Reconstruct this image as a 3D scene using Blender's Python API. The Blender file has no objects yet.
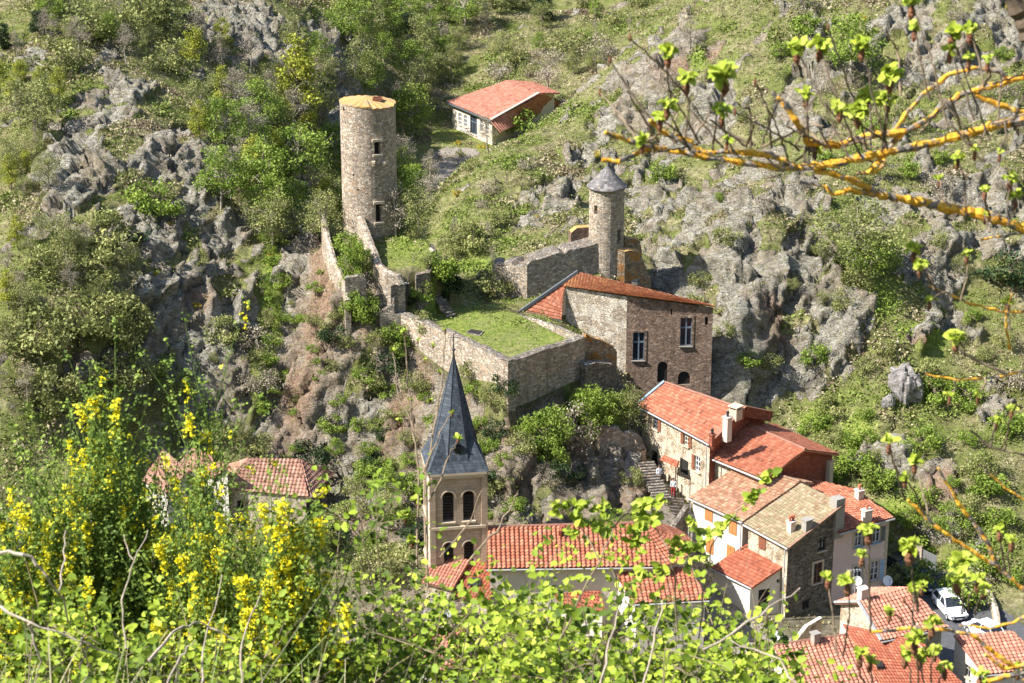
import bpy, bmesh, math, random
import numpy as np
from mathutils import Vector, Matrix

S = bpy.context.scene
C = bpy.data.collections.new('place'); S.collection.children.link(C)
random.seed(5); RNG = np.random.default_rng(5)

# ------------------------------------------------------------------ camera, sky, sun, exposure
FPX, PITCH, CH = 2200.0, math.radians(20), 90.0
CP, SP = math.cos(PITCH), math.sin(PITCH)
cam = bpy.data.cameras.new('camera'); co = bpy.data.objects.new('camera', cam); C.objects.link(co)
co.location = (0, 0, CH); co.rotation_euler = (math.radians(90) - PITCH, 0, 0)
cam.sensor_width = 36; cam.lens = 36 * FPX / 1024; cam.clip_start = 0.2; cam.clip_end = 6000
cam.dof.use_dof = True; cam.dof.focus_distance = 195; cam.dof.aperture_fstop = 15
S.camera = co
SUN_EL = math.radians(45)
sun_dir = Vector((-0.965 * math.cos(SUN_EL), -0.262 * math.cos(SUN_EL), math.sin(SUN_EL)))
w = bpy.data.worlds.new('World'); S.world = w; w.use_nodes = True
nt = w.node_tree; nt.nodes.clear()
sky = nt.nodes.new('ShaderNodeTexSky'); sky.sky_type = 'NISHITA'; sky.sun_disc = False
sky.sun_elevation = SUN_EL; sky.sun_rotation = math.atan2(sun_dir.x, sun_dir.y)
bg = nt.nodes.new('ShaderNodeBackground'); bg.inputs[1].default_value = 0.105
wo = nt.nodes.new('ShaderNodeOutputWorld')
nt.links.new(sky.outputs[0], bg.inputs[0]); nt.links.new(bg.outputs[0], wo.inputs[0])
sl = bpy.data.lights.new('sun', 'SUN'); sl.energy = 5.0; sl.angle = math.radians(0.5); sl.color = (1, 0.955, 0.89)
so = bpy.data.objects.new('sun', sl); C.objects.link(so); so.location = (0, 0, 200)
so.rotation_euler = sun_dir.to_track_quat('Z', 'Y').to_euler()
S.view_settings.view_transform = 'Standard'; S.view_settings.look = 'None'
S.view_settings.exposure = 1.25; S.view_settings.gamma = 1

# ------------------------------------------------------------------ pixel of the photograph -> point at a real height or distance
def ray(px, py):
    u = (px - 512) / FPX; v = (341.5 - py) / FPX
    return u, CP + v * SP, -SP + v * CP
def Z(px, py, z):
    a, b, c = ray(px, py); t = (z - CH) / c
    return Vector((a * t, b * t, z))
def Yp(px, py, y):
    a, b, c = ray(px, py); t = y / b
    return Vector((a * t, y, CH + c * t))
def project(p):
    z = p[2] - CH; d = p[1] * CP - z * SP
    return 512 + FPX * p[0] / d, 341.5 - FPX * (p[1] * SP + z * CP) / d

# ------------------------------------------------------------------ object helpers
def tag(o, label=None, cat=None, group=None, kind=None):
    if label: o['label'] = label
    if cat: o['category'] = cat
    if group: o['group'] = group
    if kind: o['kind'] = kind
    return o
def thing(name, label, cat, loc=(0, 0, 0), rz=0, group=None):
    o = bpy.data.objects.new(name, None); C.objects.link(o); o.location = loc; o.rotation_euler = (0, 0, rz)
    o.empty_display_size = 0.3
    bpy_mats[o.name] = Matrix.Translation(Vector(loc)) @ Matrix.Rotation(rz, 4, 'Z')
    return tag(o, label, cat, group)
bpy_mats = {}
def wmat(o):
    return bpy_mats.get(o.name, Matrix.Identity(4))
class MB:
    """collects world-space faces; build() links them as ONE mesh object"""
    def __init__(s): s.v = []; s.f = []; s.uv = []
    def face(s, pts, uv=None):
        n = len(s.v); s.v += [tuple(p) for p in pts]; s.f.append(tuple(range(n, n + len(pts))))
        s.uv.append(uv or [(0, 0)] * len(pts))
    def box(s, c, sz, M=None):
        x, y, z = [q / 2 for q in sz]; c = Vector(c)
        k = [Vector((i * x, j * y, l * z)) for i in (-1, 1) for j in (-1, 1) for l in (-1, 1)]
        if M is not None: k = [M @ q for q in k]
        k = [q + c for q in k]
        for f in ((0, 1, 3, 2), (4, 6, 7, 5), (0, 4, 5, 1), (2, 3, 7, 6), (0, 2, 6, 4), (1, 5, 7, 3)):
            s.face([k[i] for i in f])
    def bar(s, a, b, w, h, up=Vector((0, 0, 1))):
        a = Vector(a); b = Vector(b); d = b - a; L = d.length
        if L < 1e-6: return
        d /= L; r = d.cross(up)
        if r.length < 1e-3: r = d.cross(Vector((0, 1, 0)))
        r.normalize(); u = r.cross(d)
        M = Matrix((r, d, u)).transposed()
        s.box((a + b) / 2, (w, L, h), M)
    def tube(s, pts, rad, n=6, cap=True):
        pts = [Vector(p) for p in pts]; rings = []
        for i, p in enumerate(pts):
            d = (pts[min(i + 1, len(pts) - 1)] - pts[max(i - 1, 0)])
            if d.length < 1e-9: d = Vector((0, 0, 1))
            d.normalize()
            r = d.cross(Vector((0.13, 0.21, 0.97)));
            if r.length < 0.05: r = d.cross(Vector((1, 0, 0)))
            r.normalize(); u = r.cross(d); R = rad[i] if hasattr(rad, '__len__') else rad
            rings.append([p + (r * math.cos(a) + u * math.sin(a)) * R for a in [2 * math.pi * k / n for k in range(n)]])
        for a, b in zip(rings, rings[1:]):
            for k in range(n):
                s.face([a[k], a[(k + 1) % n], b[(k + 1) % n], b[k]])
        if cap: s.face(rings[0]); s.face(rings[-1][::-1])
    def prism(s, poly, z0, z1):
        a = [Vector((p[0], p[1], z0)) for p in poly]; b = [Vector((p[0], p[1], z1)) for p in poly]
        n = len(poly)
        for i in range(n): s.face([a[i], a[(i + 1) % n], b[(i + 1) % n], b[i]])
        s.face(b); s.face(a[::-1])
    def build(s, name, mat, parent=None, smooth=False, local=False, merge=True):
        me = bpy.data.meshes.new(name)
        vs = s.v
        if parent is not None and not local:
            Mi = wmat(parent).inverted(); vs = [tuple(Mi @ Vector(q)) for q in s.v]
        me.from_pydata(vs, [], s.f)
        if any(u[0] != (0, 0) or u[-1] != (0, 0) for u in s.uv):
            ul = me.uv_layers.new(name='UVMap')
            ul.data.foreach_set('uv', [c for u in s.uv for q in u for c in q])
        if merge:
            bm = bmesh.new(); bm.from_mesh(me); bmesh.ops.remove_doubles(bm, verts=bm.verts, dist=0.0004)
            bm.to_mesh(me); bm.free()
        me.materials.append(mat)
        if smooth: me.polygons.foreach_set('use_smooth', [True] * len(me.polygons))
        o = bpy.data.objects.new(name, me); C.objects.link(o)
        if parent is not None: o.parent = parent
        bpy_mats[o.name] = wmat(parent) if parent is not None else Matrix.Identity(4)
        return o
def np_mesh(name, V, Fq, mat, parent=None, col=None, smooth=False):
    """fast mesh from arrays: Fq is (n,k) index array; col = per-face value written to attribute 'var' (n,3)"""
    me = bpy.data.meshes.new(name); n, k = Fq.shape
    me.vertices.add(len(V)); me.vertices.foreach_set('co', np.asarray(V, np.float32).ravel())
    me.loops.add(n * k); me.loops.foreach_set('vertex_index', Fq.astype(np.int32).ravel())
    me.polygons.add(n); me.polygons.foreach_set('loop_start', np.arange(0, n * k, k, dtype=np.int32))
    if smooth: me.polygons.foreach_set('use_smooth', np.ones(n, bool))
    me.update(calc_edges=True)
    if col is not None:
        a = me.attributes.new('var', 'FLOAT_COLOR', 'FACE')
        a.data.foreach_set('color', np.c_[col, np.ones(len(col))].astype(np.float32).ravel())
    me.materials.append(mat)
    o = bpy.data.objects.new(name, me); C.objects.link(o)
    if parent is not None: o.parent = parent
    bpy_mats[o.name] = wmat(parent) if parent is not None else Matrix.Identity(4)
    return o

# ------------------------------------------------------------------ materials
class NT:
    def __init__(s, name):
        s.m = bpy.data.materials.new(name); s.m.use_nodes = True; s.t = s.m.node_tree; s.t.nodes.clear()
        s.out = s.t.nodes.new('ShaderNodeOutputMaterial'); s.b = s.t.nodes.new('ShaderNodeBsdfPrincipled')
        s.t.links.new(s.b.outputs[0], s.out.inputs[0]); s.b.inputs['Roughness'].default_value = 0.85
        s.b.inputs['Specular IOR Level'].default_value = 0.25
        s.tc = s.t.nodes.new('ShaderNodeTexCoord')
    def n(s, typ, **kw):
        x = s.t.nodes.new('ShaderNode' + typ)
        for k, v in kw.items(): setattr(x, k, v)
        return x
    def set(s, node, i, v):
        if hasattr(v, 'node') or isinstance(v, bpy.types.NodeSocket): s.t.links.new(v, node.inputs[i])
        else: node.inputs[i].default_value = v
    def coord(s, sc=(1, 1, 1), src='Object', rot=(0, 0, 0)):
        m = s.n('Mapping'); s.t.links.new(s.tc.outputs[src], m.inputs[0]); m.inputs['Scale'].default_value = sc
        m.inputs['Rotation'].default_value = rot
        return m.outputs[0]
    def noise(s, scale, detail=4, rough=0.55, co=None, dist=0.0):
        x = s.n('TexNoise'); s.set(x, 'Vector', co or s.tc.outputs['Object']); s.set(x, 'Scale', scale); s.set(x, 'Detail', detail)
        s.set(x, 'Roughness', rough); s.set(x, 'Distortion', dist); return x.outputs[0]
    def vor(s, scale, co=None, feat='F1', out=0, rand=1.0):
        x = s.n('TexVoronoi', feature=feat); s.set(x, 'Vector', co or s.tc.outputs['Object']); s.set(x, 'Scale', scale)
        s.set(x, 'Randomness', rand); return x.outputs[out]
    def ramp(s, fac, stops, interp='LINEAR'):
        x = s.n('ValToRGB'); s.set(x, 0, fac); r = x.color_ramp; r.interpolation = interp
        while len(r.elements) > 1: r.elements.remove(r.elements[-1])
        r.elements[0].position = stops[0][0]; r.elements[0].color = cc(stops[0][1])
        for p, c in stops[1:]:
            e = r.elements.new(p); e.color = cc(c)
        return x.outputs[0]
    def mix(s, fac, a, b, bt='MIX'):
        x = s.n('Mix', data_type='RGBA', blend_type=bt); s.set(x, 0, fac)
        s.set(x, 6, cc(a) if not isinstance(a, bpy.types.NodeSocket) else a); s.set(x, 7, cc(b) if not isinstance(b, bpy.types.NodeSocket) else b)
        return x.outputs[2]
    def math(s, op, a, b=0.0, c=0.0, clamp=False):
        x = s.n('Math', operation=op); x.use_clamp = clamp; s.set(x, 0, a); s.set(x, 1, b); s.set(x, 2, c); return x.outputs[0]
    def attr(s, name, out=0):
        x = s.n('Attribute'); x.attribute_name = name; return x.outputs[out]
    def sep(s, c):
        x = s.n('SeparateColor'); s.set(x, 0, c); return x.outputs
    def bump(s, h, dist, strength=1.0):
        x = s.n('Bump'); s.set(x, 'Height', h); s.set(x, 'Distance', dist); s.set(x, 'Strength', strength)
        s.t.links.new(x.outputs[0], s.b.inputs['Normal'])
    def base(s, c): s.set(s.b, 'Base Color', cc(c) if not isinstance(c, bpy.types.NodeSocket) else c); return s
def cc(c):
    if isinstance(c, (int, float)): return (c, c, c, 1)
    return (c[0], c[1], c[2], 1)
def plain(name, c, rough=0.7, var=0.25, scale=3.0, metal=0.0, spec=0.3):
    m = NT(name); f = m.noise(scale, 5, 0.65)
    d = tuple(x * (1 - var) for x in c); l = tuple(min(1, x * (1 + var)) for x in c)
    m.base(m.ramp(f, [(0.3, d), (0.7, l)])); m.b.inputs['Roughness'].default_value = rough
    m.b.inputs['Metallic'].default_value = metal; m.b.inputs['Specular IOR Level'].default_value = spec
    return m.m
def rubble(name, dark, light, mortar, scale=3.2, orange=0.0, plaster=0.0, mort_w=0.09):
    """coursed rubble masonry, stones of many tints bedded in mortar"""
    m = NT(name)
    warp = m.noise(1.7, 3, 0.5)
    v = m.n('VectorMath', operation='ADD'); m.t.links.new(m.tc.outputs['Object'], v.inputs[0])
    k = m.n('VectorMath', operation='SCALE'); m.t.links.new(warp, k.inputs[0]); k.inputs[3].default_value = 0.18
    m.t.links.new(k.outputs[0], v.inputs[1])
    mp = m.n('Mapping'); m.t.links.new(v.outputs[0], mp.inputs[0]); mp.inputs['Scale'].default_value = (1, 1, 1.75)
    c0 = mp.outputs[0]
    x = m.n('TexVoronoi', feature='F1'); m.set(x, 'Vector', c0); m.set(x, 'Scale', scale)
    cellc = m.sep(x.outputs[1])
    e = m.vor(scale, c0, 'DISTANCE_TO_EDGE', 0)
    edge = m.ramp(e, [(0.0, 0.0), (mort_w, 1.0)])
    mid = tuple((a + b) / 2 * 1.0 for a, b in zip(dark, light))
    st = m.ramp(cellc[0], [(0.0, dark), (0.5, mid), (0.85, light), (1.0, tuple(min(1, q * 1.3) for q in light))])
    st = m.mix(m.ramp(cellc[1], [(0.7, 0), (0.85, 0.45)]), st, (light[0] * 0.95, light[1] * 0.72, light[2] * 0.5))
    big = m.noise(0.35, 4, 0.6)
    st = m.mix(m.ramp(big, [(0.35, 0.35), (0.65, 0)]), st, tuple(q * 0.6 for q in dark))
    col = m.mix(edge, mortar, st)
    if plaster: col = m.mix(m.ramp(m.noise(0.9, 5, 0.65), [(0.62 - plaster * 0.4, 0), (0.68 - plaster * 0.4, 0.85)]), col, tuple(min(1, q * 1.15) for q in mortar))
    if orange: col = m.mix(m.ramp(m.noise(0.8, 6, 0.7), [(0.68 - orange * 0.3, 0), (0.74 - orange * 0.3, 0.85)]), col, (0.50, 0.22, 0.05))
    fine = m.noise(9, 5, 0.7)
    stk = m.noise(1.0, 6, 0.7, m.coord((1.6, 1.6, 0.22))); col = m.mix(0.8, col, m.ramp(stk, [(0.36, 0.60), (0.50, 1.0)]), 'MULTIPLY')
    col = m.mix(0.35, col, m.ramp(fine, [(0.3, 0.45), (0.6, 1.0)]), 'MULTIPLY')
    m.base(col)
    h = m.math('ADD', m.math('MULTIPLY', edge, 0.7), m.math('MULTIPLY', fine, 0.5))
    h = m.math('ADD', h, m.math('MULTIPLY', cellc[2], 0.5))
    m.bump(h, 0.13)
    return m.m
def tiles(name, c1, c2, c3, moss=0.0, rows=0.36, cols=0.24, mosscol=(0.16, 0.13, 0.07)):
    m = NT(name); uv = m.tc.outputs['UV']; s = m.n('SeparateXYZ'); m.t.links.new(uv, s.inputs[0])
    cu = m.math('FLOOR', m.math('DIVIDE', s.outputs[0], cols)); cv = m.math('FLOOR', m.math('DIVIDE', s.outputs[1], rows))
    cb = m.n('CombineXYZ'); m.set(cb, 0, cu); m.set(cb, 1, cv)
    wn = m.n('TexWhiteNoise', noise_dimensions='2D'); m.t.links.new(cb.outputs[0], wn.inputs[0])
    r = m.sep(wn.outputs[1])
    col = m.ramp(r[0], [(0.0, c1), (0.55, c2), (0.9, c3), (1.0, tuple(q * 0.55 for q in c1))])
    stain = m.noise(1.6, 8, 0.8)
    col = m.mix(m.ramp(stain, [(0.38, 0), (0.68, 0.6)]), col, tuple(q * 0.55 for q in c1))
    if moss:
        mo = m.noise(1.3, 7, 0.75)
        col = m.mix(m.ramp(mo, [(0.60 - 0.22 * moss, 0), (0.66 - 0.12 * moss, 0.85)]), col, m.ramp(m.noise(7, 4, 0.7), [(0.35, mosscol), (0.65, tuple(min(1, q * 2.3) for q in mosscol))]))
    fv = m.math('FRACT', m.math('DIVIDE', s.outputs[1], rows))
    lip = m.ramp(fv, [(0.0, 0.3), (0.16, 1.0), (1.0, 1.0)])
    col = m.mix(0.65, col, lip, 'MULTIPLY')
    m.base(col); m.b.inputs['Roughness'].default_value = 0.8
    m.bump(m.math('ADD', m.math('MULTIPLY', fv, -0.6), m.math('MULTIPLY', r[1], 0.5)), 0.035)
    return m.m
M = {}
M['keep'] = rubble('keep_masonry', (0.24, 0.185, 0.14), (0.62, 0.52, 0.41), (0.64, 0.55, 0.44), 3.0, 0.08)
M['rampart'] = rubble('rampart_masonry', (0.25, 0.20, 0.15), (0.62, 0.53, 0.42), (0.66, 0.58, 0.47), 3.0, 0.10)
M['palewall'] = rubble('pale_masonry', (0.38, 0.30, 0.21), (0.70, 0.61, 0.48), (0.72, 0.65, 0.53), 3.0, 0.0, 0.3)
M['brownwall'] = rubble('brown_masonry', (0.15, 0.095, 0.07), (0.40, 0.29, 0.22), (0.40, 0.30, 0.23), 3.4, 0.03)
M['orangewall'] = rubble('lichen_masonry', (0.22, 0.15, 0.09), (0.48, 0.38, 0.26), (0.5, 0.4, 0.27), 3.0, 0.55)
M['housewall'] = rubble('house_masonry', (0.30, 0.22, 0.14), (0.58, 0.48, 0.34), (0.62, 0.53, 0.40), 3.4, 0.0, 0.45)
M['greywall'] = rubble('grey_masonry', (0.10, 0.085, 0.07), (0.33, 0.29, 0.24), (0.26, 0.23, 0.19), 3.6)
M['brick'] = rubble('brick', (0.30, 0.08, 0.05), (0.48, 0.16, 0.10), (0.33, 0.13, 0.09), 4.5)
def plaster(name, c, stain=0.3):
    m = NT(name); a = m.noise(0.8, 6, 0.7); b = m.noise(8, 4, 0.6)
    col = m.mix(m.ramp(a, [(0.45, 0), (0.8, stain)]), c, tuple(q * 0.45 for q in c))
    col = m.mix(0.15, col, m.ramp(b, [(0.3, 0.4), (0.7, 1)]), 'MULTIPLY'); m.base(col); m.bump(b, 0.02); return m.m
M['white'] = plaster('white_plaster', (0.66, 0.61, 0.53)); M['pink'] = plaster('pink_plaster', (0.66, 0.50, 0.45), 0.2)
M['greyplaster'] = plaster('grey_plaster', (0.30, 0.28, 0.25), 0.6); M['cream'] = plaster('cream_plaster', (0.58, 0.52, 0.43), 0.3)
M['trim'] = plaster('dressed_stone', (0.50, 0.42, 0.31), 0.3); M['bluetrim'] = plain('zinc_flashing', (0.22, 0.33, 0.45), 0.4, 0.1)
M['cutstone'] = None
def cut():
    m = NT('cut_stone'); s = m.n('TexBrick'); mp = m.coord((1, 1, 1)); 
    sx = m.n('SeparateXYZ'); m.t.links.new(mp, sx.inputs[0]); cb = m.n('CombineXYZ')
    m.set(cb, 0, m.math('ADD', sx.outputs[0], sx.outputs[1])); m.set(cb, 1, sx.outputs[2])
    m.t.links.new(cb.outputs[0], s.inputs[0]); s.inputs['Scale'].default_value = 1.0; s.inputs['Brick Width'].default_value = 0.55
    s.inputs['Row Height'].default_value = 0.3; s.inputs['Mortar Size'].default_value = 0.012
    s.inputs['Color1'].default_value = (0.44, 0.345, 0.26, 1); s.inputs['Color2'].default_value = (0.36, 0.28, 0.21, 1); s.inputs['Mortar'].default_value = (0.27, 0.2, 0.14, 1)
    col = m.mix(0.4, s.outputs[0], m.ramp(m.noise(0.9, 6, 0.7), [(0.3, 0.5), (0.65, 1)]), 'MULTIPLY'); m.base(col); m.bump(m.noise(8, 3), 0.02)
    return m.m
M['cutstone'] = cut()
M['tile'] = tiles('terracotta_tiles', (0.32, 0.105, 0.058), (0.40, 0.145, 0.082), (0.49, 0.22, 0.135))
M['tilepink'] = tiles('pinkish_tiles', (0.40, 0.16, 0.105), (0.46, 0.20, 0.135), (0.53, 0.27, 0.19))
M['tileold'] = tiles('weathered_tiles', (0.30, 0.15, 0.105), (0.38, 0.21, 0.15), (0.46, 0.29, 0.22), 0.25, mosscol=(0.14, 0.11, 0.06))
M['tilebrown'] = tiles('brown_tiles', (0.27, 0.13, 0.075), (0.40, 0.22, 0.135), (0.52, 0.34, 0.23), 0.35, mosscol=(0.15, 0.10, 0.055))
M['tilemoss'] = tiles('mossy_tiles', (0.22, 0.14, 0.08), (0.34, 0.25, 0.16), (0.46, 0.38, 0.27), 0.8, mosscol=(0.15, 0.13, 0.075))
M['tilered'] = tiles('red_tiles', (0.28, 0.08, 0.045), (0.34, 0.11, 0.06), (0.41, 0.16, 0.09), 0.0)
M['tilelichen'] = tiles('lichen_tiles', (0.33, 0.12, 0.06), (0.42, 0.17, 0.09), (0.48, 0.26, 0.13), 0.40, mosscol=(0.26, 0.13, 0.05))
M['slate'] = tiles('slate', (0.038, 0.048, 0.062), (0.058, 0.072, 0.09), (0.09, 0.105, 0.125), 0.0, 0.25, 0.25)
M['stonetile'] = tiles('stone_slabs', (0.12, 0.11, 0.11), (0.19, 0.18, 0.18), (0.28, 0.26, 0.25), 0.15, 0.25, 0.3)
M['wood'] = plain('orange_wood', (0.42, 0.17, 0.06), 0.6, 0.25, 6); M['woodbrown'] = plain('brown_wood', (0.19, 0.075, 0.04), 0.6, 0.3, 6)
M['oldwood'] = plain('weathered_wood', (0.16, 0.13, 0.11), 0.8, 0.3, 6); M['darkwood'] = plain('dark_wood', (0.06, 0.045, 0.035), 0.7)
M['glass'] = plain('window_glass', (0.025, 0.03, 0.038), 0.12, 0.2, spec=0.6); M['hole'] = plain('dark_interior', (0.02, 0.018, 0.016), 0.9)
M['frame'] = plain('white_frame', (0.65, 0.66, 0.66), 0.5, 0.05); M['frameblue'] = plain('blue_grey_frame', (0.14, 0.18, 0.22), 0.5, 0.1)
M['framedark'] = plain('dark_frame', (0.10, 0.11, 0.12), 0.5, 0.1)
M['gutter'] = plain('zinc_gutter', (0.33, 0.33, 0.33), 0.45, 0.15, spec=0.5); M['iron'] = plain('dark_iron', (0.03, 0.03, 0.035), 0.5)
M['pot'] = plain('terracotta_pot', (0.40, 0.13, 0.07), 0.7); M['chim'] = plaster('chimney_render', (0.62, 0.50, 0.43), 0.3)
M['dish'] = plain('white_dish', (0.72, 0.73, 0.74), 0.4, 0.05)
M['walltop'] = rubble('wall_top', (0.14, 0.12, 0.10), (0.36, 0.32, 0.27), (0.26, 0.23, 0.19), 3.2, 0.10)
def orangetop():
    m = NT('lichen_cap'); a = m.noise(1.0, 6, 0.7)
    m.base(m.ramp(a, [(0.3, (0.26, 0.19, 0.12)), (0.45, (0.48, 0.27, 0.08)), (0.55, (0.36, 0.25, 0.13)), (0.72, (0.22, 0.18, 0.11))])); m.bump(m.noise(6, 5, 0.7), 0.05); return m.m
M['orangetop'] = orangetop()
M['asphalt'] = plain('asphalt', (0.075, 0.077, 0.082), 0.9, 0.25, 2.0); M['paving'] = plain('worn_paving', (0.22, 0.19, 0.16), 0.9, 0.35, 2.0)

def leafmat(name, cols, trans=0.25):
    """foliage: tint per leaf clump from the 'var' attribute"""
    m = NT(name); v = m.sep(m.attr('var'))
    col = m.ramp(v[0], [(i / (len(cols) - 1), c) for i, c in enumerate(cols)])
    m.base(col); m.b.inputs['Roughness'].default_value = 0.6; m.b.inputs['Specular IOR Level'].default_value = 0.2
    t = m.n('BsdfTranslucent'); m.t.links.new(col, t.inputs[0]); mx = m.n('MixShader'); mx.inputs[0].default_value = trans
    m.t.links.new(m.b.outputs[0], mx.inputs[1]); m.t.links.new(t.outputs[0], mx.inputs[2]); m.t.links.new(mx.outputs[0], m.out.inputs[0])
    return m.m
L = {}
L['bright'] = leafmat('bright_green_leaves', [(0.08, 0.13, 0.018), (0.18, 0.26, 0.035), (0.31, 0.39, 0.075)])
L['yellow'] = leafmat('yellow_green_leaves', [(0.17, 0.19, 0.025), (0.31, 0.34, 0.04), (0.47, 0.47, 0.08)])
L['olive'] = leafmat('olive_leaves', [(0.11, 0.125, 0.04), (0.22, 0.24, 0.075), (0.37, 0.375, 0.14)])
L['grey'] = leafmat('grey_twigs', [(0.12, 0.10, 0.07), (0.27, 0.23, 0.165), (0.44, 0.39, 0.30)], 0.1)
L['dark'] = leafmat('dark_evergreen_leaves', [(0.016, 0.03, 0.010), (0.03, 0.055, 0.018), (0.055, 0.09, 0.03)], 0.1)
L['broomfar'] = leafmat('broom_blossom_far', [(0.20, 0.20, 0.03), (0.50, 0.36, 0.03), (0.65, 0.48, 0.04)])
M['bark'] = plain('bark', (0.15, 0.12, 0.09), 0.9, 0.35, 8); M['palebark'] = plain('pale_twigs', (0.30, 0.26, 0.21), 0.9, 0.3, 8)

# ------------------------------------------------------------------ noise
def _hash(ix, iy, iz, s):
    h = (ix.astype(np.int64) * 374761393 + iy.astype(np.int64) * 668265263 + iz.astype(np.int64) * 2147483647 * 3 + s * 1274126177) & 0xFFFFFFFF
    h = ((h ^ (h >> 13)) * 1274126177) & 0xFFFFFFFF
    h = ((h ^ (h >> 15)) * 2246822519) & 0xFFFFFFFF
    return ((h ^ (h >> 16)) & 0xFFFFFF) / float(0xFFFFFF)
def vnoise(x, y, z=None, s=0):
    if z is None: z = np.zeros_like(x)
    ix, iy, iz = np.floor(x), np.floor(y), np.floor(z); fx, fy, fz = x - ix, y - iy, z - iz
    fx = fx * fx * (3 - 2 * fx); fy = fy * fy * (3 - 2 * fy); fz = fz * fz * (3 - 2 * fz); r = 0
    for a in (0, 1):
        for b in (0, 1):
            for c in (0, 1):
                r = r + _hash(ix + a, iy + b, iz + c, s) * (fx if a else 1 - fx) * (fy if b else 1 - fy) * (fz if c else 1 - fz)
    return r * 2 - 1
def fbm(x, y, z=None, o=4, s=0):
    r = 0; a = 1.0; t = 0
    for i in range(o):
        k = 2.03 ** i; r = r + a * vnoise(x * k + 17 * i, y * k - 9 * i, None if z is None else z * k, s + i); t += a; a *= 0.5
    return r / t
def facets(x, y, s=0, tilt=0.6, off=0.5):
    """blocky rock: nearest jittered cell gives an offset and a tilted plane"""
    ix, iy = np.floor(x), np.floor(y); best = np.full(x.shape, 1e9); out = np.zeros_like(x)
    z0 = np.zeros_like(x)
    for a in (-1, 0, 1):
        for b in (-1, 0, 1):
            cx, cy = ix + a, iy + b
            jx = cx + 0.1 + 0.8 * _hash(cx, cy, z0, s); jy = cy + 0.1 + 0.8 * _hash(cx, cy, z0, s + 1)
            d = (x - jx) ** 2 + (y - jy) ** 2
            gx = (_hash(cx, cy, z0, s + 2) - 0.5) * 2; gy = (_hash(cx, cy, z0, s + 3) - 0.5) * 2; h = _hash(cx, cy, z0, s + 4) - 0.5
            val = h * off * 2 + tilt * (gx * (x - jx) + gy * (y - jy))
            m = d < best; best = np.where(m, d, best); out = np.where(m, val, out)
    return out

# ------------------------------------------------------------------ terrain
TP = []
def t(px, py, y, dz=0):
    p = Yp(px, py, y); TP.append((p.x, p.y, p.z + dz))
def tw(x, y, z): TP.append((x, y, z))
# village and its lanes
for a in [(12, 162, 0.3), (36, 172, 0), (40, 180, 0.2), (33, 163, 0), (30, 170, 0.5), (45, 160, -0.5), (35, 187, 0.6), (22, 170, 1.5), (24, 165, 1), (10, 160, 1.5), (0, 160, 1.5), (-10, 162, 2), (18, 183, 4.2), (13, 188, 7.2), (10.5, 193, 9.0), (16, 178, 3.4), (14, 174, 3), (5, 176.5, 5.5),
          (0, 175, 4.5), (-12, 172, 3), (-25, 172, 3), (-22, 182, 4.6), (-30, 182, 4.0), (-33, 187, 4.2), (-29, 189.5, 5.0), (-37, 189, 5.5), (-27, 185, 4.0), (-24, 190, 5), (-18, 189, 4.5), (-40, 178, 5), (44, 176, 0.6), (-8, 176, 4.5), (28, 182, 3), (32, 184, 1.5), (26, 191, 4.5), (20, 196, 7)]: tw(*a)
# castle rock
for a in [(-0.8, 186.2, 12.2), (7, 192.5, 12.0), (0.5, 182, 8.5), (6, 184, 9.0), (-6, 193.0, 12.5), (-6, 188, 9.5), (3, 189, 11.8), (-5, 182, 7), (10, 196, 12.5), (11, 190, 9.5),
          (-12.5, 198, 14.0), (-13.5, 193, 9.5), (-14, 187, 6.2), (-16.5, 200, 19), (-21, 200, 16), (-20, 195, 10), (-20, 191, 5.5), (-18, 209.5, 24.0), (-17, 204, 21.5), (-14.5, 216.5, 22.5),
          (-13.5, 205, 24.2), (-14, 211, 25.2), (-10.7, 206, 24.1), (-8.8, 204, 23.5), (-9, 209, 24.2), (-5.8, 207, 20.0), (-4.5, 204, 19), (0, 200, 18.8), (2, 208, 18.3), (4, 212, 18.6), (9, 214, 21.0), (12, 212, 18), (-5, 211, 18.5), (0, 216, 18.2), (-10, 215, 20), (-15, 216, 21),
          (12, 206, 12), (16, 206.5, 9), (24, 199, 8.0), (14, 213, 16)]: tw(*a)
# right hill
t(735, 408, 203.2); t(765, 400, 205); t(738, 318, 206.3); t(730, 348, 205.8); t(736, 380, 204.6); t(770, 330, 209); t(800, 230, 220); t(760, 220, 220); t(690, 260, 217.5); t(640, 235, 226)
t(620, 190, 240); t(700, 180, 241); t(800, 130, 242); t(900, 100, 248); t(1000, 0, 262); t(900, 0, 264); t(800, 0, 268); t(1100, 60, 262); t(1024, 150, 236)
t(1024, 300, 214); t(950, 330, 211); t(880, 300, 212); t(870, 400, 203); t(950, 430, 199); t(1024, 420, 200); t(900, 480, 192); t(1000, 520, 187); t(940, 540, 186); t(1040, 600, 178); t(1000, 640, 172); t(850, 460, 196); t(1200, 300, 220); t(1250, 500, 195); t(1100, 500, 190)
t(560, 215, 232); t(480, 260, 224); t(500, 200, 238); t(470, 215, 234); t(450, 190, 243); t(480, 155, 254); t(560, 130, 256); t(600, 80, 266); t(700, 0, 278); t(660, 60, 264); t(1150, -60, 285)
# valley behind
tw(-9, 296, 12.4); tw(-8, 285, 12.3); tw(-7, 275, 12.5); tw(-3, 292, 12.3); tw(6, 300, 13); tw(0, 310, 14); tw(-14, 290, 12.6); tw(-12, 262, 13); tw(-12, 245, 14); tw(-12, 232, 15.5); tw(-20, 230, 16); tw(-22, 250, 15)
t(430, 90, 325); t(440, 0, 352); t(560, 20, 345); t(640, 0, 350); t(380, 60, 322); t(500, 60, 330); t(380, -30, 365); t(700, -60, 370); t(560, -80, 400)
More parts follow.
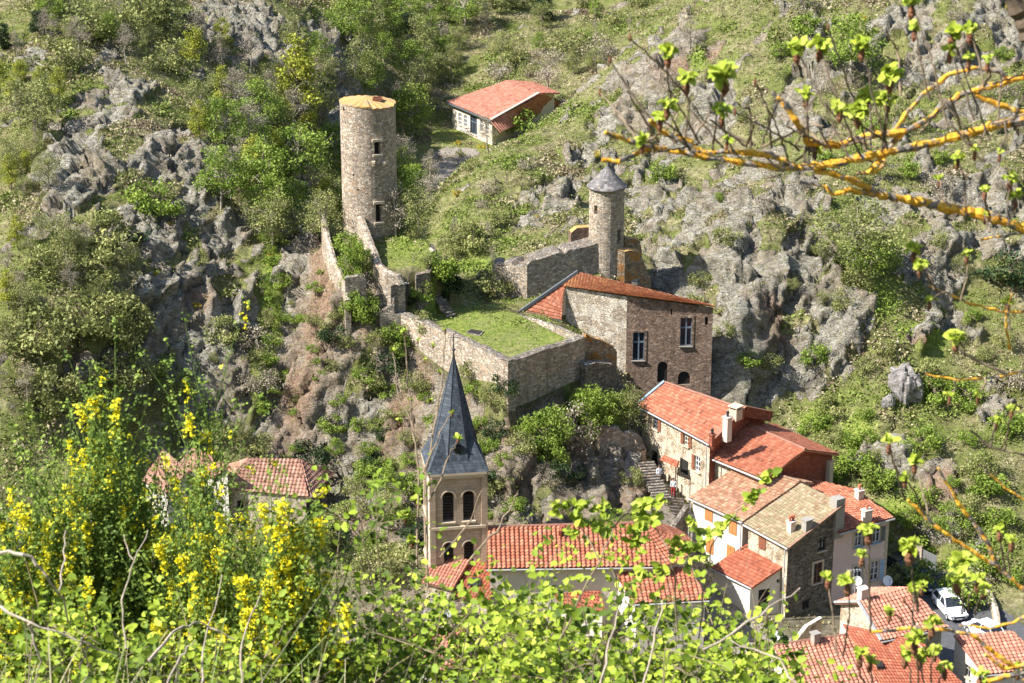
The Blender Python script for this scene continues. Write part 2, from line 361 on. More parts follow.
# left hill
t(0, 0, 262); t(100, 0, 268); t(200, 0, 290); t(300, 0, 302); t(330, 60, 282); t(260, 60, 268); t(100, 80, 238); t(190, 130, 231); t(120, 140, 222); t(50, 180, 216); t(240, 215, 217); t(200, 240, 212); t(250, 300, 207); t(230, 350, 200)
t(180, 425, 195); t(100, 350, 195); t(0, 300, 197); t(0, 450, 183); t(80, 480, 180); t(0, 180, 222); t(-100, 250, 210); t(-150, 400, 195); t(-120, 60, 260); t(280, 240, 215); t(275, 330, 205); t(290, 180, 232); t(260, 140, 246); t(300, 110, 262, -1)
# hillside the camera stands on, and the country outside the frame
for x in (-60, -25, 0, 25, 60):
    for y, z in ((0, 91 if abs(x) > 10 else 88.3), (30, 68), (60, 49), (95, 27.5), (125, 11.5), (146, 3.5)): tw(x, y, z - (3 if x == 0 and y == 0 else 0))
for a in [(0, -60, 105), (-120, -40, 100), (120, -40, 100), (-120, 60, 70), (120, 60, 66), (-110, 130, 35), (110, 130, 20), (-100, 180, 30), (-110, 230, 55), (110, 180, 15), (120, 240, 45), (150, 300, 75), (-120, 300, 70), (-60, 330, 45), (100, 340, 70), (60, 380, 55), (-60, 420, 50), (0, 450, 38), (0, 600, 80), (-250, 300, 120), (250, 300, 115), (-300, 0, 110), (300, 0, 105), (-200, 600, 130), (220, 600, 130), (0, 900, 160), (0, -300, 140)]: tw(*a)
TP = np.array(TP)
def _U(r2): return np.where(r2 > 1e-9, r2 * np.log(r2 + 1e-12), 0.0)
_s = 100.0; _P = TP[:, :2] / _s; _n = len(TP)
_K = _U(((_P[:, None] - _P[None]) ** 2).sum(-1)) + np.eye(_n) * 2e-4
_A = np.zeros((_n + 3, _n + 3)); _A[:_n, :_n] = _K; _A[:_n, _n] = 1; _A[:_n, _n + 1:] = _P; _A[_n:, :_n] = _A[:_n, _n:].T
_W = np.linalg.solve(_A, np.r_[TP[:, 2], 0, 0, 0])
def tps(x, y):
    sh = x.shape; x = x.ravel() / _s; y = y.ravel() / _s; r = np.zeros_like(x)
    for i in range(0, len(x), 40000):
        a, b = x[i:i + 40000], y[i:i + 40000]
        r[i:i + 40000] = _U((a[:, None] - _P[:, 0]) ** 2 + (b[:, None] - _P[:, 1]) ** 2) @ _W[:_n] + _W[_n] + a * _W[_n + 1] + b * _W[_n + 2]
    return r.reshape(sh)
def inpoly(x, y, poly):
    r = np.zeros(x.shape, bool); n = len(poly)
    for i in range(n):
        x0, y0 = poly[i][:2]; x1, y1 = poly[(i + 1) % n][:2]
        if y0 == y1: continue
        c = ((y0 > y) != (y1 > y)) & (x < (x1 - x0) * (y - y0) / (y1 - y0) + x0); r ^= c
    return r
def edgedist(x, y, poly):
    d = np.full(x.shape, 1e9); n = len(poly)
    for i in range(n):
        ax, ay = poly[i][:2]; bx, by = poly[(i + 1) % n][:2]; dx, dy = bx - ax, by - ay
        k = np.clip(((x - ax) * dx + (y - ay) * dy) / (dx * dx + dy * dy + 1e-9), 0, 1)
        d = np.minimum(d, np.hypot(x - ax - k * dx, y - ay - k * dy))
    return d
BAST = [Z(380, 313, 20.2), Z(401, 314, 20), Z(452, 335, 19.8), Z(508, 362, 19.5), Z(585, 337, 19.5), Z(519, 314, 18.6)]
TERR = [(p.x, p.y) for p in BAST] + [(-1, 207.5), (-6, 206), (-9.6, 203)]
def inset(poly, d):
    c = np.mean([[p[0], p[1]] for p in poly], 0); return [tuple(c + (np.array(p[:2]) - c) * (1 - d / max(1, np.hypot(*(np.array(p[:2]) - c))))) for p in poly]
PADS = [(inset(TERR, 0.5), 18.75, 0.7), ([(31, 150), (48, 150), (47, 172), (42, 184), (38, 187), (33, 186), (35.5, 178), (31, 168)], 0.0, 2.5),
        ([(-14, 270), (-4, 270), (-1, 289), (-8, 301), (-16, 298)], 12.3, 3.0),
        ([(-11.6, 203.2), (-8.2, 203.6), (-7.6, 206.5), (-10.4, 214.6), (-16.5, 215.5), (-17.0, 210), (-13.6, 204.2)], (lambda x, y: 23.35 + (y - 201) * 0.15), 0.9)]
def soften(x, y, h):
    for poly, z, s in PADS:
        ins = inpoly(x, y, poly); d = edgedist(x, y, poly)
        k = np.where(ins, 1.0, np.clip(1 - d / s, 0, 1)); h = h * (1 - k) + (z(x, y) if callable(z) else z) * k
    return h
# foreground knoll under the bushes, kept below the sight line further down
def fore(x, y, h):
    knoll = 90 - 4.05 - 0.60 * (y - 6.0) - np.clip(x + 0.2, 0, 3) * 0.28
    knoll = np.where(y < 6, 90 - 4.05 + (6 - y) * 0.38, knoll)
    lim = 90 - 0.70 * y - 0.5
    k = np.clip((17 - y) / 7, 0, 1) * np.clip((y + 25) / 15, 0, 1) * np.clip((9 - np.abs(x)) / 4, 0, 1)
    h = np.where((y > 2) & (y < 140), np.minimum(h, np.maximum(lim, 90 - 0.62 * y - 3.0)), h)
    return h * (1 - k) + knoll * k
def hbase(x, y): return fore(x, y, soften(x, y, tps(x, y)))
GX = np.arange(-130, 131, 1.0); GY = np.arange(140, 460, 1.0)
_gx, _gy = np.meshgrid(GX, GY); GH = hbase(_gx, _gy)
def hb(x, y):
    x = min(max(x, -129.9), 129.9); y = min(max(y, 140.1), 458.9); i = int(x + 130); j = int(y - 140); fx = x + 130 - i; fy = y - 140 - j
    return (GH[j, i] * (1 - fx) + GH[j, i + 1] * fx) * (1 - fy) + (GH[j + 1, i] * (1 - fx) + GH[j + 1, i + 1] * fx) * fy
def hit(px, py, y0=150):
    a, b, c = ray(px, py); y = y0
    while y < 450:
        if CH + c * y / b < hb(a * y / b, y): return Vector((a * y / b, y, hb(a * y / b, y)))
        y += 0.5
    return Vector((a * y / b, y, hb(a * y / b, y)))
def blob(px, py, rx, ry, y0=150):
    c = hit(px, py, y0); a = hit(px + rx, py, y0); b = hit(px, py - ry, y0)
    rxw = max(1.0, min(9.0, abs(a.x - c.x))); ryw = max(1.2, min(14.0, abs(b.y - c.y)))
    return (c.x, c.y, rxw, ryw)
ROCK = [blob(*b) for b in [(75, 175, 38, 40), (110, 110, 35, 30), (130, 88, 30, 14), (60, 215, 30, 30), (170, 150, 40, 25), (210, 180, 40, 40), (150, 240, 50, 40), (230, 240, 30, 45), (185, 300, 45, 35), (235, 330, 25, 45), (220, 400, 30, 30), (35, 60, 14, 10), (110, 55, 14, 8),
        (250, 25, 60, 25), (330, 50, 30, 25), (275, 55, 30, 20), (345, 85, 15, 15), (220, 10, 20, 15),
        (300, 250, 18, 50), (300, 330, 25, 60), (325, 390, 30, 50), (290, 430, 40, 30), (350, 450, 40, 40), (390, 400, 30, 50), (395, 350, 20, 20), (420, 440, 30, 40), (530, 450, 30, 30), (570, 470, 40, 40), (620, 455, 25, 45), (545, 405, 30, 20), (480, 400, 30, 25), (570, 425, 25, 20), (605, 410, 15, 15), (510, 500, 40, 20), (650, 430, 10, 30),
        (560, 195, 30, 25), (590, 160, 30, 30), (640, 100, 35, 35), (670, 60, 30, 30), (540, 215, 25, 15), (600, 130, 20, 25), (640, 200, 25, 20), (655, 225, 25, 25), (665, 250, 20, 30), (700, 215, 30, 25), (740, 230, 30, 30), (740, 260, 35, 30), (760, 170, 30, 20), (790, 190, 30, 20), (790, 290, 40, 30), (760, 330, 40, 40), (810, 270, 25, 30), (740, 300, 20, 30), (800, 360, 20, 40), (850, 310, 25, 20), (870, 250, 15, 15),
        (960, 60, 45, 30), (900, 20, 30, 20), (1010, 40, 30, 30), (980, 110, 30, 12), (860, 65, 20, 15), (935, 270, 30, 20), (980, 200, 40, 20), (1000, 250, 25, 20), (900, 200, 40, 12), (905, 385, 14, 16), (900, 460, 40, 20), (940, 480, 20, 30), (1000, 420, 20, 20), (830, 320, 20, 20), (700, 130, 25, 20), (720, 100, 20, 20), (790, 110, 20, 20), (820, 60, 20, 15), (925, 170, 20, 12)]]
GREEN = [blob(*b) for b in [(270, 330, 12, 50), (275, 270, 12, 20), (262, 370, 10, 20), (480, 330, 50, 12), (535, 335, 30, 8), (405, 255, 18, 14), (355, 255, 10, 14), (430, 40, 30, 20), (360, 315, 15, 20), (380, 340, 20, 15), (420, 200, 20, 20), (480, 265, 20, 10), (900, 520, 40, 30), (960, 570, 40, 30), (860, 440, 20, 20), (820, 420, 20, 15), (880, 300, 20, 20), (700, 60, 10, 10), (970, 540, 30, 20), (925, 340, 25, 10)]]
RUST = [blob(*b) for b in [(315, 320, 12, 40), (330, 290, 12, 30), (300, 400, 18, 30), (515, 440, 12, 12), (775, 320, 14, 18), (320, 250, 8, 20), (570, 440, 20, 15), (400, 410, 10, 12), (200, 300, 10, 10), (940, 490, 15, 15), (935, 360, 30, 10), (60, 340, 20, 10), (700, 60, 40, 12)]]
def gmask(B, x, y):
    r = np.zeros(x.shape)
    for cx, cy, rx, ry in B:
        d = ((x - cx) / rx) ** 2 + ((y - cy) / ry) ** 2; r = np.maximum(r, np.exp(-d * 0.8))
    return r
def axis(a, b, st, lo, hi):
    v = list(np.arange(a, b, st)); s = st; q = a
    L0 = []
    while q > lo: s = min(s * 1.25, 40); q -= s; L0.append(q)
    s = st; q = v[-1]; L1 = []
    while q < hi: s = min(s * 1.25, 40); q += s; L1.append(q)
    return np.array(L0[::-1] + v + L1)
def merged(*A):
    return np.array(sorted(set(np.round(np.concatenate(A), 3))))
xs = axis(-60, 68, 0.27, -1100, 1100)
ys = np.concatenate([[-420, -330, -260, -190, -140, -100, -70, -45, -30, -18, -10, -5, -2, 0], np.arange(1, 16, 0.3), np.arange(16, 148, 4.0), np.arange(148, 262, 0.27), np.arange(262, 370, 0.5)])
q = ys[-1]; s = 0.5; ext = []
while q < 1500: s = min(s * 1.2, 45); q += s; ext.append(q)
ys = np.r_[ys, ext]
TX, TY = np.meshgrid(xs, ys)
TH = hbase(TX, TY)
far = np.clip((np.hypot(TX, TY - 200) - 200) / 300, 0, 1)
TH = TH + far * 18 * fbm(TX / 130, TY / 130, o=5, s=40)
rk = gmask(ROCK, TX, TY); gn = gmask(GREEN, TX, TY); ru = gmask(RUST, TX, TY)
gyy, gxx = np.gradient(TH, ys, xs); slope = np.hypot(gxx, gyy)
nz = fbm(TX / 5.5, TY / 5.5, o=4, s=7); nz2 = fbm(TX / 1.7, TY / 1.7, o=3, s=17)
inreg = (TY > 150) & (np.abs(TX) < 120) & (TY < 420)
nz3 = fbm((TX * 0.58 + TY * 0.81) / 6.0, (-TX * 0.81 + TY * 0.58) / 2.2, o=4, s=27)
righth = np.clip((TX - 6) / 8, 0, 1) * np.clip((TY - 200) / 8, 0, 1)
rockm = np.clip((rk * np.where(TX < -14, 1.3, 0.95) + nz3 * 0.95 + nz2 * 0.55 + righth * 0.24 + np.clip(slope - 0.8, 0, 1) * 0.5 - 0.47) * 3.2, 0, 1) * inreg
far_rock = np.clip((fbm(TX / 60, TY / 60, o=4, s=77) - 0.25) * 4, 0, 1) * (~inreg) * (TY > 30)
rockm = np.maximum(rockm, far_rock * 0.8)
padk = np.zeros_like(TH)
for poly, z, s_ in PADS:
    padk = np.maximum(padk, np.where(inpoly(TX, TY, poly), 1.0, np.clip(1 - edgedist(TX, TY, poly) / (s_ + 0.3), 0, 1)))
padin = (inpoly(TX, TY, PADS[0][0]) | inpoly(TX, TY, PADS[3][0]) | inpoly(TX, TY, PADS[2][0])) * 1.0
village = np.clip(1 - np.abs(TY - 168) / 11, 0, 1) * np.clip((52 - np.abs(TX + 2)) / 6, 0, 1); village = np.clip(village * 2, 0, 1)
calm = (1 - padk) * (1 - village * 0.95)
# tilted strata: rotate the plan, squeeze one axis
ca, sa = math.cos(0.95), math.sin(0.95)
U = TX * ca + TY * sa; V = -TX * sa + TY * ca
cr = 2.0 * facets(U / 9.5, V / 3.2, 11, 1.0, 0.5) + 0.75 * facets(U / 4.2, V / 1.3, 21, 1.0, 0.5) + 0.30 * facets(U / 2.0, V / 0.62, 31, 1.0, 0.5)
cr = cr + 1.0 * nz + 0.5 * nz3
CASTLE = [(-24, 186), (-21, 207), (-17, 211), (-15, 207), (-11.5, 201), (-0.5, 189), (7, 193.5), (11, 197), (11.5, 186), (6, 179.5), (-4, 180), (-16, 183)]
cas = np.where(inpoly(TX, TY, CASTLE), 1.0, np.clip(1 - edgedist(TX, TY, CASTLE) / 2.0, 0, 1))
rockm = np.maximum(rockm, np.clip(cas * (0.95 + 0.9 * nz2 + 0.7 * nz3) * 1.1, 0, 1))
rs = np.clip(rockm * 1.4, 0, 1)
WL = np.full(TX.shape, 1e9)
for p_, q_ in zip(BAST[:4], BAST[1:5]):
    dx_, dy_ = q_.x - p_.x, q_.y - p_.y; kk = np.clip(((TX - p_.x) * dx_ + (TY - p_.y) * dy_) / (dx_ * dx_ + dy_ * dy_), 0, 1); WL = np.minimum(WL, np.hypot(TX - p_.x - kk * dx_, TY - p_.y - kk * dy_))
calm = calm * np.clip(0.15 + (WL - 0.8) / 4.5, 0, 1) * np.clip(0.3 + (np.hypot(TX - 22, TY - 205) - 1.5) / 4.0, 0, 1)
TH = TH + calm * rs * 0.9 * nz * inreg + calm * (1 - rs) * (0.35 * nz + 0.14 * nz2) * inreg
TH = np.where((TY < 16) & (TY > 1) & (np.abs(TX) < 8), TH + 0.06 * fbm(TX / 0.8, TY / 0.8, o=3, s=3), TH)
# fractured rock: blocks cut by tilted bedding, pushed out along the slope's own normal
def facets3(p, s, tilt, off):
    ip = np.floor(p); best = np.full(len(p), 1e9); out = np.zeros(len(p))
    for a_ in (-1, 0, 1):
        for b_ in (-1, 0, 1):
            for c_ in (-1, 0, 1):
                c = ip + np.array([a_, b_, c_]); X_, Y_, Z_ = c[:, 0], c[:, 1], c[:, 2]
                h1 = _hash(X_, Y_, Z_, s); h2 = _hash(X_, Y_, Z_, s + 1); h3 = _hash(X_, Y_, Z_, s + 2)
                d0 = p[:, 0] - X_ - .1 - .8 * h1; d1 = p[:, 1] - Y_ - .1 - .8 * h2; d2 = p[:, 2] - Z_ - .1 - .8 * h3
                d = d0 * d0 + d1 * d1 + d2 * d2; m = d < best
                g = (h2 * 7.13) % 1 - .5, (h3 * 9.77) % 1 - .5, (h1 * 5.31) % 1 - .5
                v_ = ((h1 * 13.7 + h2) % 1 - .5) * 2 * off + 2 * tilt * (g[0] * d0 + g[1] * d1 + g[2] * d2)
                best = np.where(m, d, best); out = np.where(m, v_, out)
    return out
BE = np.array([[.52, .42, .74], [.66, -.75, -.04], [.54, .51, -.67]]); BE[1] -= BE[0] * (BE[1] @ BE[0]) / (BE[0] @ BE[0]); BE = BE / np.linalg.norm(BE, axis=1, keepdims=True)
BE[2] = np.cross(BE[0], BE[1])
gy2, gx2 = np.gradient(hbase(TX, TY), ys, xs); NN = np.stack([-gx2, -gy2, np.ones_like(gx2)], -1); NN /= np.linalg.norm(NN, axis=-1, keepdims=True)
sel = (rs * calm * inreg) > 0.02; P3 = np.stack([TX, TY, TH], -1)[sel]; Q3 = P3 @ BE.T
Q3 = Q3 + 0.35 * np.stack([vnoise(P3[:, 0] / 1.3, P3[:, 1] / 1.3, P3[:, 2] / 1.3, 70 + k) for k in range(3)], 1)
dsp = 1.35 * facets3(Q3 / np.array([6.5, 3.2, 2.2]), 11, .8, .55) + .62 * facets3(Q3 / np.array([2.8, 1.5, .9]), 31, .9, .5) + .24 * facets3(Q3 / np.array([1.3, .7, .42]), 51, .9, .5)
DV = np.zeros(TX.shape + (3,)); DV[sel] = NN[sel] * (dsp * (rs * calm)[sel])[:, None]
VX, VY, VZ = TX + DV[..., 0], TY + DV[..., 1], TH + DV[..., 2]
TH0 = TH; TH = VZ
ny, nx = TH.shape
VV = np.stack([VX, VY, VZ], -1).reshape(-1, 3)
idx = np.arange(nx * ny).reshape(ny, nx)
FF = np.stack([idx[:-1, :-1], idx[:-1, 1:], idx[1:, 1:], idx[1:, :-1]], -1).reshape(-1, 4)
def hf(x, y):
    i = int(np.clip(np.searchsorted(xs, x) - 1, 0, nx - 2)); j = int(np.clip(np.searchsorted(ys, y) - 1, 0, ny - 2))
    fx = (x - xs[i]) / (xs[i + 1] - xs[i]); fy = (y - ys[j]) / (ys[j + 1] - ys[j])
    return float((TH[j, i] * (1 - fx) + TH[j, i + 1] * fx) * (1 - fy) + (TH[j + 1, i] * (1 - fx) + TH[j + 1, i + 1] * fx) * fy)
def terrain_mat():
    m = NT('hillside'); a = m.sep(m.attr('mask'))
    n1 = m.noise(0.25, 8, 0.65); n2 = m.noise(1.6, 8, 0.7); n3 = m.noise(7, 6, 0.7)
    strat = m.noise(1.1, 9, 0.78, m.coord((0.6, 1.5, 1.3), rot=(0.9, 0.45, 0.75)), 0.25)
    rock = m.ramp(strat, [(0.30, (0.10, 0.085, 0.065)), (0.40, (0.25, 0.225, 0.18)), (0.49, (0.40, 0.37, 0.31)), (0.60, (0.53, 0.50, 0.43)), (0.78, (0.66, 0.63, 0.56))])
    for sc_, w_, dk in ((0.75, 0.045, 0.22), (1.9, 0.07, 0.35), (4.6, 0.10, 0.5)):
        wp_ = m.n('VectorMath', operation='ADD'); m.t.links.new(m.coord((0.55, 1.5, 1.25), rot=(0.9, 0.45, 0.75)), wp_.inputs[0])
        ns = m.n('TexNoise'); ns.inputs['Scale'].default_value = 2.5; ns.inputs['Detail'].default_value = 4; m.t.links.new(m.tc.outputs['Object'], ns.inputs[0])
        sk = m.n('VectorMath', operation='SCALE'); m.t.links.new(ns.outputs[1], sk.inputs[0]); sk.inputs[3].default_value = 0.5 / sc_; m.t.links.new(sk.outputs[0], wp_.inputs[1])
        ck = m.ramp(m.vor(sc_, wp_.outputs[0], 'DISTANCE_TO_EDGE'), [(0.0, dk), (w_, 1.0)]); rock = m.mix(0.85, rock, ck, 'MULTIPLY')
    rock = m.mix(m.ramp(n1, [(0.46, 0), (0.62, 0.5)]), rock, m.ramp(n2, [(0.35, (0.15, 0.105, 0.07)), (0.65, (0.42, 0.32, 0.22))]))
    rust = m.ramp(m.noise(2.6, 8, 0.75), [(0.34, (0.08, 0.045, 0.035)), (0.45, (0.24, 0.13, 0.085)), (0.54, (0.36, 0.24, 0.165)), (0.62, (0.38, 0.20, 0.10)), (0.72, (0.46, 0.40, 0.34))])
    rock = m.mix(m.math('MULTIPLY', a[2], m.ramp(n3, [(0.3, 0.3), (0.6, 1.0)])), rock, rust)
    rock = m.mix(m.ramp(m.noise(3.0, 7, 0.75), [(0.53, 0), (0.60, 0.75)]), rock, m.ramp(n3, [(0.4, (0.10, 0.11, 0.03)), (0.6, (0.24, 0.25, 0.08))]))
    rock = m.mix(m.ramp(m.noise(0.9, 7, 0.8), [(0.69, 0), (0.72, 0.9)]), rock, (0.42, 0.27, 0.04))
    dry = m.ramp(n2, [(0.3, (0.10, 0.075, 0.045)), (0.45, (0.21, 0.17, 0.10)), (0.56, (0.33, 0.28, 0.17)), (0.7, (0.44, 0.38, 0.26))])
    olive = m.ramp(n3, [(0.3, (0.05, 0.065, 0.015)), (0.5, (0.13, 0.16, 0.035)), (0.7, (0.24, 0.27, 0.07))])
    grass = m.mix(m.ramp(n1, [(0.38, 0.25), (0.58, 0.9)]), dry, olive)
    grass = m.mix(0.65, grass, m.ramp(m.noise(1.1, 8, 0.8), [(0.40, 0.32), (0.52, 0.8), (0.62, 1.0)]), 'MULTIPLY')
    lush = m.ramp(m.noise(2.2, 7, 0.75), [(0.3, (0.07, 0.11, 0.02)), (0.48, (0.15, 0.205, 0.035)), (0.58, (0.23, 0.25, 0.06)), (0.7, (0.34, 0.31, 0.12))])
    grass = m.mix(a[1], grass, lush)
    grass = m.mix(m.math('MULTIPLY', m.attr('mask', 3), 0.85), grass, m.ramp(n2, [(0.35, (0.07, 0.06, 0.04)), (0.65, (0.20, 0.17, 0.13))]))
    k = m.math('ADD', a[0], m.math('MULTIPLY', m.math('SUBTRACT', n3, 0.5), 0.9))
    k = m.ramp(k, [(0.45, 0), (0.51, 1)])
    m.base(m.mix(k, grass, rock)); m.b.inputs['Roughness'].default_value = 0.95; m.b.inputs['Specular IOR Level'].default_value = 0.1
    h = m.math('ADD', m.math('MULTIPLY', strat, 1.0), m.math('MULTIPLY', n3, 0.35))
    m.bump(m.math('ADD', m.math('MULTIPLY', h, m.math('ADD', m.math('MULTIPLY', k, 0.9), 0.3)), m.math('MULTIPLY', n2, 0.5)), 0.5)
    return m.m
ter = np_mesh('hillside_ground', VV, FF, terrain_mat(), smooth=False)
at = ter.data.attributes.new('mask', 'FLOAT_COLOR', 'POINT')
gsm = np.clip(gn * 1.6 + nz * 0.35 - 0.25, 0, 1)
at.data.foreach_set('color', np.stack([rockm * (1 - padk) * (1 - village * .8), np.maximum(gsm * (padk < .01) * (1 - .8 * cas), padin * (0.55 + 0.5 * nz + 0.3 * nz2)), np.clip(np.maximum(ru * 1.5, cas * (0.38 + 0.9 * nz3)), 0, 1), np.clip(village * 1.0, 0, 1)], -1).astype(np.float32).ravel())
tag(ter, kind='structure')
def sheet(name, poly, mat, dz=0.05, st=1.0, kind='structure'):
    xs_ = [p[0] for p in poly]; ys_ = [p[1] for p in poly]
    gx = np.arange(min(xs_), max(xs_) + st, st); gy = np.arange(min(ys_), max(ys_) + st, st); mb = MB()
    for x in gx[:-1]:
        for y in gy[:-1]:
            if inpoly(np.array([x + st / 2]), np.array([y + st / 2]), poly)[0]:
                mb.face([(a, b, hf(a, b) + dz) for a, b in ((x, y), (x + st, y), (x + st, y + st), (x, y + st))])
    return tag(mb.build(name, mat, smooth=True), kind=kind)
sheet('street', [(31, 150), (48, 150), (46, 172), (41, 184), (37, 187), (33, 186), (35.5, 178), (31, 168)], M['asphalt'], 0.04, 0.4)
sheet('valley_road', [(-11.5, 262), (-6.5, 266), (-5.5, 276), (-3.5, 284), (-5, 290), (-9, 291), (-12, 284)], M['paving'], 0.05, 0.4)
sheet('lane', [(10, 191), (13, 192), (19.5, 182), (17.5, 179), (21, 172), (26, 167), (24, 163), (12, 172)], M['paving'], 0.10, 0.5)
#PARTB
# ------------------------------------------------------------------ building kit
def wall_faces(mb, P, us, bot, top, ops, depth, inw):
    brk = set(round(u, 4) for u in us)
    for o in ops:
        u0, u1 = o['u'] - o['w'] / 2, o['u'] + o['w'] / 2; k = 8 if o.get('arch') else 1
        for i in range(k + 1): brk.add(round(u0 + (u1 - u0) * i / k, 4))
    brk = sorted(brk)
    def ztop(o, u):
        if o.get('arch'):
            r = o['w'] / 2; return o['z'] + o['h'] - r + math.sqrt(max(0, r * r - (u - o['u']) ** 2))
        return o['z'] + o['h']
    for a, b in zip(brk, brk[1:]):
        if b - a < 1e-3: continue
        cov = sorted([o for o in ops if o['u'] - o['w'] / 2 <= a + 1e-3 and b - 1e-3 <= o['u'] + o['w'] / 2], key=lambda o: o['z'])
        za, zb_ = bot(a), bot(b)
        for o in cov:
            mb.face([P(a, za), P(b, zb_), P(b, o['z']), P(a, o['z'])])
            ta, tb = ztop(o, a), ztop(o, b); na, nb = inw(a) * depth, inw(b) * depth
            mb.face([P(a, o['z']), P(b, o['z']), P(b, o['z']) + nb, P(a, o['z']) + na])
            mb.face([P(b, tb), P(a, ta), P(a, ta) + na, P(b, tb) + nb])
            za, zb_ = ta, tb
        mb.face([P(a, za), P(b, zb_), P(b, top(b)), P(a, top(a))])
    for o in ops:
        for u in (o['u'] - o['w'] / 2, o['u'] + o['w'] / 2):
            t_ = ztop(o, u); n = inw(u) * depth
            mb.face([P(u, o['z']), P(u, t_), P(u, t_) + n, P(u, o['z']) + n])

def quadmap(P0, P1):
    P0 = Vector(P0[:2]); P1 = Vector(P1[:2]); d = (P1 - P0); Ln = d.length; d /= Ln
    n = Vector((-d.y, d.x, 0))   # inward for a counter-clockwise footprint
    return (lambda u, z: Vector((P0.x + d.x * u, P0.y + d.y * u, z))), n, Ln, Vector((d.x, d.y, 0))

def plane_hit(P0, P1, px, py):
    a, b, c = ray(px, py); dx, dy = P1[0] - P0[0], P1[1] - P0[1]; Ln = math.hypot(dx, dy); dx /= Ln; dy /= Ln
    # P0 + d*u = (a,b)*t
    det = dx * (-b) + dy * a
    u = (-P0[0] * (-b) + -P0[1] * a) / det * 1.0
    t_ = (P0[0] + dx * u) / a if abs(a) > 1e-4 else (P0[1] + dy * u) / b
    t_ = (P0[1] + dy * u) / b
    return u, CH + c * t_

class House:
    def __init__(s, name, label, cat, foot, zb, group=None):
        s.foot = [Vector((p[0], p[1], 0)) for p in foot]; s.zb = zb
        c = sum(s.foot, Vector()) / len(s.foot)
        s.root = thing(name, label, cat, (c.x, c.y, zb), 0, group)
    def hit(s, i, px, py): return plane_hit(s.foot[i], s.foot[(i + 1) % len(s.foot)], px, py)
    def wall(s, i, mat, top, ops=(), zb=None, name='wall', depth=0.22):
        """top: (z0, z1) or (z0, z1, (u_frac, z_peak)); ops: dicts with px,py (centre of the opening) or u,z"""
        A, B = s.foot[i], s.foot[(i + 1) % len(s.foot)]; P, n, Ln, d = quadmap(A, B)
        zb = s.zb if zb is None else zb
        if len(top) == 3:
            uf, zp = top[2]; uf *= Ln
            tf = lambda u: top[0] + (zp - top[0]) * u / uf if u <= uf else zp + (top[1] - zp) * (u - uf) / (Ln - uf)
            us = [0, uf, Ln]
        else: tf = lambda u: top[0] + (top[1] - top[0]) * u / Ln; us = [0, Ln]
        ol = []
        for o in ops:
            o = dict(o)
            if 'px' in o:
                u, zc = s.hit(i, o['px'], o['py']); o['u'] = u; o['z'] = zc - o['h'] / 2
            o['u'] = min(max(o['u'], o['w'] / 2 + 0.1), Ln - o['w'] / 2 - 0.1)
            ol.append(o)
        mb = MB(); wall_faces(mb, P, us, lambda u: zb, tf, ol, depth, lambda u: n)
        w_ = mb.build(name, mat, s.root)
        for o in ol: fill_opening(s.root, P, n, d, o, depth)
        return w_

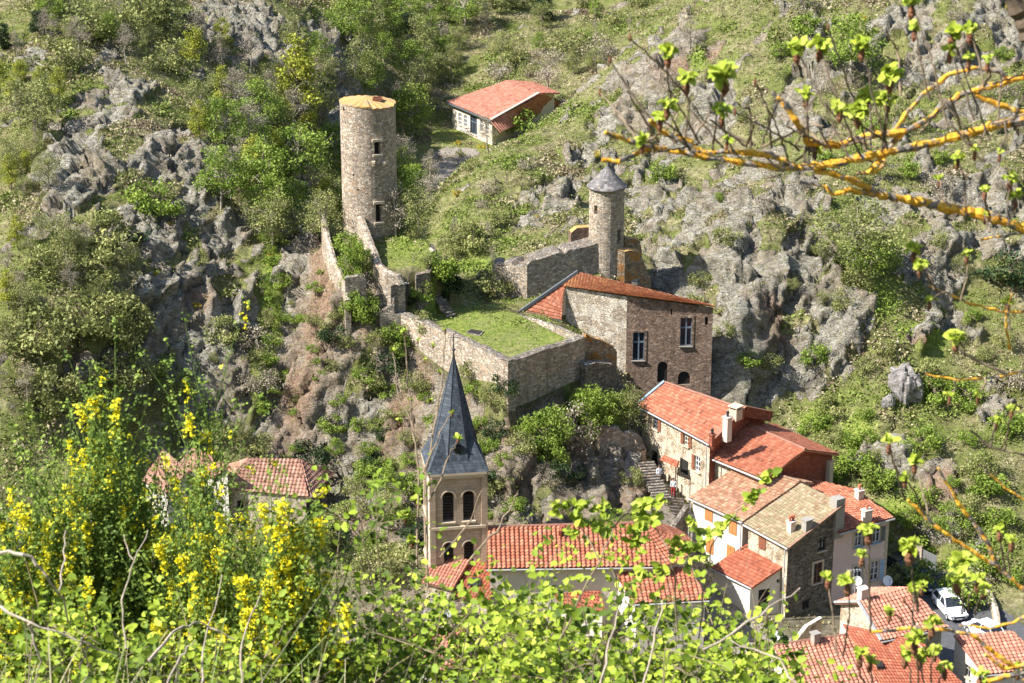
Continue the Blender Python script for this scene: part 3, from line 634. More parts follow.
def fill_opening(root, P, n, d, o, depth):
    st = o.get('st', 'window'); u, z, w_, h = o['u'], o['z'], o['w'], o['h']; Z3 = Vector((0, 0, 1))
    bk = P(u, z + h / 2) + n * (depth - 0.02)
    M3 = Matrix((d, n, Z3)).transposed()
    def pane(parent, mat, nm='pane', dz=0.0):
        mb = MB(); mb.box(bk + n * dz, (w_ + 0.04, 0.03, h + 0.04), M3); return mb.build(nm, mat, parent)
    if st == 'hole': pane(root, M['hole'], 'dark_opening', -0.0); return
    if st == 'slit': pane(root, M['hole'], 'arrow_slit'); return
    if st == 'door':
        mb = MB(); mb.box(bk, (w_, 0.06, h), M3)
        for k in (-0.25, 0.25): mb.box(bk - n * 0.05 + d * (k * w_), (w_ * 0.38, 0.04, h * 0.8), M3)
        dr = mb.build('door', o.get('mat', M['woodbrown']), root)
        hb_ = MB(); hb_.box(bk - n * 0.09 + d * (w_ * 0.38), (0.05, 0.06, 0.14), M3); hb_.build('handle', M['iron'], dr); return
    if st == 'closed':   # closed wooden shutters filling the opening
        mb = MB()
        for k in (-1, 1):
            mb.box(P(u, z + h / 2) - n * 0.03 + d * (k * w_ * 0.26), (w_ * 0.5, 0.06, h), M3)
            for q in (-0.35, 0.35): mb.box(P(u, z + h / 2 + q * h) - n * 0.07 + d * (k * w_ * 0.26), (w_ * 0.46, 0.03, 0.1), M3)
        mb.build('shutter', o.get('mat', M['wood']), root); return
    mb = MB(); fm = o.get('fm', M['frame']); t_ = 0.07
    for k in (-1, 1):
        mb.box(bk - n * 0.06 + d * (k * (w_ / 2 - t_ / 2)), (t_, 0.08, h), M3)
        mb.box(bk - n * 0.06 + Z3 * (k * (h / 2 - t_ / 2)), (w_, 0.08, t_), M3)
    nv, nh = o.get('grid', (1, 1))
    for k in range(1, nv + 1): mb.box(bk - n * 0.062 + d * (w_ * (k / (nv + 1) - 0.5)), (o.get('mw', 0.07), 0.085, h), M3)
    for k in range(1, nh + 1): mb.box(bk - n * 0.064 + Z3 * (h * ((k + (0.3 if nh == 1 else 0)) / (nh + 1) - 0.5)), (w_, 0.085, o.get('mw', 0.05)), M3)
    fr = mb.build('window', fm, root); pane(fr, M['glass'])
    sb = MB(); sb.box(P(u, z) - n * 0.06 - Z3 * 0.05, (w_ + 0.25, 0.22, 0.1), M3); sb.build('sill', o.get('sill', M['trim']), fr)
    if o.get('sur'):
        sb = MB(); q = 0.2
        for k in (-1, 1): sb.box(P(u, z + h / 2) - n * 0.015 + d * (k * (w_ / 2 + q / 2)), (q, 0.07, h + 0.1), M3)
        sb.box(P(u, z + h) - n * 0.015 + Z3 * (q / 2 + 0.05), (w_ + 2 * q, 0.075, q), M3); sb.build('surround', o.get('surm', M['trim']), fr)
    for k in o.get('sh', ()):
        sb = MB(); cx = P(u, z + h / 2) - n * 0.05 + d * (k * (w_ / 2 + w_ * 0.28 + 0.03))
        sb.box(cx, (w_ * 0.54, 0.05, h), M3)
        for q in (-0.3, 0.3): sb.box(cx - n * 0.04 + Z3 * (q * h), (w_ * 0.5, 0.03, 0.09), M3)
        sb.build('shutter', o.get('shm', M['woodbrown']), fr)

def roof(root, e0, e1, r1, r0, mat, per=0.28, amp=0.045, name='roof', row=0.36, th=0.14, gutter=None, ridge=None, sag=0.0, seed=None):
    """one tiled slope: corrugated courses of tiles as geometry, e0-e1 the eave, r0-r1 the upper edge"""
    e0, e1, r1, r0 = [Vector(p) for p in (e0, e1, r1, r0)]
    rr = random.Random(seed if seed is not None else int(abs(e0.x * 31 + e0.y * 7) * 10))
    W_ = max((e1 - e0).length, (r1 - r0).length); Ls = ((r0 + r1) / 2 - (e0 + e1) / 2).length
    n = (e1 - e0).cross(r0 - e0) if (r0 - e0).length > 0.3 else (e1 - e0).cross(r1 - e0)
    n.normalize()
    if n.z < 0: n = -n
    nu = max(2, int(W_ / per * 6)); nr = max(2, int(Ls / row)); us = np.linspace(0, 1, nu + 1)
    rows = []
    for j in range(nr):
        rows += [(j / nr, 0.05), ((j + 1) / nr - 0.001, 0.0)]
    v = []; uv = []
    ed = (e1 - e0).normalized()
    for jj, (fv, lift) in enumerate(rows):
        a = e0.lerp(r0, fv); b = e1.lerp(r1, fv)
        jit = rr.uniform(-0.02, 0.02)
        for i, uu in enumerate(us):
            p = a.lerp(b, uu)
            sg = -sag * math.sin(math.pi * fv) * math.sin(math.pi * uu)
            xx = (p - e0).dot(ed); ph = abs(math.cos(math.pi * xx / per)) ** 1.3 * amp * 2
            p = p + n * (ph + lift * (1 if amp > 0 else 0.5) + jit * 0.5 + sg) + n * (0.012 * math.sin(uu * 9 + fv * 5 + W_) * math.sin(uu * 23 + fv * 3))
            v.append(p); uv.append((xx * 0.24 / per + 100, Ls * fv * (0.36 / (Ls / nr))))
    m = MB(); N = nu + 1
    m.v = [tuple(p) for p in v]
    for j in range(len(rows) - 1):
        for i in range(nu):
            q = (j * N + i, j * N + i + 1, (j + 1) * N + i + 1, (j + 1) * N + i); m.f.append(q)
            m.uv.append([(uv[k][0], -uv[k][1] + 500) for k in q])
    me_faces = len(m.f)
    # slab below
    up = [e0, e1, r1, r0]; lo = [p - n * th for p in up]; up2 = [p + n * 0.01 for p in up]
    for i in range(4): m.face([up2[i], up2[(i + 1) % 4], lo[(i + 1) % 4], lo[i]], [(0.1, 0.1)] * 4)
    G_ = [[lo[0].lerp(lo[1], i / 10).lerp(lo[3].lerp(lo[2], i / 10), j / 6) - n * (sag * math.sin(math.pi * i / 10) * math.sin(math.pi * j / 6)) for i in range(11)] for j in range(7)]
    for j in range(6):
        for i in range(10): m.face([G_[j][i], G_[j + 1][i], G_[j + 1][i + 1], G_[j][i + 1]], [(0.1, 0.1)] * 4)
    o = m.build(name, mat, root, merge=False)
    if gutter:
        g = MB(); off = Vector((0, 0, -0.1)); out = ((e0 + e1) / 2 - (r0 + r1) / 2); out.z = 0; out.normalize()
        g.tube([e0 + off + out * 0.07, e1 + off + out * 0.07], 0.085, 6); g.build('gutter', M['gutter'], root)
    if ridge:
        g = MB(); k = max(2, int((r1 - r0).length / 0.4))
        for i in range(k):
            a = r0.lerp(r1, i / k); b = r0.lerp(r1, (i + 0.96) / k)
            g.tube([a + Vector((0, 0, 0.05)), b + Vector((0, 0, 0.07))], [0.16, 0.135], 6)
        g.build('ridge_tiles', ridge, root)
    return o
def chimney(root, p, w_, d_, h, mat, yaw=0.6, pots=1, cap=True, pot=None):
    p = Vector(p); R = Matrix.Rotation(yaw, 3, 'Z'); mb = MB(); mb.box(p + Vector((0, 0, h / 2 - 0.2)), (w_, d_, h + 0.4), R)
    if cap: mb.box(p + Vector((0, 0, h + 0.04)), (w_ + 0.16, d_ + 0.16, 0.1), R)
    o = mb.build('chimney', mat, root)
    for k in range(pots):
        q = p + R @ Vector(((k - (pots - 1) / 2) * 0.35, 0, h + 0.08)); m2 = MB()
        m2.tube([q, q + Vector((0, 0, 0.3)), q + Vector((0, 0, 0.32)), q + Vector((0, 0, 0.5))], [0.13, 0.11, 0.16, 0.14], 8)
        m2.build('chimney_pot', pot or M['pot'], o)
    return o
def chimney_slab(root, p, w_, d_, h, mat, yaw=0.6):
    """flue with an open slot under a flat stone"""
    o = chimney(root, p, w_, d_, h, mat, yaw, 0, False); p = Vector(p); R = Matrix.Rotation(yaw, 3, 'Z'); mb = MB()
    for sx in (-1, 1):
        for sy in (-1, 1): mb.box(p + R @ Vector((sx * (w_ / 2 - 0.08), sy * (d_ / 2 - 0.08), h + 0.12)), (0.14, 0.14, 0.26), R)
    mb.box(p + Vector((0, 0, h + 0.3)), (w_ + 0.2, d_ + 0.2, 0.09), R); mb.build('chimney_cap', M['trim'], o); return o
def shrink(pts, d=0.25):
    c = sum((Vector((p[0], p[1], 0)) for p in pts), Vector()) / len(pts); out = []
    for p in pts:
        q = Vector((p[0], p[1], 0)); v = c - q; out.append(q + v.normalized() * d)
    return out
def flat(v): return Vector((v.x, v.y, 0))
def downpipe(root, a, z0, z1):
    m = MB(); m.tube([(a[0], a[1], z1), (a[0], a[1], z0)], 0.06, 6); m.build('downpipe', M['gutter'], root)
def W_(px, py, w, h, st='window', **k): return dict(px=px, py=py, w=w, h=h, st=st, **k)

# ------------------------------------------------------------------ thick ruined walls
def thick_wall(name, label, cat, pts, zbot, th, mat, topmat, jag=0.25, root=None, part='masonry', group=None, step=0.45, seed=1, side=1, ops=()):
    """pts: (x, y, ztop) along the outer face; zbot: number or list; thickness to the left of the travel direction"""
    own = root is None
    if own:
        c = pts[len(pts) // 2]; root = thing(name, label, cat, (c[0], c[1], min(zbot) if hasattr(zbot, '__len__') else zbot), 0, group)
    rr = random.Random(seed)
    zb = zbot if hasattr(zbot, '__len__') else [zbot] * len(pts)
    S_ = []; 
    for i in range(len(pts) - 1):
        a = Vector(pts[i]); b = Vector(pts[i + 1]); k = max(1, int((b - a).length / step))
        for j in range(k + (1 if i == len(pts) - 2 else 0)):
            f = j / k; p = a.lerp(b, f); S_.append((p, zb[i] + (zb[i + 1] - zb[i]) * f))
    n = len(S_); outs = []; ins = []
    for i, (p, b) in enumerate(S_):
        # mitre against the neighbouring directions
        d = flat(S_[min(i + 1, n - 1)][0] - S_[max(i - 1, 0)][0])
        if d.length < 1e-6: d = Vector((1, 0, 0))
        d.normalize(); nn = Vector((-d.y, d.x, 0)) * side
        outs.append(p); ins.append(p + nn * th)
    mb = MB(); tp = MB(); zt = []
    lastz = 0
    for i in range(n):
        if rr.random() < 0.6: lastz = rr.uniform(-jag, jag * 0.5)
        zt.append(lastz)
    for i in range(n - 1):
        a, b = outs[i], outs[i + 1]; c, d = ins[i + 1], ins[i]; za, zb2 = zt[i], zt[i + 1]
        def q(p, dz, zz=None): return Vector((p.x, p.y, (p.z + dz) if zz is None else zz))
        nz_ = max(1, int((a.z - S_[i][1]) / 2.0))
        mb.face([q(a, 0, S_[i][1]), q(b, 0, S_[i + 1][1]), q(b, zb2), q(a, za)])
        mb.face([q(c, 0, S_[i + 1][1]), q(d, 0, S_[i][1]), q(d, za), q(c, zb2)])
        m1 = (a + d) / 2; m2 = (b + c) / 2; h1 = za + 0.08 + rr.uniform(0, 0.08); h2 = zb2 + 0.08 + rr.uniform(0, 0.08)
        tp.face([q(a, za + 0.004), q(b, zb2 + 0.004), q(m2, h2), q(m1, h1)]); tp.face([q(m1, h1), q(m2, h2), q(c, zb2 + 0.004), q(d, za + 0.004)])
    for k in (0, n - 1):
        a, d = outs[k], ins[k]; mb.face([(a.x, a.y, S_[k][1]), (d.x, d.y, S_[k][1]), (d.x, d.y, d.z + zt[k]), (a.x, a.y, a.z + zt[k])])
    mb.build(part, mat, root); tp.build('wall_top', topmat, root)
    return root
def zline(pxs, Ys): return [Yp(a, b, y) for (a, b), y in zip(pxs, Ys)]

# ------------------------------------------------------------------ the round keep
def cyl_tower(root, c, R, z0, ztopf, mat, ops, seg=48, th=0.9, batter=0.0, yaw=0.0):
    def P(u, z):
        a = u / R; r = R * (1 + batter * max(0, (ztopf(0) - z)) / 10); return Vector((c[0] + r * math.sin(a), c[1] - r * math.cos(a), z))
    inw = lambda u: Vector((-math.sin(u / R), math.cos(u / R), 0))
    us = [(-math.pi + 2 * math.pi * i / seg) * R for i in range(seg + 1)]
    mb = MB(); wall_faces(mb, P, us, lambda u: z0, ztopf, ops, 0.5, inw); w_ = mb.build('wall', mat, root)
    for o in ops:
        u = o['u']; d = Vector((math.cos(u / R), math.sin(u / R), 0)); n = inw(u)
        fill_opening(root, P, n, d, o, 0.5)
        if o.get('lintel'):
            m2 = MB(); M3 = Matrix((d, n, Vector((0, 0, 1)))).transposed()
            m2.box(P(u, o['z'] + o['h'] + 0.15) - n * 0.03, (o['w'] + 0.5, 0.2, 0.26), M3)
            m2.build('lintel', M['trim'], root); m2 = MB(); m2.box(P(u, o['z'] - 0.12) - n * 0.03, (o['w'] + 0.4, 0.2, 0.2), M3); m2.build('sill', M['trim'], root)
    return P
KC = Yp(367.5, 101.5, 212); KR = 2.75
keep = thing('round_keep', 'tall round stone keep with an orange lichened flat top', 'tower', (KC.x, KC.y, 25.5))
ktop = lambda u: KC.z + 0.05 * math.sin(u * 7.3) + 0.04 * math.sin(u * 17.1) + 0.14 * math.sin(u / KR * 1 + 2.2) - 0.16 * (u / KR > 0.2) * (u / KR < 1.2)
def kop(px, py, w_, h, **k):
    a = math.asin(max(-0.98, min(0.98, (px - 367.5) / 27.6))); p = Yp(px, py, KC.y - KR * math.cos(a)); return dict(u=a * KR, z=p.z - h / 2, w=w_, h=h, **k)
P = cyl_tower(keep, KC, KR, 22.5, ktop, M['keep'],
    [kop(378, 148, 0.62, 1.25, st='hole', lintel=1), kop(378, 213, 0.62, 1.85, st='hole', lintel=1), kop(345, 109, 0.3, 0.42, st='hole'), kop(353.5, 175, 0.22, 0.22, st='slit'), kop(358, 190, 0.22, 0.2, st='slit'), kop(388, 123, 0.2, 0.3, st='slit')])
mb = MB(); n = 48
ring = [(KC.x + (KR + 0.05) * math.sin(-math.pi + 2 * math.pi * i / n), KC.y - (KR + 0.05) * math.cos(-math.pi + 2 * math.pi * i / n)) for i in range(n)]
rz = [ktop((-math.pi + 2 * math.pi * i / n) * KR) + 0.04 for i in range(n)]
cpt = (KC.x - 0.2, KC.y + 0.3, KC.z + 0.42)
for i in range(n):
    j = (i + 1) % n; mb.face([(ring[i][0], ring[i][1], rz[i]), (ring[j][0], ring[j][1], rz[j]), cpt])
    mb.face([(ring[i][0], ring[i][1], rz[i] - 0.14), (ring[j][0], ring[j][1], rz[j] - 0.14), (ring[j][0], ring[j][1], rz[j]), (ring[i][0], ring[i][1], rz[i])])
mb.build('cap', M['orangetop'], keep)
mb = MB(); q = Vector((KC.x + 1.0, KC.y - 0.2, KC.z + 0.25))
for dx, dy, sx, sy in ((0, .38, .9, .12), (0, -.38, .9, .12), (.42, 0, .12, .7), (-.42, 0, .12, .7)): mb.box(q + Vector((dx, dy, 0.06)), (sx, sy, 0.3))
hp = mb.build('roof_hatch', M['woodbrown'], keep); mb = MB(); mb.box(q + Vector((0, 0, 0.02)), (0.74, 0.66, 0.16)); mb.build('hatch_opening', M['hole'], hp)
for px in (373.5, 384):
    a = math.asin((px - 367.5) / 27.6); p = Yp(px, 162, KC.y - KR * math.cos(a)); mb = MB()
    mb.box(p, (0.34, 0.7, 0.22)); mb.box(p - Vector((0, -0.05, 0.24)), (0.3, 0.45, 0.3)); mb.build('corbel', M['trim'], keep)

# ------------------------------------------------------------------ the watch turret with its stone cone
TC = Yp(607, 186, 214); TR = 1.78
tur = thing('watch_turret', 'small round turret with a conical grey stone roof', 'tower', (TC.x, TC.y, 21))
def top_(px, py, w_, h, **k):
    a = math.asin(max(-0.98, min(0.98, (px - 607) / 17.6))); p = Yp(px, py, TC.y - TR * math.cos(a)); return dict(u=a * TR, z=p.z - h / 2, w=w_, h=h, **k)
cyl_tower(tur, TC, TR, 16, lambda u: TC.z, M['palewall' if 0 else 'rampart'], [top_(595.5, 210, 0.42, 0.95, st='hole'), top_(619.5, 237, 0.55, 1.5, st='hole'), top_(605, 196, 0.14, 0.2, st='slit'), top_(616, 198, 0.14, 0.2, st='slit'), top_(593, 194, 0.14, 0.2, st='slit')], seg=32)
mb = MB(); n = 28; zs = [(-0.02, TR + 0.28), (0.10, TR + 0.24), (0.8, TR * 0.72), (1.5, TR * 0.38), (2.05, 0.12), (2.2, 0.02)]
for (h0, r0), (h1, r1) in zip(zs, zs[1:]):
    for i in range(n):
        a, b = 2 * math.pi * i / n, 2 * math.pi * (i + 1) / n
        mb.face([(TC.x + r * math.cos(q), TC.y + r * math.sin(q), TC.z + h) for r, h, q in ((r0, h0, a), (r0, h0, b), (r1, h1, b), (r1, h1, a))], [(q * 1.6, 500 - h * 1.2) for h, q in ((h0, a), (h0, b), (h1, b), (h1, a))])
mb.face([(TC.x + (TR + .28) * math.cos(2 * math.pi * i / n), TC.y + (TR + .28) * math.sin(2 * math.pi * i / n), TC.z - 0.02) for i in range(n)][::-1])
mb.build('cone_roof', M['stonetile'], tur)
# walls round the turret
wl = thing('turret_curtain_wall', 'thick ruined curtain wall running left from the conical turret', 'ruined wall', tuple(Yp(545, 290, 212.3)))
thick_wall('', '', '', [Yp(503, 262, 211.5), Yp(527, 263, 210.2), Yp(560, 253, 211.2), Yp(597, 245, 212.4), Yp(613, 249, 212.8)], [15.2, 14.8, 14.5, 15, 15], 2.5, M['rampart'], M['walltop'], 0.45, wl, seed=3)
thick_wall('', '', '', [Yp(503, 264, 211.5), Yp(505, 258, 214.5)], 16, 1.0, M['rampart'], M['walltop'], 0.2, wl, seed=4)
thick_wall('lichened_wall_stub', 'short wall stub capped with orange lichen, left of the conical turret', 'ruined wall', [Yp(571, 233, 214.2), Yp(577, 228, 214.4), Yp(592, 227, 214.8)], 19.5, 0.8, M['brownwall'], M['orangetop'], 0.12, seed=5)
thick_wall('stepped_wall_ruin', 'tall jagged wall ruin stepping down on the right of the conical turret', 'ruined wall', [Yp(613, 250, 212.5), Yp(625, 250, 212.4), Yp(640, 252, 213.2), Yp(644, 262, 213.4), Yp(650, 276, 213.8), Yp(652, 290, 214.0)], [13, 13, 12, 12, 12, 12], 1.2, M['orangewall'], M['orangetop'], 0.3, seed=6)
thick_wall('narrow_wall_fragment', 'narrow upright wall fragment against the right side of the conical turret', 'ruined wall', [Yp(625, 236, 214.5), Yp(640, 240, 214.8), Yp(642, 249, 214.9)], 17, 0.9, M['orangewall'], M['orangetop'], 0.2, seed=7)

# ------------------------------------------------------------------ ramparts and terrace walls
b = BAST
bw = thing('bastion_wall', 'high stone terrace wall with a sharp corner above the slate spire', 'castle wall', (b[3].x, b[3].y, 12))
thick_wall('', '', '', [b[0], b[1], b[2], b[3]], [10, 10, 9, 9], 0.95, M['rampart'], M['walltop'], 0.10, bw, seed=11)
thick_wall('', '', '', [b[3], b[4]], [9, 9], 0.95, M['keep'], M['walltop'], 0.10, bw, seed=12, part='shaded_masonry')
thick_wall('', '', '', [b[4] + Vector((0.1, 0.2, -0.1)), Z(560, 326, 19.2), b[5]], 17.5, 0.5, M['rampart'], M['walltop'], 0.06, bw, seed=13, part='parapet')
mb = MB(); u, z = plane_hit(b[2], b[3], 466, 364); d = flat(b[3] - b[2]).normalized(); nn = Vector((-d.y, d.x, 0)); p = flat(b[2]) + d * u; M3 = Matrix((d, nn, Vector((0, 0, 1)))).transposed()
mb.box(Vector((p.x, p.y, z)) + nn * 0.0, (0.55, 0.06, 0.42), M3); mb.build('wall_opening', M['hole'], bw)
thick_wall('rampart_to_keep', 'pale sunlit rampart descending from the keep to the dark stair', 'castle wall', zline([(357, 217), (363, 232), (369, 249), (375, 263), (385, 272), (397, 276), (398, 285)], [209, 207, 204.8, 202.8, 201.4, 200.9, 200.6]), [23, 21, 20, 19, 19, 19, 19], 0.7, M['rampart'], M['rampart'], 0.12, seed=21)
thick_wall('curved_rampart_foot', 'low curved rampart joining the dark stair to the terrace wall', 'castle wall', zline([(398, 285), (397, 298), (390, 305), (377, 313)], [200.6, 200.8, 200.9, 201.1]), 18.8, 0.8, M['walltop'], M['walltop'], 0.05, seed=22)
thick_wall('outer_rampart', 'narrow outer rampart running down the cliff edge below the keep', 'castle wall', zline([(321, 220), (325, 238), (330, 256), (337, 272), (343, 286), (345, 301)], [210, 208, 205.5, 203, 201.2, 199.8]), [21, 20, 18.5, 17, 15, 14], 0.55, M['rampart'], M['rampart'], 0.15, seed=23)
thick_wall('buttress_remnant', 'squat broken wall remnant left of the bushy rampart gap', 'castle wall', zline([(345, 278), (358, 277), (366, 281)], [200.6, 200.7, 200.8]), 14, 0.6, M['greywall'], M['walltop'], 0.2, seed=24)
thick_wall('upper_garden_wall', 'low pale wall edging the grassy court right of the keep', 'castle wall', zline([(404, 229), (414, 237), (422, 243), (431, 252)], [214.6, 212.0, 209.6, 206.3]), [20, 20, 19, 18], 0.55, M['rampart'], M['palewall'], 0.08, seed=25)
thick_wall('lichened_terrace_return', 'orange lichened wall between the terrace corner and the castle house', 'castle wall', [Yp(586, 334, 196.2), Yp(600, 340, 196.8), Yp(613, 346, 197.4), Yp(617, 352, 197.8)], 12, 0.8, M['orangewall'], M['orangetop'], 0.12, seed=26)
thick_wall('lower_ivy_wall', 'dark lower wall dropping from the terrace corner to the castle house foot', 'castle wall', [Yp(586, 366, 193.6), Yp(600, 361, 194.6), Yp(613, 364, 195.2), Yp(622, 378, 196), Yp(627, 396, 196.8)], [11, 10, 10, 9.5, 9], 0.9, M['greywall'], M['walltop'], 0.2, seed=27)
thick_wall('rock_garden_wall', 'crumbled retaining wall under the big green bush', 'castle wall', zline([(600, 425), (618, 428), (634, 436), (640, 452)], [189.5, 190, 190.5, 190]), [6, 6, 6, 6], 0.9, M['keep'], M['walltop'], 0.3, seed=28)
thick_wall('court_retaining_wall', 'dark retaining wall between the keep court and the terrace lawn', 'castle wall', [(-9.3, 202.6, 23.2), (-8.0, 203.0, 23.3), (-7.2, 206.6, 23.8), (-7.8, 209.5, 24.1)], 17.5, 0.6, M['greywall'], M['walltop'], 0.2, seed=29)
# dark stair
def stair(name, label, p0, p1, w_, n, tread, stringer, cat='stairs', rough=0.0):
    r = thing(name, label, cat, tuple(p0)); p0 = Vector(p0); p1 = Vector(p1); d = flat(p1 - p0).normalized(); s_ = Vector((-d.y, d.x, 0)); M3 = Matrix((s_, d, Vector((0, 0, 1)))).transposed()
    rr = random.Random(n)
    for k in range(n):
        f = (k + 0.5) / n; q = p0.lerp(p1, f) + s_ * rr.uniform(-rough, rough); mb = MB(); dep = flat(p1 - p0).length / n
        mb.box(q, (w_ + rr.uniform(-rough, rough), max(0.3, dep * 0.8), 0.1 + rough), M3); mb.build('step', tread, r)
    if stringer:
        mb = MB()
        for k in (-1, 1): mb.bar(p0 + s_ * k * (w_ / 2 + 0.05) + Vector((0, 0, -0.1)), p1 + s_ * k * (w_ / 2 + 0.05) + Vector((0, 0, -0.1)), 0.09, 0.3)
        mb.build('stringer', stringer, r)
        for k in (-1, 1):
            mb = MB(); a = p0 + s_ * k * (w_ / 2 + 0.05); bb = p1 + s_ * k * (w_ / 2 + 0.05); mb.bar(a + Vector((0, 0, 0.95)), bb + Vector((0, 0, 0.95)), 0.06, 0.06)
            for q in range(4): c_ = a.lerp(bb, q / 3); mb.bar(c_, c_ + Vector((0, 0, 0.98)), 0.06, 0.06)
            mb.build('handrail', stringer, r)
    return r
p0 = Yp(399, 311, 201.1); p1 = Yp(404, 282, 202.4)
stair('timber_stair', 'dark timber stair climbing from the terrace to the keep court', p0, p1, 1.0, 11, M['gutter'], M['darkwood'])
stair('stone_steps', 'rough light stone steps beside the round evergreen bush', Yp(452, 317, 202.6), Yp(431, 288, 205.0), 1.1, 10, M['walltop'], None, rough=0.12)
def railing(name, label, pts, h=0.95, mat=None, rails=(0.5, 0.95), post=None):
    r = thing(name, label, 'railing', tuple(pts[0])); mb = MB(); pm = MB()
    for a, c in zip(pts, pts[1:]):
        for z in rails: mb.bar(Vector(a) + Vector((0, 0, z)), Vector(c) + Vector((0, 0, z)), 0.05, 0.05)
        k = max(1, int((Vector(c) - Vector(a)).length / 1.5))
        for i in range(k + 1): q = Vector(a).lerp(Vector(c), i / k); pm = MB(); pm.bar(q - Vector((0, 0, 0.4)), q + Vector((0, 0, h + 0.02)), 0.07, 0.07); pm.build('post', mat or M['darkwood'], r)
    mb.build('rail', mat or M['darkwood'], r); return r
railing('terrace_railing', 'dark railing at the back of the lawn, left of the castle house', [Z(484, 311, 18.7), Z(505, 313, 18.6), Z(519, 317, 18.4)])
railing('court_handrail', 'thin grey handrail descending through the keep court', [Yp(412, 280, 203.4), Yp(414, 262, 205.4)], mat=M['oldwood'])
mb = MB(); c_ = Z(474, 333, 18.75)
mb.prism([(c_.x - .75, c_.y - 0.15), (c_.x + 0.6, c_.y - .9), (c_.x + .95, c_.y + 0.3), (c_.x - 0.35, c_.y + .9)], 18.2, 18.95)
tw_ = thing('lawn_hatch', 'dark square sunken opening in the terrace lawn', 'hatch', (c_.x, c_.y, 18.7)); mb.v = [(p[0], p[1], p[2] - .09 if p[2] > 18.9 else p[2]) for p in mb.v]; mb.build('kerb', M['walltop'], tw_)
mb = MB(); mb.prism([(c_.x - 0.65, c_.y - 0.1), (c_.x + 0.52, c_.y - .78), (c_.x + .82, c_.y + 0.25), (c_.x - 0.3, c_.y + .78)], 18.3, 18.88); mb.build('opening', M['hole'], tw_)

# ------------------------------------------------------------------ the castle house
A_, B_, C_, D_ = Z(563.5, 285.5, 21.2), Z(628.5, 295, 20.8), Z(716, 306.5, 19.6), Z(579, 272.5, 22.4)
E_ = A_ + (C_ - B_) + Vector((0, 1.5, 0)); E_.z = 19.8
foot = [A_ + Vector((0.25, -0.0, 0)), B_ + Vector((-0.12, 0.25, 0)), C_ + Vector((-0.25, 0.2, 0)), E_]
ch = House('castle_house', 'tall stone castle house with mullioned windows and a sloping tiled roof', 'house', foot, 7.0)
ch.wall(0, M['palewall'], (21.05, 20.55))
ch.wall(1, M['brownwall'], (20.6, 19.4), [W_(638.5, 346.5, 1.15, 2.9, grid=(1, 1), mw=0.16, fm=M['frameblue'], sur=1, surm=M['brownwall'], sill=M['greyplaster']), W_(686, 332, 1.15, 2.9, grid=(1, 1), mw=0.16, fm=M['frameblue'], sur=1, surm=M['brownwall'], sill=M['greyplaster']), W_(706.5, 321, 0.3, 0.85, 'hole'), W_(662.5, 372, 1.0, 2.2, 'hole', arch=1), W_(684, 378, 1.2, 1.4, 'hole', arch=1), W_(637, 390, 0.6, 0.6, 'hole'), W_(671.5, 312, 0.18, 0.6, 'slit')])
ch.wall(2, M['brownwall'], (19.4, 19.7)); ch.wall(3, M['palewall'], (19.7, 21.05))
roof(ch.root, A_, B_, B_.lerp(C_, 0.0) + Vector((0, 0.01, 0.02)), D_, M['tilelichen'], 0.26, 0.03) if 0 else None
# main slope: eave A-B, verge B-C, ridge D-C
roof(ch.root, A_ + Vector((-0.1, -0.1, 0)), B_ + Vector((0, -0.1, 0)), C_, D_, M['tilelichen'], 0.3, 0.035)
roof(ch.root, C_ + Vector((0.0, 0.2, -0.05)), E_ + Vector((0, 0.3, 0)), D_ + Vector((0, 0.05, -0.02)), D_ + Vector((0.1, -0.05, -0.02)), M['tile'], 0.3, 0.03)
q0, q1 = Z(519.5, 313, 18.4), Z(561.5, 319.5, 18.0)
roof(ch.root, q0, q1, A_ + Vector((0, 0.02, -0.25)), D_ + Vector((-0.05, 0, -0.1)), M['tile'], 0.3, 0.003, name='lean_to_roof')
mb = MB(); mb.bar(q0 + Vector((-0.1, 0, 0.05)), D_ + Vector((-0.1, 0, 0.12)), 0.3, 0.28); mb.build('verge_flashing', M['framedark'], ch.root)
mb = MB(); mb.bar(q0 + Vector((0, -.05, -.12)), q1 + Vector((0, -.05, -.12)), 0.14, 0.14); mb.build('gutter', M['framedark'], ch.root)
hl = House('x', 'y', 'z', [q0 + Vector((0.2, 0.25, 0)), q1 + Vector((0, 0.25, 0)), A_ + Vector((0.2, 1.0, 0)), D_ + Vector((-0.4, 0.6, 0))], 15)
bpy.data.objects.remove(hl.root); hl.root = ch.root
hl.wall(0, M['palewall'], (18.25, 17.85), name='lean_to_wall'); hl.wall(3, M['palewall'], (21.5, 18.3), name='lean_to_wall')

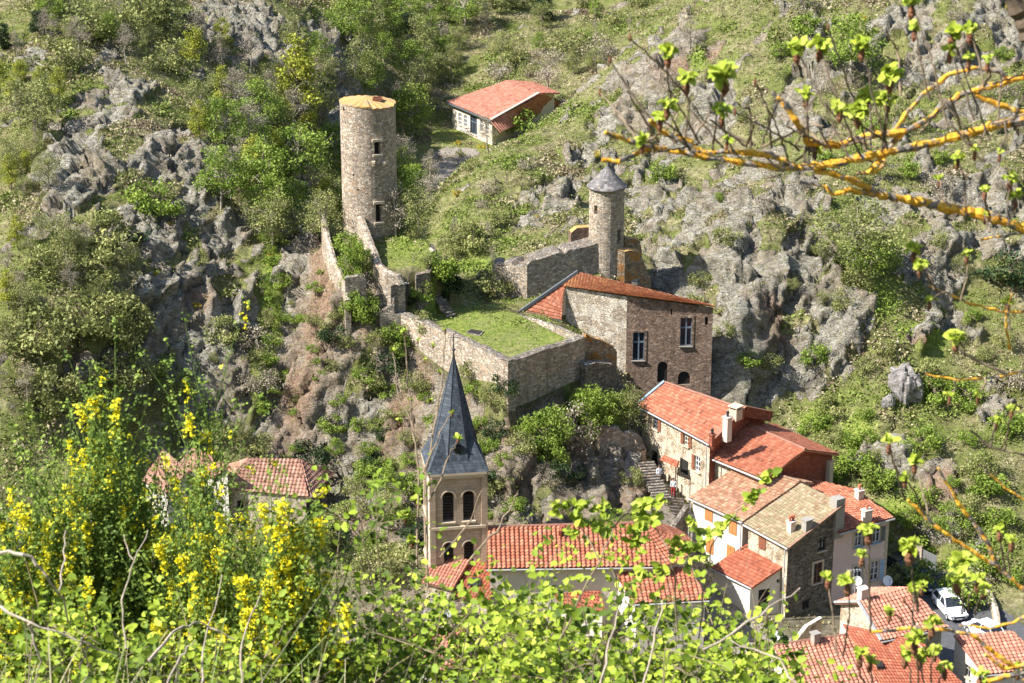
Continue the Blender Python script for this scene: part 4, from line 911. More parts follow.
# ------------------------------------------------------------------ village houses
def gabled(name, label, cat, FL, FR, RR, RL, zb, wallm, roofm, ops=None, per=0.28, amp=0.045, back=1.0, gable=None, gut=True, ridge=None, backroof=True, rightops=(), leftops=(), ins=0.3, seed=1, sag=0.06):
    """front eave FL-FR, ridge RL-RR (all 3D); the back slope mirrors the front one, scaled by 'back'"""
    BR = RR + (RR - FR) * back; BL = RL + (RL - FL) * back; BR.z = RR.z - (RR.z - FR.z) * back; BL.z = RL.z - (RL.z - FL.z) * back
    along = flat(FR - FL).normalized() * ins; inn = flat((RR + RL) / 2 - (FR + FL) / 2).normalized() * ins
    f = [FL + along + inn, FR - along + inn, BR - along - inn, BL + along - inn]
    h = House(name, label, cat, f, zb); drop = 0.12 + 0.3 * (RR.z - FR.z) / max(1, flat(RR - FR).length) * 0
    rz = ins * (RR.z - FR.z) / max(0.5, flat(RR - FR).length)
    zf = [FL.z - 0.12 + rz, FR.z - 0.12 + rz, BR.z - 0.12 + rz, BL.z - 0.12 + rz]
    w_ = wallm if isinstance(wallm, (list, tuple)) else [wallm] * 4
    uf = 1 / (1 + back) ; 
    h.wall(0, w_[0], (zf[0], zf[1]), ops or []); h.wall(1, w_[1], (zf[1], zf[2], (uf, RR.z - 0.12)), rightops)
    h.wall(2, w_[2], (zf[2], zf[3])); h.wall(3, w_[3], (zf[3], zf[0], (1 - uf, RL.z - 0.12)), leftops)
    roof(h.root, FL, FR, RR, RL, roofm, per, amp, gutter=gut, ridge=ridge, sag=sag)
    if backroof: roof(h.root, BR, BL, RL + Vector((0, 0, -0.02)), RR + Vector((0, 0, -0.02)), roofm, per, amp)
    h.BR, h.BL = BR, BL
    return h
# A: upper row house
A0, A1, A2, A3 = Z(638, 405.5, 13), Z(709.5, 444, 13), Z(743, 409.5, 15), Z(665.5, 383, 15)
hA = gabled('row_house', 'long stone row house with brown shutters directly below the castle house', 'house', A0, A1, A2, A3, 3.5, [M['housewall'], M['brick'], M['housewall'], M['greywall']], M['tile'], ops=[
    W_(655.5, 423, 0.8, 1.25, sh=(1,), grid=(1, 2), shm=M['woodbrown'], fm=M['framedark']), W_(686.5, 439.5, 0.75, 1.25, sh=(-1, 1), grid=(1, 2), fm=M['cream']), W_(697.5, 464, 0.75, 1.5, sh=(-1,), grid=(1, 2), fm=M['frame']),
    W_(654, 462, 1.1, 2.3, 'hole'), W_(684, 467, 1.3, 1.5, 'hole')], back=0.85, ridge=M['tilepink'], per=0.3, amp=0.035)
mb = MB(); mb.bar(A0 + Vector((-0.1, 0.1, 0.12)), A3 + Vector((-0.1, 0.1, 0.15)), 0.3, 0.14); mb.build('verge_flashing', M['bluetrim'], hA.root)
mb = MB(); off = flat(A1 - A0).normalized() * 0.2
for a, c in ((A1, A2), (A2, hA.BR)): mb.bar(a + off + Vector((0, 0, -0.1)), c + off + Vector((0, 0, -0.1)), 0.32, 0.95)
mb.build('parapet', M['brick'], hA.root); mb = MB()
for a, c in ((A1, A2), (A2, hA.BR)): mb.bar(a + off + Vector((0, 0, 0.42)), c + off + Vector((0, 0, 0.42)), 0.5, 0.09)
mb.build('parapet_coping', M['tilepink'], hA.root)
chimney(hA.root, Z(724.5, 436, 13.9) + Vector((0.2, -0.2, 0)), 0.6, 0.6, 1.9, M['chim'], 0.7, 1, pot=M['iron'])
chimney(hA.root, Z(712, 441, 13.6), 0.4, 0.4, 0.6, M['brick'], 0.7, 1, pot=M['iron'])
chimney_slab(hA.root, Z(735.5, 415, 14.9), 0.9, 0.9, 0.6, M['trim'], 0.8)
downpipe(hA.root, A1 + Vector((-0.25, 0.0, 0)), 4, 12.8)
# awning over the door
aw = thing('door_awning', 'small red tiled awning over the shaded doorway', 'awning', tuple(Z(668, 462, 10.3)))
roof(aw, Z(660, 460, 9.7), Z(677, 467.5, 9.7), Z(679, 461, 10.2), Z(664, 455, 10.2), M['tilered'], 0.3, 0.04, name='awning_roof', th=0.1)
for p in (Z(662, 460, 9.7), Z(676, 467, 9.7)): mb = MB(); mb.bar(p, Vector((p.x, p.y, 6.5)), 0.1, 0.1); mb.build('post', M['darkwood'], aw)
# planted terrace before the row house
p = Z(676, 478, 7.6); q = Z(704, 491, 7.0)
tr = thing('house_terrace', 'raised stone terrace with flower pots before the row house', 'terrace', (p.x, p.y, 3.5)); mb = MB(); dd = Vector((1.7, 1.1, 0))
mb.prism([p, q, q + dd, p + dd], 3, 7.3); mb.build('retaining_wall', M['housewall'], tr)
mb = MB(); mb.prism([p - dd * 0.06, q - dd * 0.06, q + dd, p + dd], 7.302, 7.42); mb.build('paving', M['paving'], tr)
railing('terrace_guardrail', 'dark guardrail on the planted terrace of the row house', [p + Vector((0, 0, -0.2)), q + Vector((0, 0, 0.4))], 1.0, M['iron'], (0.3, 0.6, 0.95))
# B: orange roofed house
B0, B1, B2, B3 = Z(706.5, 456, 11.3), Z(765, 480, 11.3), Z(805.5, 450, 13), Z(743.5, 423, 13)
hB = gabled('orange_roofed_house', 'house with a fresh orange roof and a red brick gable, third from the castle', 'house', B0, B1, B2, B3, 3.0, [M['housewall'], M['brick'], M['housewall'], M['housewall']], M['tile'], back=0.9, ridge=M['tilepink'], per=0.26, amp=0.04, ins=0.45)
downpipe(hB.root, B0 + Vector((0.2, -0.1, 0)), 3.5, 11.2)
mb = MB(); p = hB.BR; mb.box((p.x - 0.9, p.y - 0.4, 7.7), (0.5, 0.5, 6.6), Matrix.Rotation(-0.9, 3, 'Z')); mb.build('corner_quoin', M['trim'], hB.root)
# C and D: half roofs sharing one ridge, E behind them
C0, C1, C2, C3 = Z(688.5, 497.5, 9), Z(742.5, 522, 9), Z(800, 482, 11.1), Z(741.5, 464.5, 11.1)
hC = gabled('white_house', 'white rendered house with orange wooden shutters and a brown tiled roof', 'house', C0, C1, C2, C3, 0.5, [M['white'], M['white'], M['greywall'], M['white']], M['tilebrown'], ops=[W_(709, 513, 0.95, 1.5, 'closed'), W_(733, 526, 0.95, 1.6, 'closed'), W_(710, 545, 0.9, 1.6, 'closed'), W_(731, 552, 0.95, 1.2, 'closed')], back=0.25, ridge=M['tilebrown'], per=0.26, amp=0.03)
downpipe(hC.root, C0 + Vector((0.2, -0.05, 0)), 1.5, 8.8)
D0, D1, D2, D3 = C1 + Vector((0.1, -0.12, -0.12)), Z(788, 548, 8.6), Z(844, 504, 11.2), C2 + Vector((0.1, -0.12, -0.05))
hD = gabled('mossy_house', 'grey stone house whose roof is covered in pale moss and lichen', 'house', D0, D1, D2, D3, 0.0, [M['housewall'], M['greywall'], M['greywall'], M['greywall']], M['tilemoss'], ops=[W_(762.5, 543, 0.8, 1.2, 'closed', mat=M['woodbrown'])], back=0.12, backroof=False, per=0.27, amp=0.03, rightops=[
    W_(822, 544, 0.85, 1.25, grid=(1, 1), fm=M['darkwood']), W_(817.5, 573, 0.95, 1.9, grid=(1, 2), fm=M['woodbrown'], sur=1, surm=M['trim']), W_(838, 555, 0.35, 0.35, 'hole'), W_(806, 605, 0.9, 0.9, 'hole')])
mb = MB(); mb.bar(D1 + Vector((0.02, 0.02, 0.03)), D2 + Vector((0.02, 0.02, 0.06)), 0.35, 0.16); mb.build('verge_tiles', M['tilebrown'], hD.root)
mb = MB(); e = flat(D2 - D1).normalized(); q = D2 + e * 0.15; mb.prism([(q.x, q.y), (q.x - e.x * 1.0, q.y - e.y * 1.0), (q.x - e.x * 1.0 - e.y * 0.9, q.y - e.y + e.x * 0.9), (q.x - e.y * 0.9, q.y + e.x * 0.9)][::-1], 8.0, 11.75)
mb.build('chimney_breast', M['greyplaster'], hD.root)
chimney(hD.root, Z(791, 531, 9.3), 0.55, 0.55, 0.9, M['chim'], 0.6, 2); chimney(hD.root, Z(807, 526.5, 9.9), 0.75, 0.6, 0.65, M['greyplaster'], 0.6, 0)
downpipe(hD.root, D1 + Vector((-0.25, 0.0, 0)), 0.5, 8.4); downpipe(hC.root, C1 + Vector((-0.15, -0.15, 0)), 1, 8.8)
# moss house upper half
E0, E1, E2, E3 = Z(844.5, 532.5, 8.7), Z(894.5, 517.5, 8.7), Z(852.5, 488.5, 9.8), Z(792, 474.5, 9.8)
f = [E0 + Vector((-1.2, 0.0, 0)), E1 + Vector((-0.45, 0.1, 0)), E2 + Vector((-0.2, -0.3, 0)), E3 + Vector((0.3, -0.2, 0))]
f[0] = f[0] + Vector((0.35, 0.35, 0))
hE = House('pink_house', 'pale pink rendered house with white casement windows beside the parked cars', 'house', f, -0.5)
hE.wall(0, M['pink'], (8.6, 8.6), [W_(858.5, 539, 0.85, 1.45, sur=1, grid=(1, 1), sill=M['bluetrim'], sh=(1,), shm=M['framedark']), W_(876.5, 535, 0.85, 1.45, sur=1, grid=(1, 1), sill=M['bluetrim'], sh=(-1, 1), shm=M['framedark']), W_(858, 575, 0.95, 1.8, sur=1, grid=(1, 2)), W_(874.5, 571, 0.95, 1.9, sur=1, grid=(1, 2), sh=(1,), shm=M['bluetrim'])])
hE.wall(1, M['housewall'], (8.6, 9.6)); hE.wall(2, M['housewall'], (9.6, 9.6)); hE.wall(3, M['housewall'], (9.6, 8.6))
roof(hE.root, E0 + Vector((-0.5, -0.2, 0.02)), E1, E2, E3, M['tile'], 0.28, 0.045, gutter=True)
chimney(hE.root, Z(859, 498, 9.45), 0.6, 0.6, 0.75, M['chim'], 0.5, 1); chimney(hE.root, Z(866.5, 519, 9.0), 0.8, 0.55, 0.85, M['chim'], 0.5, 1)
mb = MB(); c_ = f[1]
for k in range(22):
    w2 = 0.36 if k % 2 else 0.22; dv = flat(f[1] - f[0]).normalized(); nn = Vector((dv.y, -dv.x, 0))
    mb.box(Vector((c_.x, c_.y, 0.2 + k * 0.38)) - dv * (w2 / 2) + nn * 0.02, (w2, 0.06, 0.35), Matrix((dv, nn, Vector((0, 0, 1)))).transposed())
mb.build('quoin', M['trim'], hE.root)
# F: lean-to annex
F0, F1, F2, F3 = Z(711, 567.5, 4.9), Z(752, 588, 4.9), Z(790.5, 562, 6.7), Z(747, 544, 6.7)
f = [F0 + Vector((0.35, 0.2, 0)), F1 + Vector((-0.1, 0.4, 0)), F2 + Vector((-0.35, 0, 0)), F3]
hF = House('lean_to_annex', 'low lean-to annex with a red tiled roof against the mossy house', 'annex', f, 0)
hF.wall(0, M['white'], (4.9, 4.9)); hF.wall(1, M['white'], (4.95, 6.5), [W_(764, 600, 1.1, 2.1, 'hole'), W_(778.5, 581, 0.35, 0.35, 'hole')]); hF.wall(2, M['white'], (6.5, 6.5)); hF.wall(3, M['white'], (6.5, 4.9))
roof(hF.root, F0, F1, F2, F3, M['tilered'], 0.24, 0.03, gutter=True)
# G: stone house with tiled roof by the street
G0, G1, G2, G3 = Z(881, 641, 6.2), Z(948.5, 627, 6.2), Z(909.7, 588, 8), Z(858, 602, 8)
hG = gabled('corner_stone_house', 'stone house with a ridged tile roof and satellite dish beside the parked cars', 'house', G0, G1, G2, G3, -1.5, [M['greyplaster'], M['greyplaster'], M['housewall'], M['housewall']], M['tilepink'], back=0.95, per=0.36, amp=0.06, gut=True, ridge=None, ins=0.35, leftops=[W_(848, 622, 0.3, 0.4, 'hole')])
mb = MB(); mb.bar(G0 + Vector((0, 0, 0.08)), G3 + Vector((0, 0, 0.1)), 0.22, 0.18); mb.bar(G3 + Vector((0, 0, 0.08)), hG.BL + Vector((0, 0, 0.1)), 0.22, 0.18); mb.build('verge_board', M['gutter'], hG.root)
chimney(hG.root, Z(858, 599, 8.0) + Vector((0.4, 0.1, 0)), 0.75, 0.6, 0.9, M['chim'], 0.5, 0)
# I and H at the bottom edge
I0, I1, I2, I3 = Z(800, 705, 3.9), Z(893, 697, 3.9), Z(859.5, 633.5, 5.6), Z(774, 646, 5.6)
hI = gabled('striped_roof_house', 'house with strongly ribbed orange tiles at the bottom edge, left of the dark red roof', 'house', I0, I1, I2, I3, -1.5, M['cream'], M['tilepink'], back=0.12, backroof=False, per=0.38, amp=0.065, ridge=M['tilepink'])
chimney(hI.root, Z(815, 641, 5.7), 0.55, 0.55, 0.7, M['greyplaster'], 0.5, 0)
mb = MB(); mb.bar(I1 + Vector((0, 0, 0.1)), I2 + Vector((0, 0, 0.13)), 0.2, 0.2); mb.build('verge_tiles', M['tile'], hI.root)
H0, H1, H2, H3 = Z(905, 720, 3.6), Z(985, 706, 3.6), Z(921, 641, 6.3), Z(843, 624, 6.3)
hH = gabled('dark_red_roof_house', 'house under a smooth dark red roof at the bottom edge', 'house', H0, H1, H2, H3, -1.5, M['cream'], M['tilered'], back=0.12, backroof=False, per=0.24, amp=0.02)
mb = MB(); q = H3.lerp(H0, 0.45).lerp(H2.lerp(H1, 0.45), 0.12); mb.box(q + Vector((0, 0, 0.1)), (0.5, 0.9, 0.3)); mb.build('roof_window', M['hole'], hH.root)
# J: little house at the right corner
J0, J1, J2, J3 = Z(984, 675, 3.2), Z(1050, 668, 3.2), Z(1012, 631, 4.8), Z(953.5, 635, 4.8)
hJ = gabled('small_corner_house', 'small white walled house with pink tiles in the bottom right corner', 'house', J0, J1, J2, J3, -1.5, [M['white'], M['white'], M['white'], M['white']], M['tilepink'], back=0.12, backroof=False, per=0.38, amp=0.06, leftops=[W_(967.5, 671, 0.8, 1.1, grid=(1, 1), fm=M['greyplaster'])])
# left houses in the broom
def quadhouse(name, label, pts, zb, wm, rm, per=0.36, amp=0.05, ops0=(), drop=0.12, **k):
    P4 = [Vector(p) for p in pts]; c_ = sum(P4, Vector()) / 4; f = [p + flat(c_ - p).normalized() * 0.35 for p in P4]
    h = House(name, label, 'house', f, zb); zz = [p.z - drop for p in P4]
    for i in range(4): h.wall(i, wm, (zz[i], zz[(i + 1) % 4]), ops0 if i == 0 else ())
    roof(h.root, P4[0], P4[1], P4[2], P4[3], rm, per, amp, **k); return h
quadhouse('small_left_house', 'small house with a tilted brown tile roof, leftmost in the yellow broom', [Z(142, 481, 8), Z(167, 493.5, 8), Z(189, 471, 9.6), Z(163.5, 449.5, 9.8)], 2.5, M['white'], M['tileold'])
quadhouse('pointed_roof_house', 'small house with a pale raised eave right of the leftmost roof', [Z(176, 467, 9.0), Z(213.5, 479, 8.7), Z(230, 466, 10.2), Z(194, 446.5, 10.6)], 2.5, M['white'], M['tileold'])
L0, L1, L2, L3 = Z(220, 489, 7.5), Z(309, 497, 7.2), Z(300, 459, 9.4), Z(250, 458, 9.6)
hL = quadhouse('hipped_left_house', 'larger stone house with a pinkish hipped roof behind the yellow broom', [L0, L1, L2, L3], 1, M['housewall'], M['tileold'], ops0=[W_(240, 505, 0.6, 0.9, 'hole')])
roof(hL.root, L1, L1 + Vector((2.0, 5.5, 0)), L2, L2 + Vector((0.01, 0, 0)), M['tileold'], 0.36, 0.05)
roof(hL.root, L0 + Vector((-1.0, 5.0, 0)), L0, L3, L3 + Vector((0.01, 0, 0)), M['tileold'], 0.36, 0.05)
# valley house far behind
V0, V1, V2, V3 = Z(447, 102, 16), Z(491, 120.5, 16), Z(539, 93.5, 17.8), Z(507, 80.5, 17.8)
hV = gabled('valley_house', 'big low house with a salmon tiled roof in the valley behind the castle', 'house', V0, V1, V2, V3, 10, M['cream'], M['tilepink'], ops=[W_(460, 119, 0.9, 1.7, grid=(1, 2)), W_(465.3, 121, 0.9, 1.7, grid=(1, 2)), W_(473.5, 125, 1.9, 2.6, grid=(2, 1), fm=M['frameblue']), W_(481.5, 126, 0.9, 1.7, grid=(1, 2)), W_(487, 128.5, 0.9, 1.7, grid=(1, 2))], back=0.45, per=0.45, amp=0.05, gut=False, ins=0.6)
mb = MB(); mb.bar(V0 + Vector((0, 0, -0.1)), V1 + Vector((0, 0, -0.1)), 0.16, 0.2); mb.build('fascia', M['framedark'], hV.root)
roof(hV.root, Z(501, 132, 14.6), Z(561, 104, 14.6), V2 + Vector((0.6, 0, -0.1)), V1 + Vector((0, 0, -0.1)), M['tilepink'], 0.45, 0.06, name='lower_roof')
mb = MB(); mb.bar(V1 + Vector((0, 0, .15)), V2 + Vector((0, 0, .15)), 0.35, 0.12); mb.build('verge_tiles', M['chim'], hV.root)

# ------------------------------------------------------------------ church
N0, N1, N2, N3 = Z(486, 569, 8), Z(664, 566.5, 8), Z(643, 523.5, 10), Z(488, 527.5, 10)
chu = gabled('church_nave', 'church nave with a long ribbed terracotta roof and a rounded apse', 'church', N0, N1, N2, N3, 0, M['cream'], M['tile'], back=0.6, per=0.40, amp=0.075, gut=True, ridge=M['tilepink'], ins=0.4)
ac = flat(N2) + Vector((0, 0, 10)); n = 12; R = flat(N1 - N2).length
a0 = math.atan2(N1.y - N2.y, N1.x - N2.x); 
for k in range(n):
    a, c = a0 + math.pi * 0.95 * k / n, a0 + math.pi * 0.95 * (k + 1) / n
    e0 = Vector((ac.x + R * math.cos(a) * (0.92), ac.y + R * math.sin(a), 8)); e1 = Vector((ac.x + R * math.cos(c) * 0.92, ac.y + R * math.sin(c), 8))
    roof(chu.root, e0, e1, N2 + Vector((0.01, 0, 0)), N2, M['tile'], 0.34, 0.04, name='apse_roof', th=0.1)
mb = MB(); pts = [Vector((ac.x + (R - 0.4) * math.cos(a0 + math.pi * 0.95 * k / n) * 0.92, ac.y + (R - 0.4) * math.sin(a0 + math.pi * 0.95 * k / n), 0)) for k in range(n + 1)]
for p, q in zip(pts, pts[1:]): mb.face([(p.x, p.y, 0), (q.x, q.y, 0), (q.x, q.y, 8.05), (p.x, p.y, 8.05)])
mb.build('apse_wall', M['cream'], chu.root)
mb = MB(); p = Z(562, 527, 10.1); q = Z(560, 534, 9.8); mb.bar(p, q, 0.25, 0.7); mb.build('roof_parapet', M['brick'], chu.root)
S0, S1, S2, S3 = Z(633, 604, 5.9), Z(709, 600, 5.9), Z(688, 567, 7.3), Z(614, 570.5, 7.4)
sc = quadhouse('side_chapel', 'side chapel with a ribbed lean-to roof below the church apse', [S0, S1, S2, S3], 0, M['white'], M['tile'], per=0.40, amp=0.075, gutter=True)
quadhouse('church_porch', 'small red roofed porch against the church nave wall', [Z(560, 607, 4.6), Z(606, 612, 4.6), Z(600, 590, 5.6), Z(549, 585, 5.8)], 0, M['white'], M['tilered'], per=0.3)
mb = MB(); p = Z(548, 575, 7.0); mb.box((p.x, p.y, 3.8), (0.5, 0.7, 7.2)); tag(mb.build('church_buttress', M['white']), 'pale upright buttress against the church nave wall', 'buttress')
# sacristy and low houses below the tower
quadhouse('skylight_house', 'low red roofed house with a skylight at the foot of the bell tower', [Z(457, 597, 5.2), Z(488, 604, 5.2), Z(505, 566, 6.8), Z(462, 558, 7.0)], 0, M['housewall'], M['tilered'], per=0.3)
mb = MB(); p = Z(474.5, 583, 6.05); mb.box(p + Vector((0, 0, 0.12)), (1.1, 0.9, 0.12), Matrix.Rotation(0.35, 3, 'X')); sk = mb.build('skylight', M['glass']); tag(sk, 'small blue glazed skylight in the red roof by the bell tower', 'skylight')
quadhouse('tower_foot_roof', 'low building with a pinkish tile roof hugging the bell tower base', [Z(421, 582, 6.0), Z(452, 590, 5.8), Z(470, 560, 7.2), Z(436, 555, 7.2)], 0, M['housewall'], M['tilepink'], per=0.3)
quadhouse('round_stone_house', 'rough stone building with a small dish below the bell tower', [Z(415, 625, 4.6), Z(452, 630, 4.4), Z(466, 604, 5.0), Z(432, 596, 5.0)], 0, M['housewall'], M['walltop'], per=0.5, amp=0.02)
quadhouse('bottom_pink_house', 'house with a plain pink tiled roof hidden in the bushes below the bell tower', [Z(402, 668, 3.0), Z(455, 672, 3.0), Z(466, 628, 4.4), Z(412, 628, 4.4)], -2, M['white'], M['tilepink'], per=0.36)
# bell tower
tw0 = Z(431, 474.5, 15.4); yaw = 0.15; sd = 4.65
ex = Vector((math.cos(yaw), math.sin(yaw), 0)); ey = Vector((-math.sin(yaw), math.cos(yaw), 0))
T = [flat(tw0), flat(tw0) + ex * sd, flat(tw0) + ex * sd + ey * sd, flat(tw0) + ey * sd]
bt = House('bell_tower', 'square stone church bell tower with arched openings and a slate spire', 'bell tower', T, 0)
def bops(side):
    L_ = []
    for u in (1.45, 3.2):
        L_.append(dict(u=u, z=10.9, w=0.95, h=2.75, arch=1, st='belfry')); L_.append(dict(u=u, z=6.9, w=0.85, h=2.0, arch=1, st='belfry'))
    return L_
for i in range(4):
    P, nrm, Ln, d = quadmap(T[i], T[(i + 1) % 4]); mb = MB(); wall_faces(mb, P, [0, Ln], lambda u: 0, lambda u: 15.35, bops(i), 0.6, lambda u: nrm)
    mb.build('wall', M['cutstone'] if i in (0, 2) else M['cream'], bt.root); M3 = Matrix((d, nrm, Vector((0, 0, 1)))).transposed()
    for o in bops(i):   # louvred openings
        mb = MB()
        nl = int(o['h'] / 0.28)
        mb.box(P(o['u'], o['z'] + o['h'] / 2) + nrm * 0.62, (o['w'] + 0.1, 0.05, o['h'] + 0.1), M3)
        w0 = mb.build('belfry_opening', M['hole'], bt.root); mb = MB()
        for k in range(nl - 1): mb.box(P(o['u'], o['z'] + 0.2 + k * 0.28) + nrm * 0.4, (o['w'], 0.22, 0.03), M3 @ Matrix.Rotation(0.6, 3, 'X'))
        mb.build('louvre', M['darkwood'], w0)
        mb = MB(); r0 = o['w'] / 2 + 0.03; zc = o['z'] + o['h'] - o['w'] / 2
        for k in range(10):   # arch moulding
            a, c = math.pi * k / 10, math.pi * (k + 1) / 10; pa = P(o['u'] + (r0 + .12) * math.cos(a), zc + (r0 + .12) * math.sin(a)); pb = P(o['u'] + (r0 + .12) * math.cos(c), zc + (r0 + .12) * math.sin(c))
            mb.bar(pa - nrm * 0.03, pb - nrm * 0.03, 0.09, 0.24, up=nrm)
        mb.build('arch_moulding', M['trim'], bt.root); mb = MB(); mb.box(P(o['u'], o['z'] - 0.08) - nrm * 0.06, (o['w'] + 0.25, 0.24, 0.14), M3); mb.build('sill', M['trim'], bt.root)
cen = (T[0] + T[2]) / 2
for z, h, e in ((10.35, 0.24, 0.14), (6.2, 0.25, 0.16), (15.1, 0.25, 0.1), (15.38, 0.22, 0.24)):
    mb = MB()
    for i in range(4):
        a = cen + (T[i] - cen) * (1 + e / 2.9); c = cen + (T[(i + 1) % 4] - cen) * (1 + e / 2.9)
        nd = flat(c - a).normalized(); mb.bar(a + Vector((0, 0, z)) + nd * 0.1, c + Vector((0, 0, z)) - nd * 0.1, 0.26, h)
    mb.build('cornice', M['trim'], bt.root)
for i in range(4):
    mb = MB(); q = T[i] + (cen - T[i]).normalized() * 0.12; mb.box(q + Vector((0, 0, 7.6)), (0.5, 0.5, 14.9), Matrix.Rotation(yaw, 3, 'Z'))
    mb.build('corner_pilaster', M['cutstone'], bt.root)
# broach spire: octagon rising out of a square skirt
mb = MB(); apex = Vector((cen.x, cen.y, Yp(452, 354, cen.y).z)); z0 = 15.5; ov = 0.42
sq = [cen + (t_ - cen) * (1 + ov / 3.1) + Vector((0, 0, z0)) for t_ in T]; oct_ = []; hr = sd / 2 + 0.2
for k in range(8):
    a = yaw + math.pi / 8 + math.pi / 4 * k - math.pi; r = hr * 0.92; oct_.append(cen + Vector((math.cos(a) * r, math.sin(a) * r, z0 + 0.9)))
def suv(p, ref): return ((p - ref).dot(ex) + (p - ref).dot(ey) * 0.7, 500 + p.z * 1.05)
def tri(*pp): mb.face(pp, [suv(p, cen) for p in pp])
for k in range(8):
    a, c = oct_[k], oct_[(k + 1) % 8]
    r = [a.lerp(apex, f) for f in (0, .25, .5, .75, 1)]; s_ = [c.lerp(apex, f) for f in (0, .25, .5, .75, 1)]
    for j in range(4): tri(r[j], s_[j], s_[j + 1], r[j + 1]) if j < 3 else tri(r[j], s_[j], apex)
# skirt: each side of the square to its octagon edge, each corner broach up to the slanted edge
def ang(p): return math.atan2(p.y - cen.y, p.x - cen.x)
for i in range(4):
    a, c = sq[i], sq[(i + 1) % 4]; mid = (a + c) / 2
    near = sorted(range(8), key=lambda k: (flat(oct_[k]) - flat(mid)).length)[:2]
    k0, k1 = sorted(near, key=lambda k: (flat(oct_[k]) - flat(a)).length); tri(a, c, oct_[k1], oct_[k0])
    nc = sorted(range(8), key=lambda k: (flat(oct_[k]) - flat(a)).length)[:2]
    o1, o2 = oct_[nc[0]], oct_[nc[1]]; tip = ((o1 + o2) / 2).lerp(apex, 0.26)
    tri(a, o1, tip); tri(a, tip, o2)
mb.face([p - Vector((0, 0, 0.0)) for p in sq][::-1], [(0.1, 0.1)] * 4)
sp = mb.build('spire', M['slate'], bt.root)
mb = MB()
for k in range(8): mb.tube([oct_[k], apex], 0.03, 5)
mb.build('hip_roll', M['slate'], sp)
mb = MB(); mb.tube([apex - Vector((0, 0, 0.3)), apex + Vector((0, 0, 0.3)), apex + Vector((0, 0, 1.9))], [0.12, 0.07, 0.03], 6)
mb.tube([apex + Vector((0, 0, 0.25)), apex + Vector((0, 0, 0.4)), apex + Vector((0, 0, 0.55))], [0.05, 0.18, 0.05], 8)
mb.bar(apex + Vector((-0.4, 0, 1.5)), apex + Vector((0.4, 0, 1.5)), 0.05, 0.05); mb.build('cross', M['iron'], sp)
mb = MB(); dq = Yp(457, 449, T[0].y + 1.3); M3 = Matrix.Rotation(yaw, 3, 'Z'); mb.box(dq, (0.8, 1.2, 0.9), M3); dn = mb.build('dormer', M['slate'], sp)
mb = MB(); mb.box(dq + M3 @ Vector((0, -0.61, 0)), (0.5, 0.05, 0.6), M3); mb.build('dormer_opening', M['hole'], bt.root)
mb = MB(); mb.face([dq + M3 @ Vector(v) for v in ((-.55, -.75, .42), (.0, -.75, .85), (0, .6, .85), (-.55, .6, .42))]); mb.face([dq + M3 @ Vector(v) for v in ((.55, -.75, .42), (.0, -.75, .85), (0, .6, .85), (.55, .6, .42))]); mb.build('dormer_roof', M['slate'], bt.root)

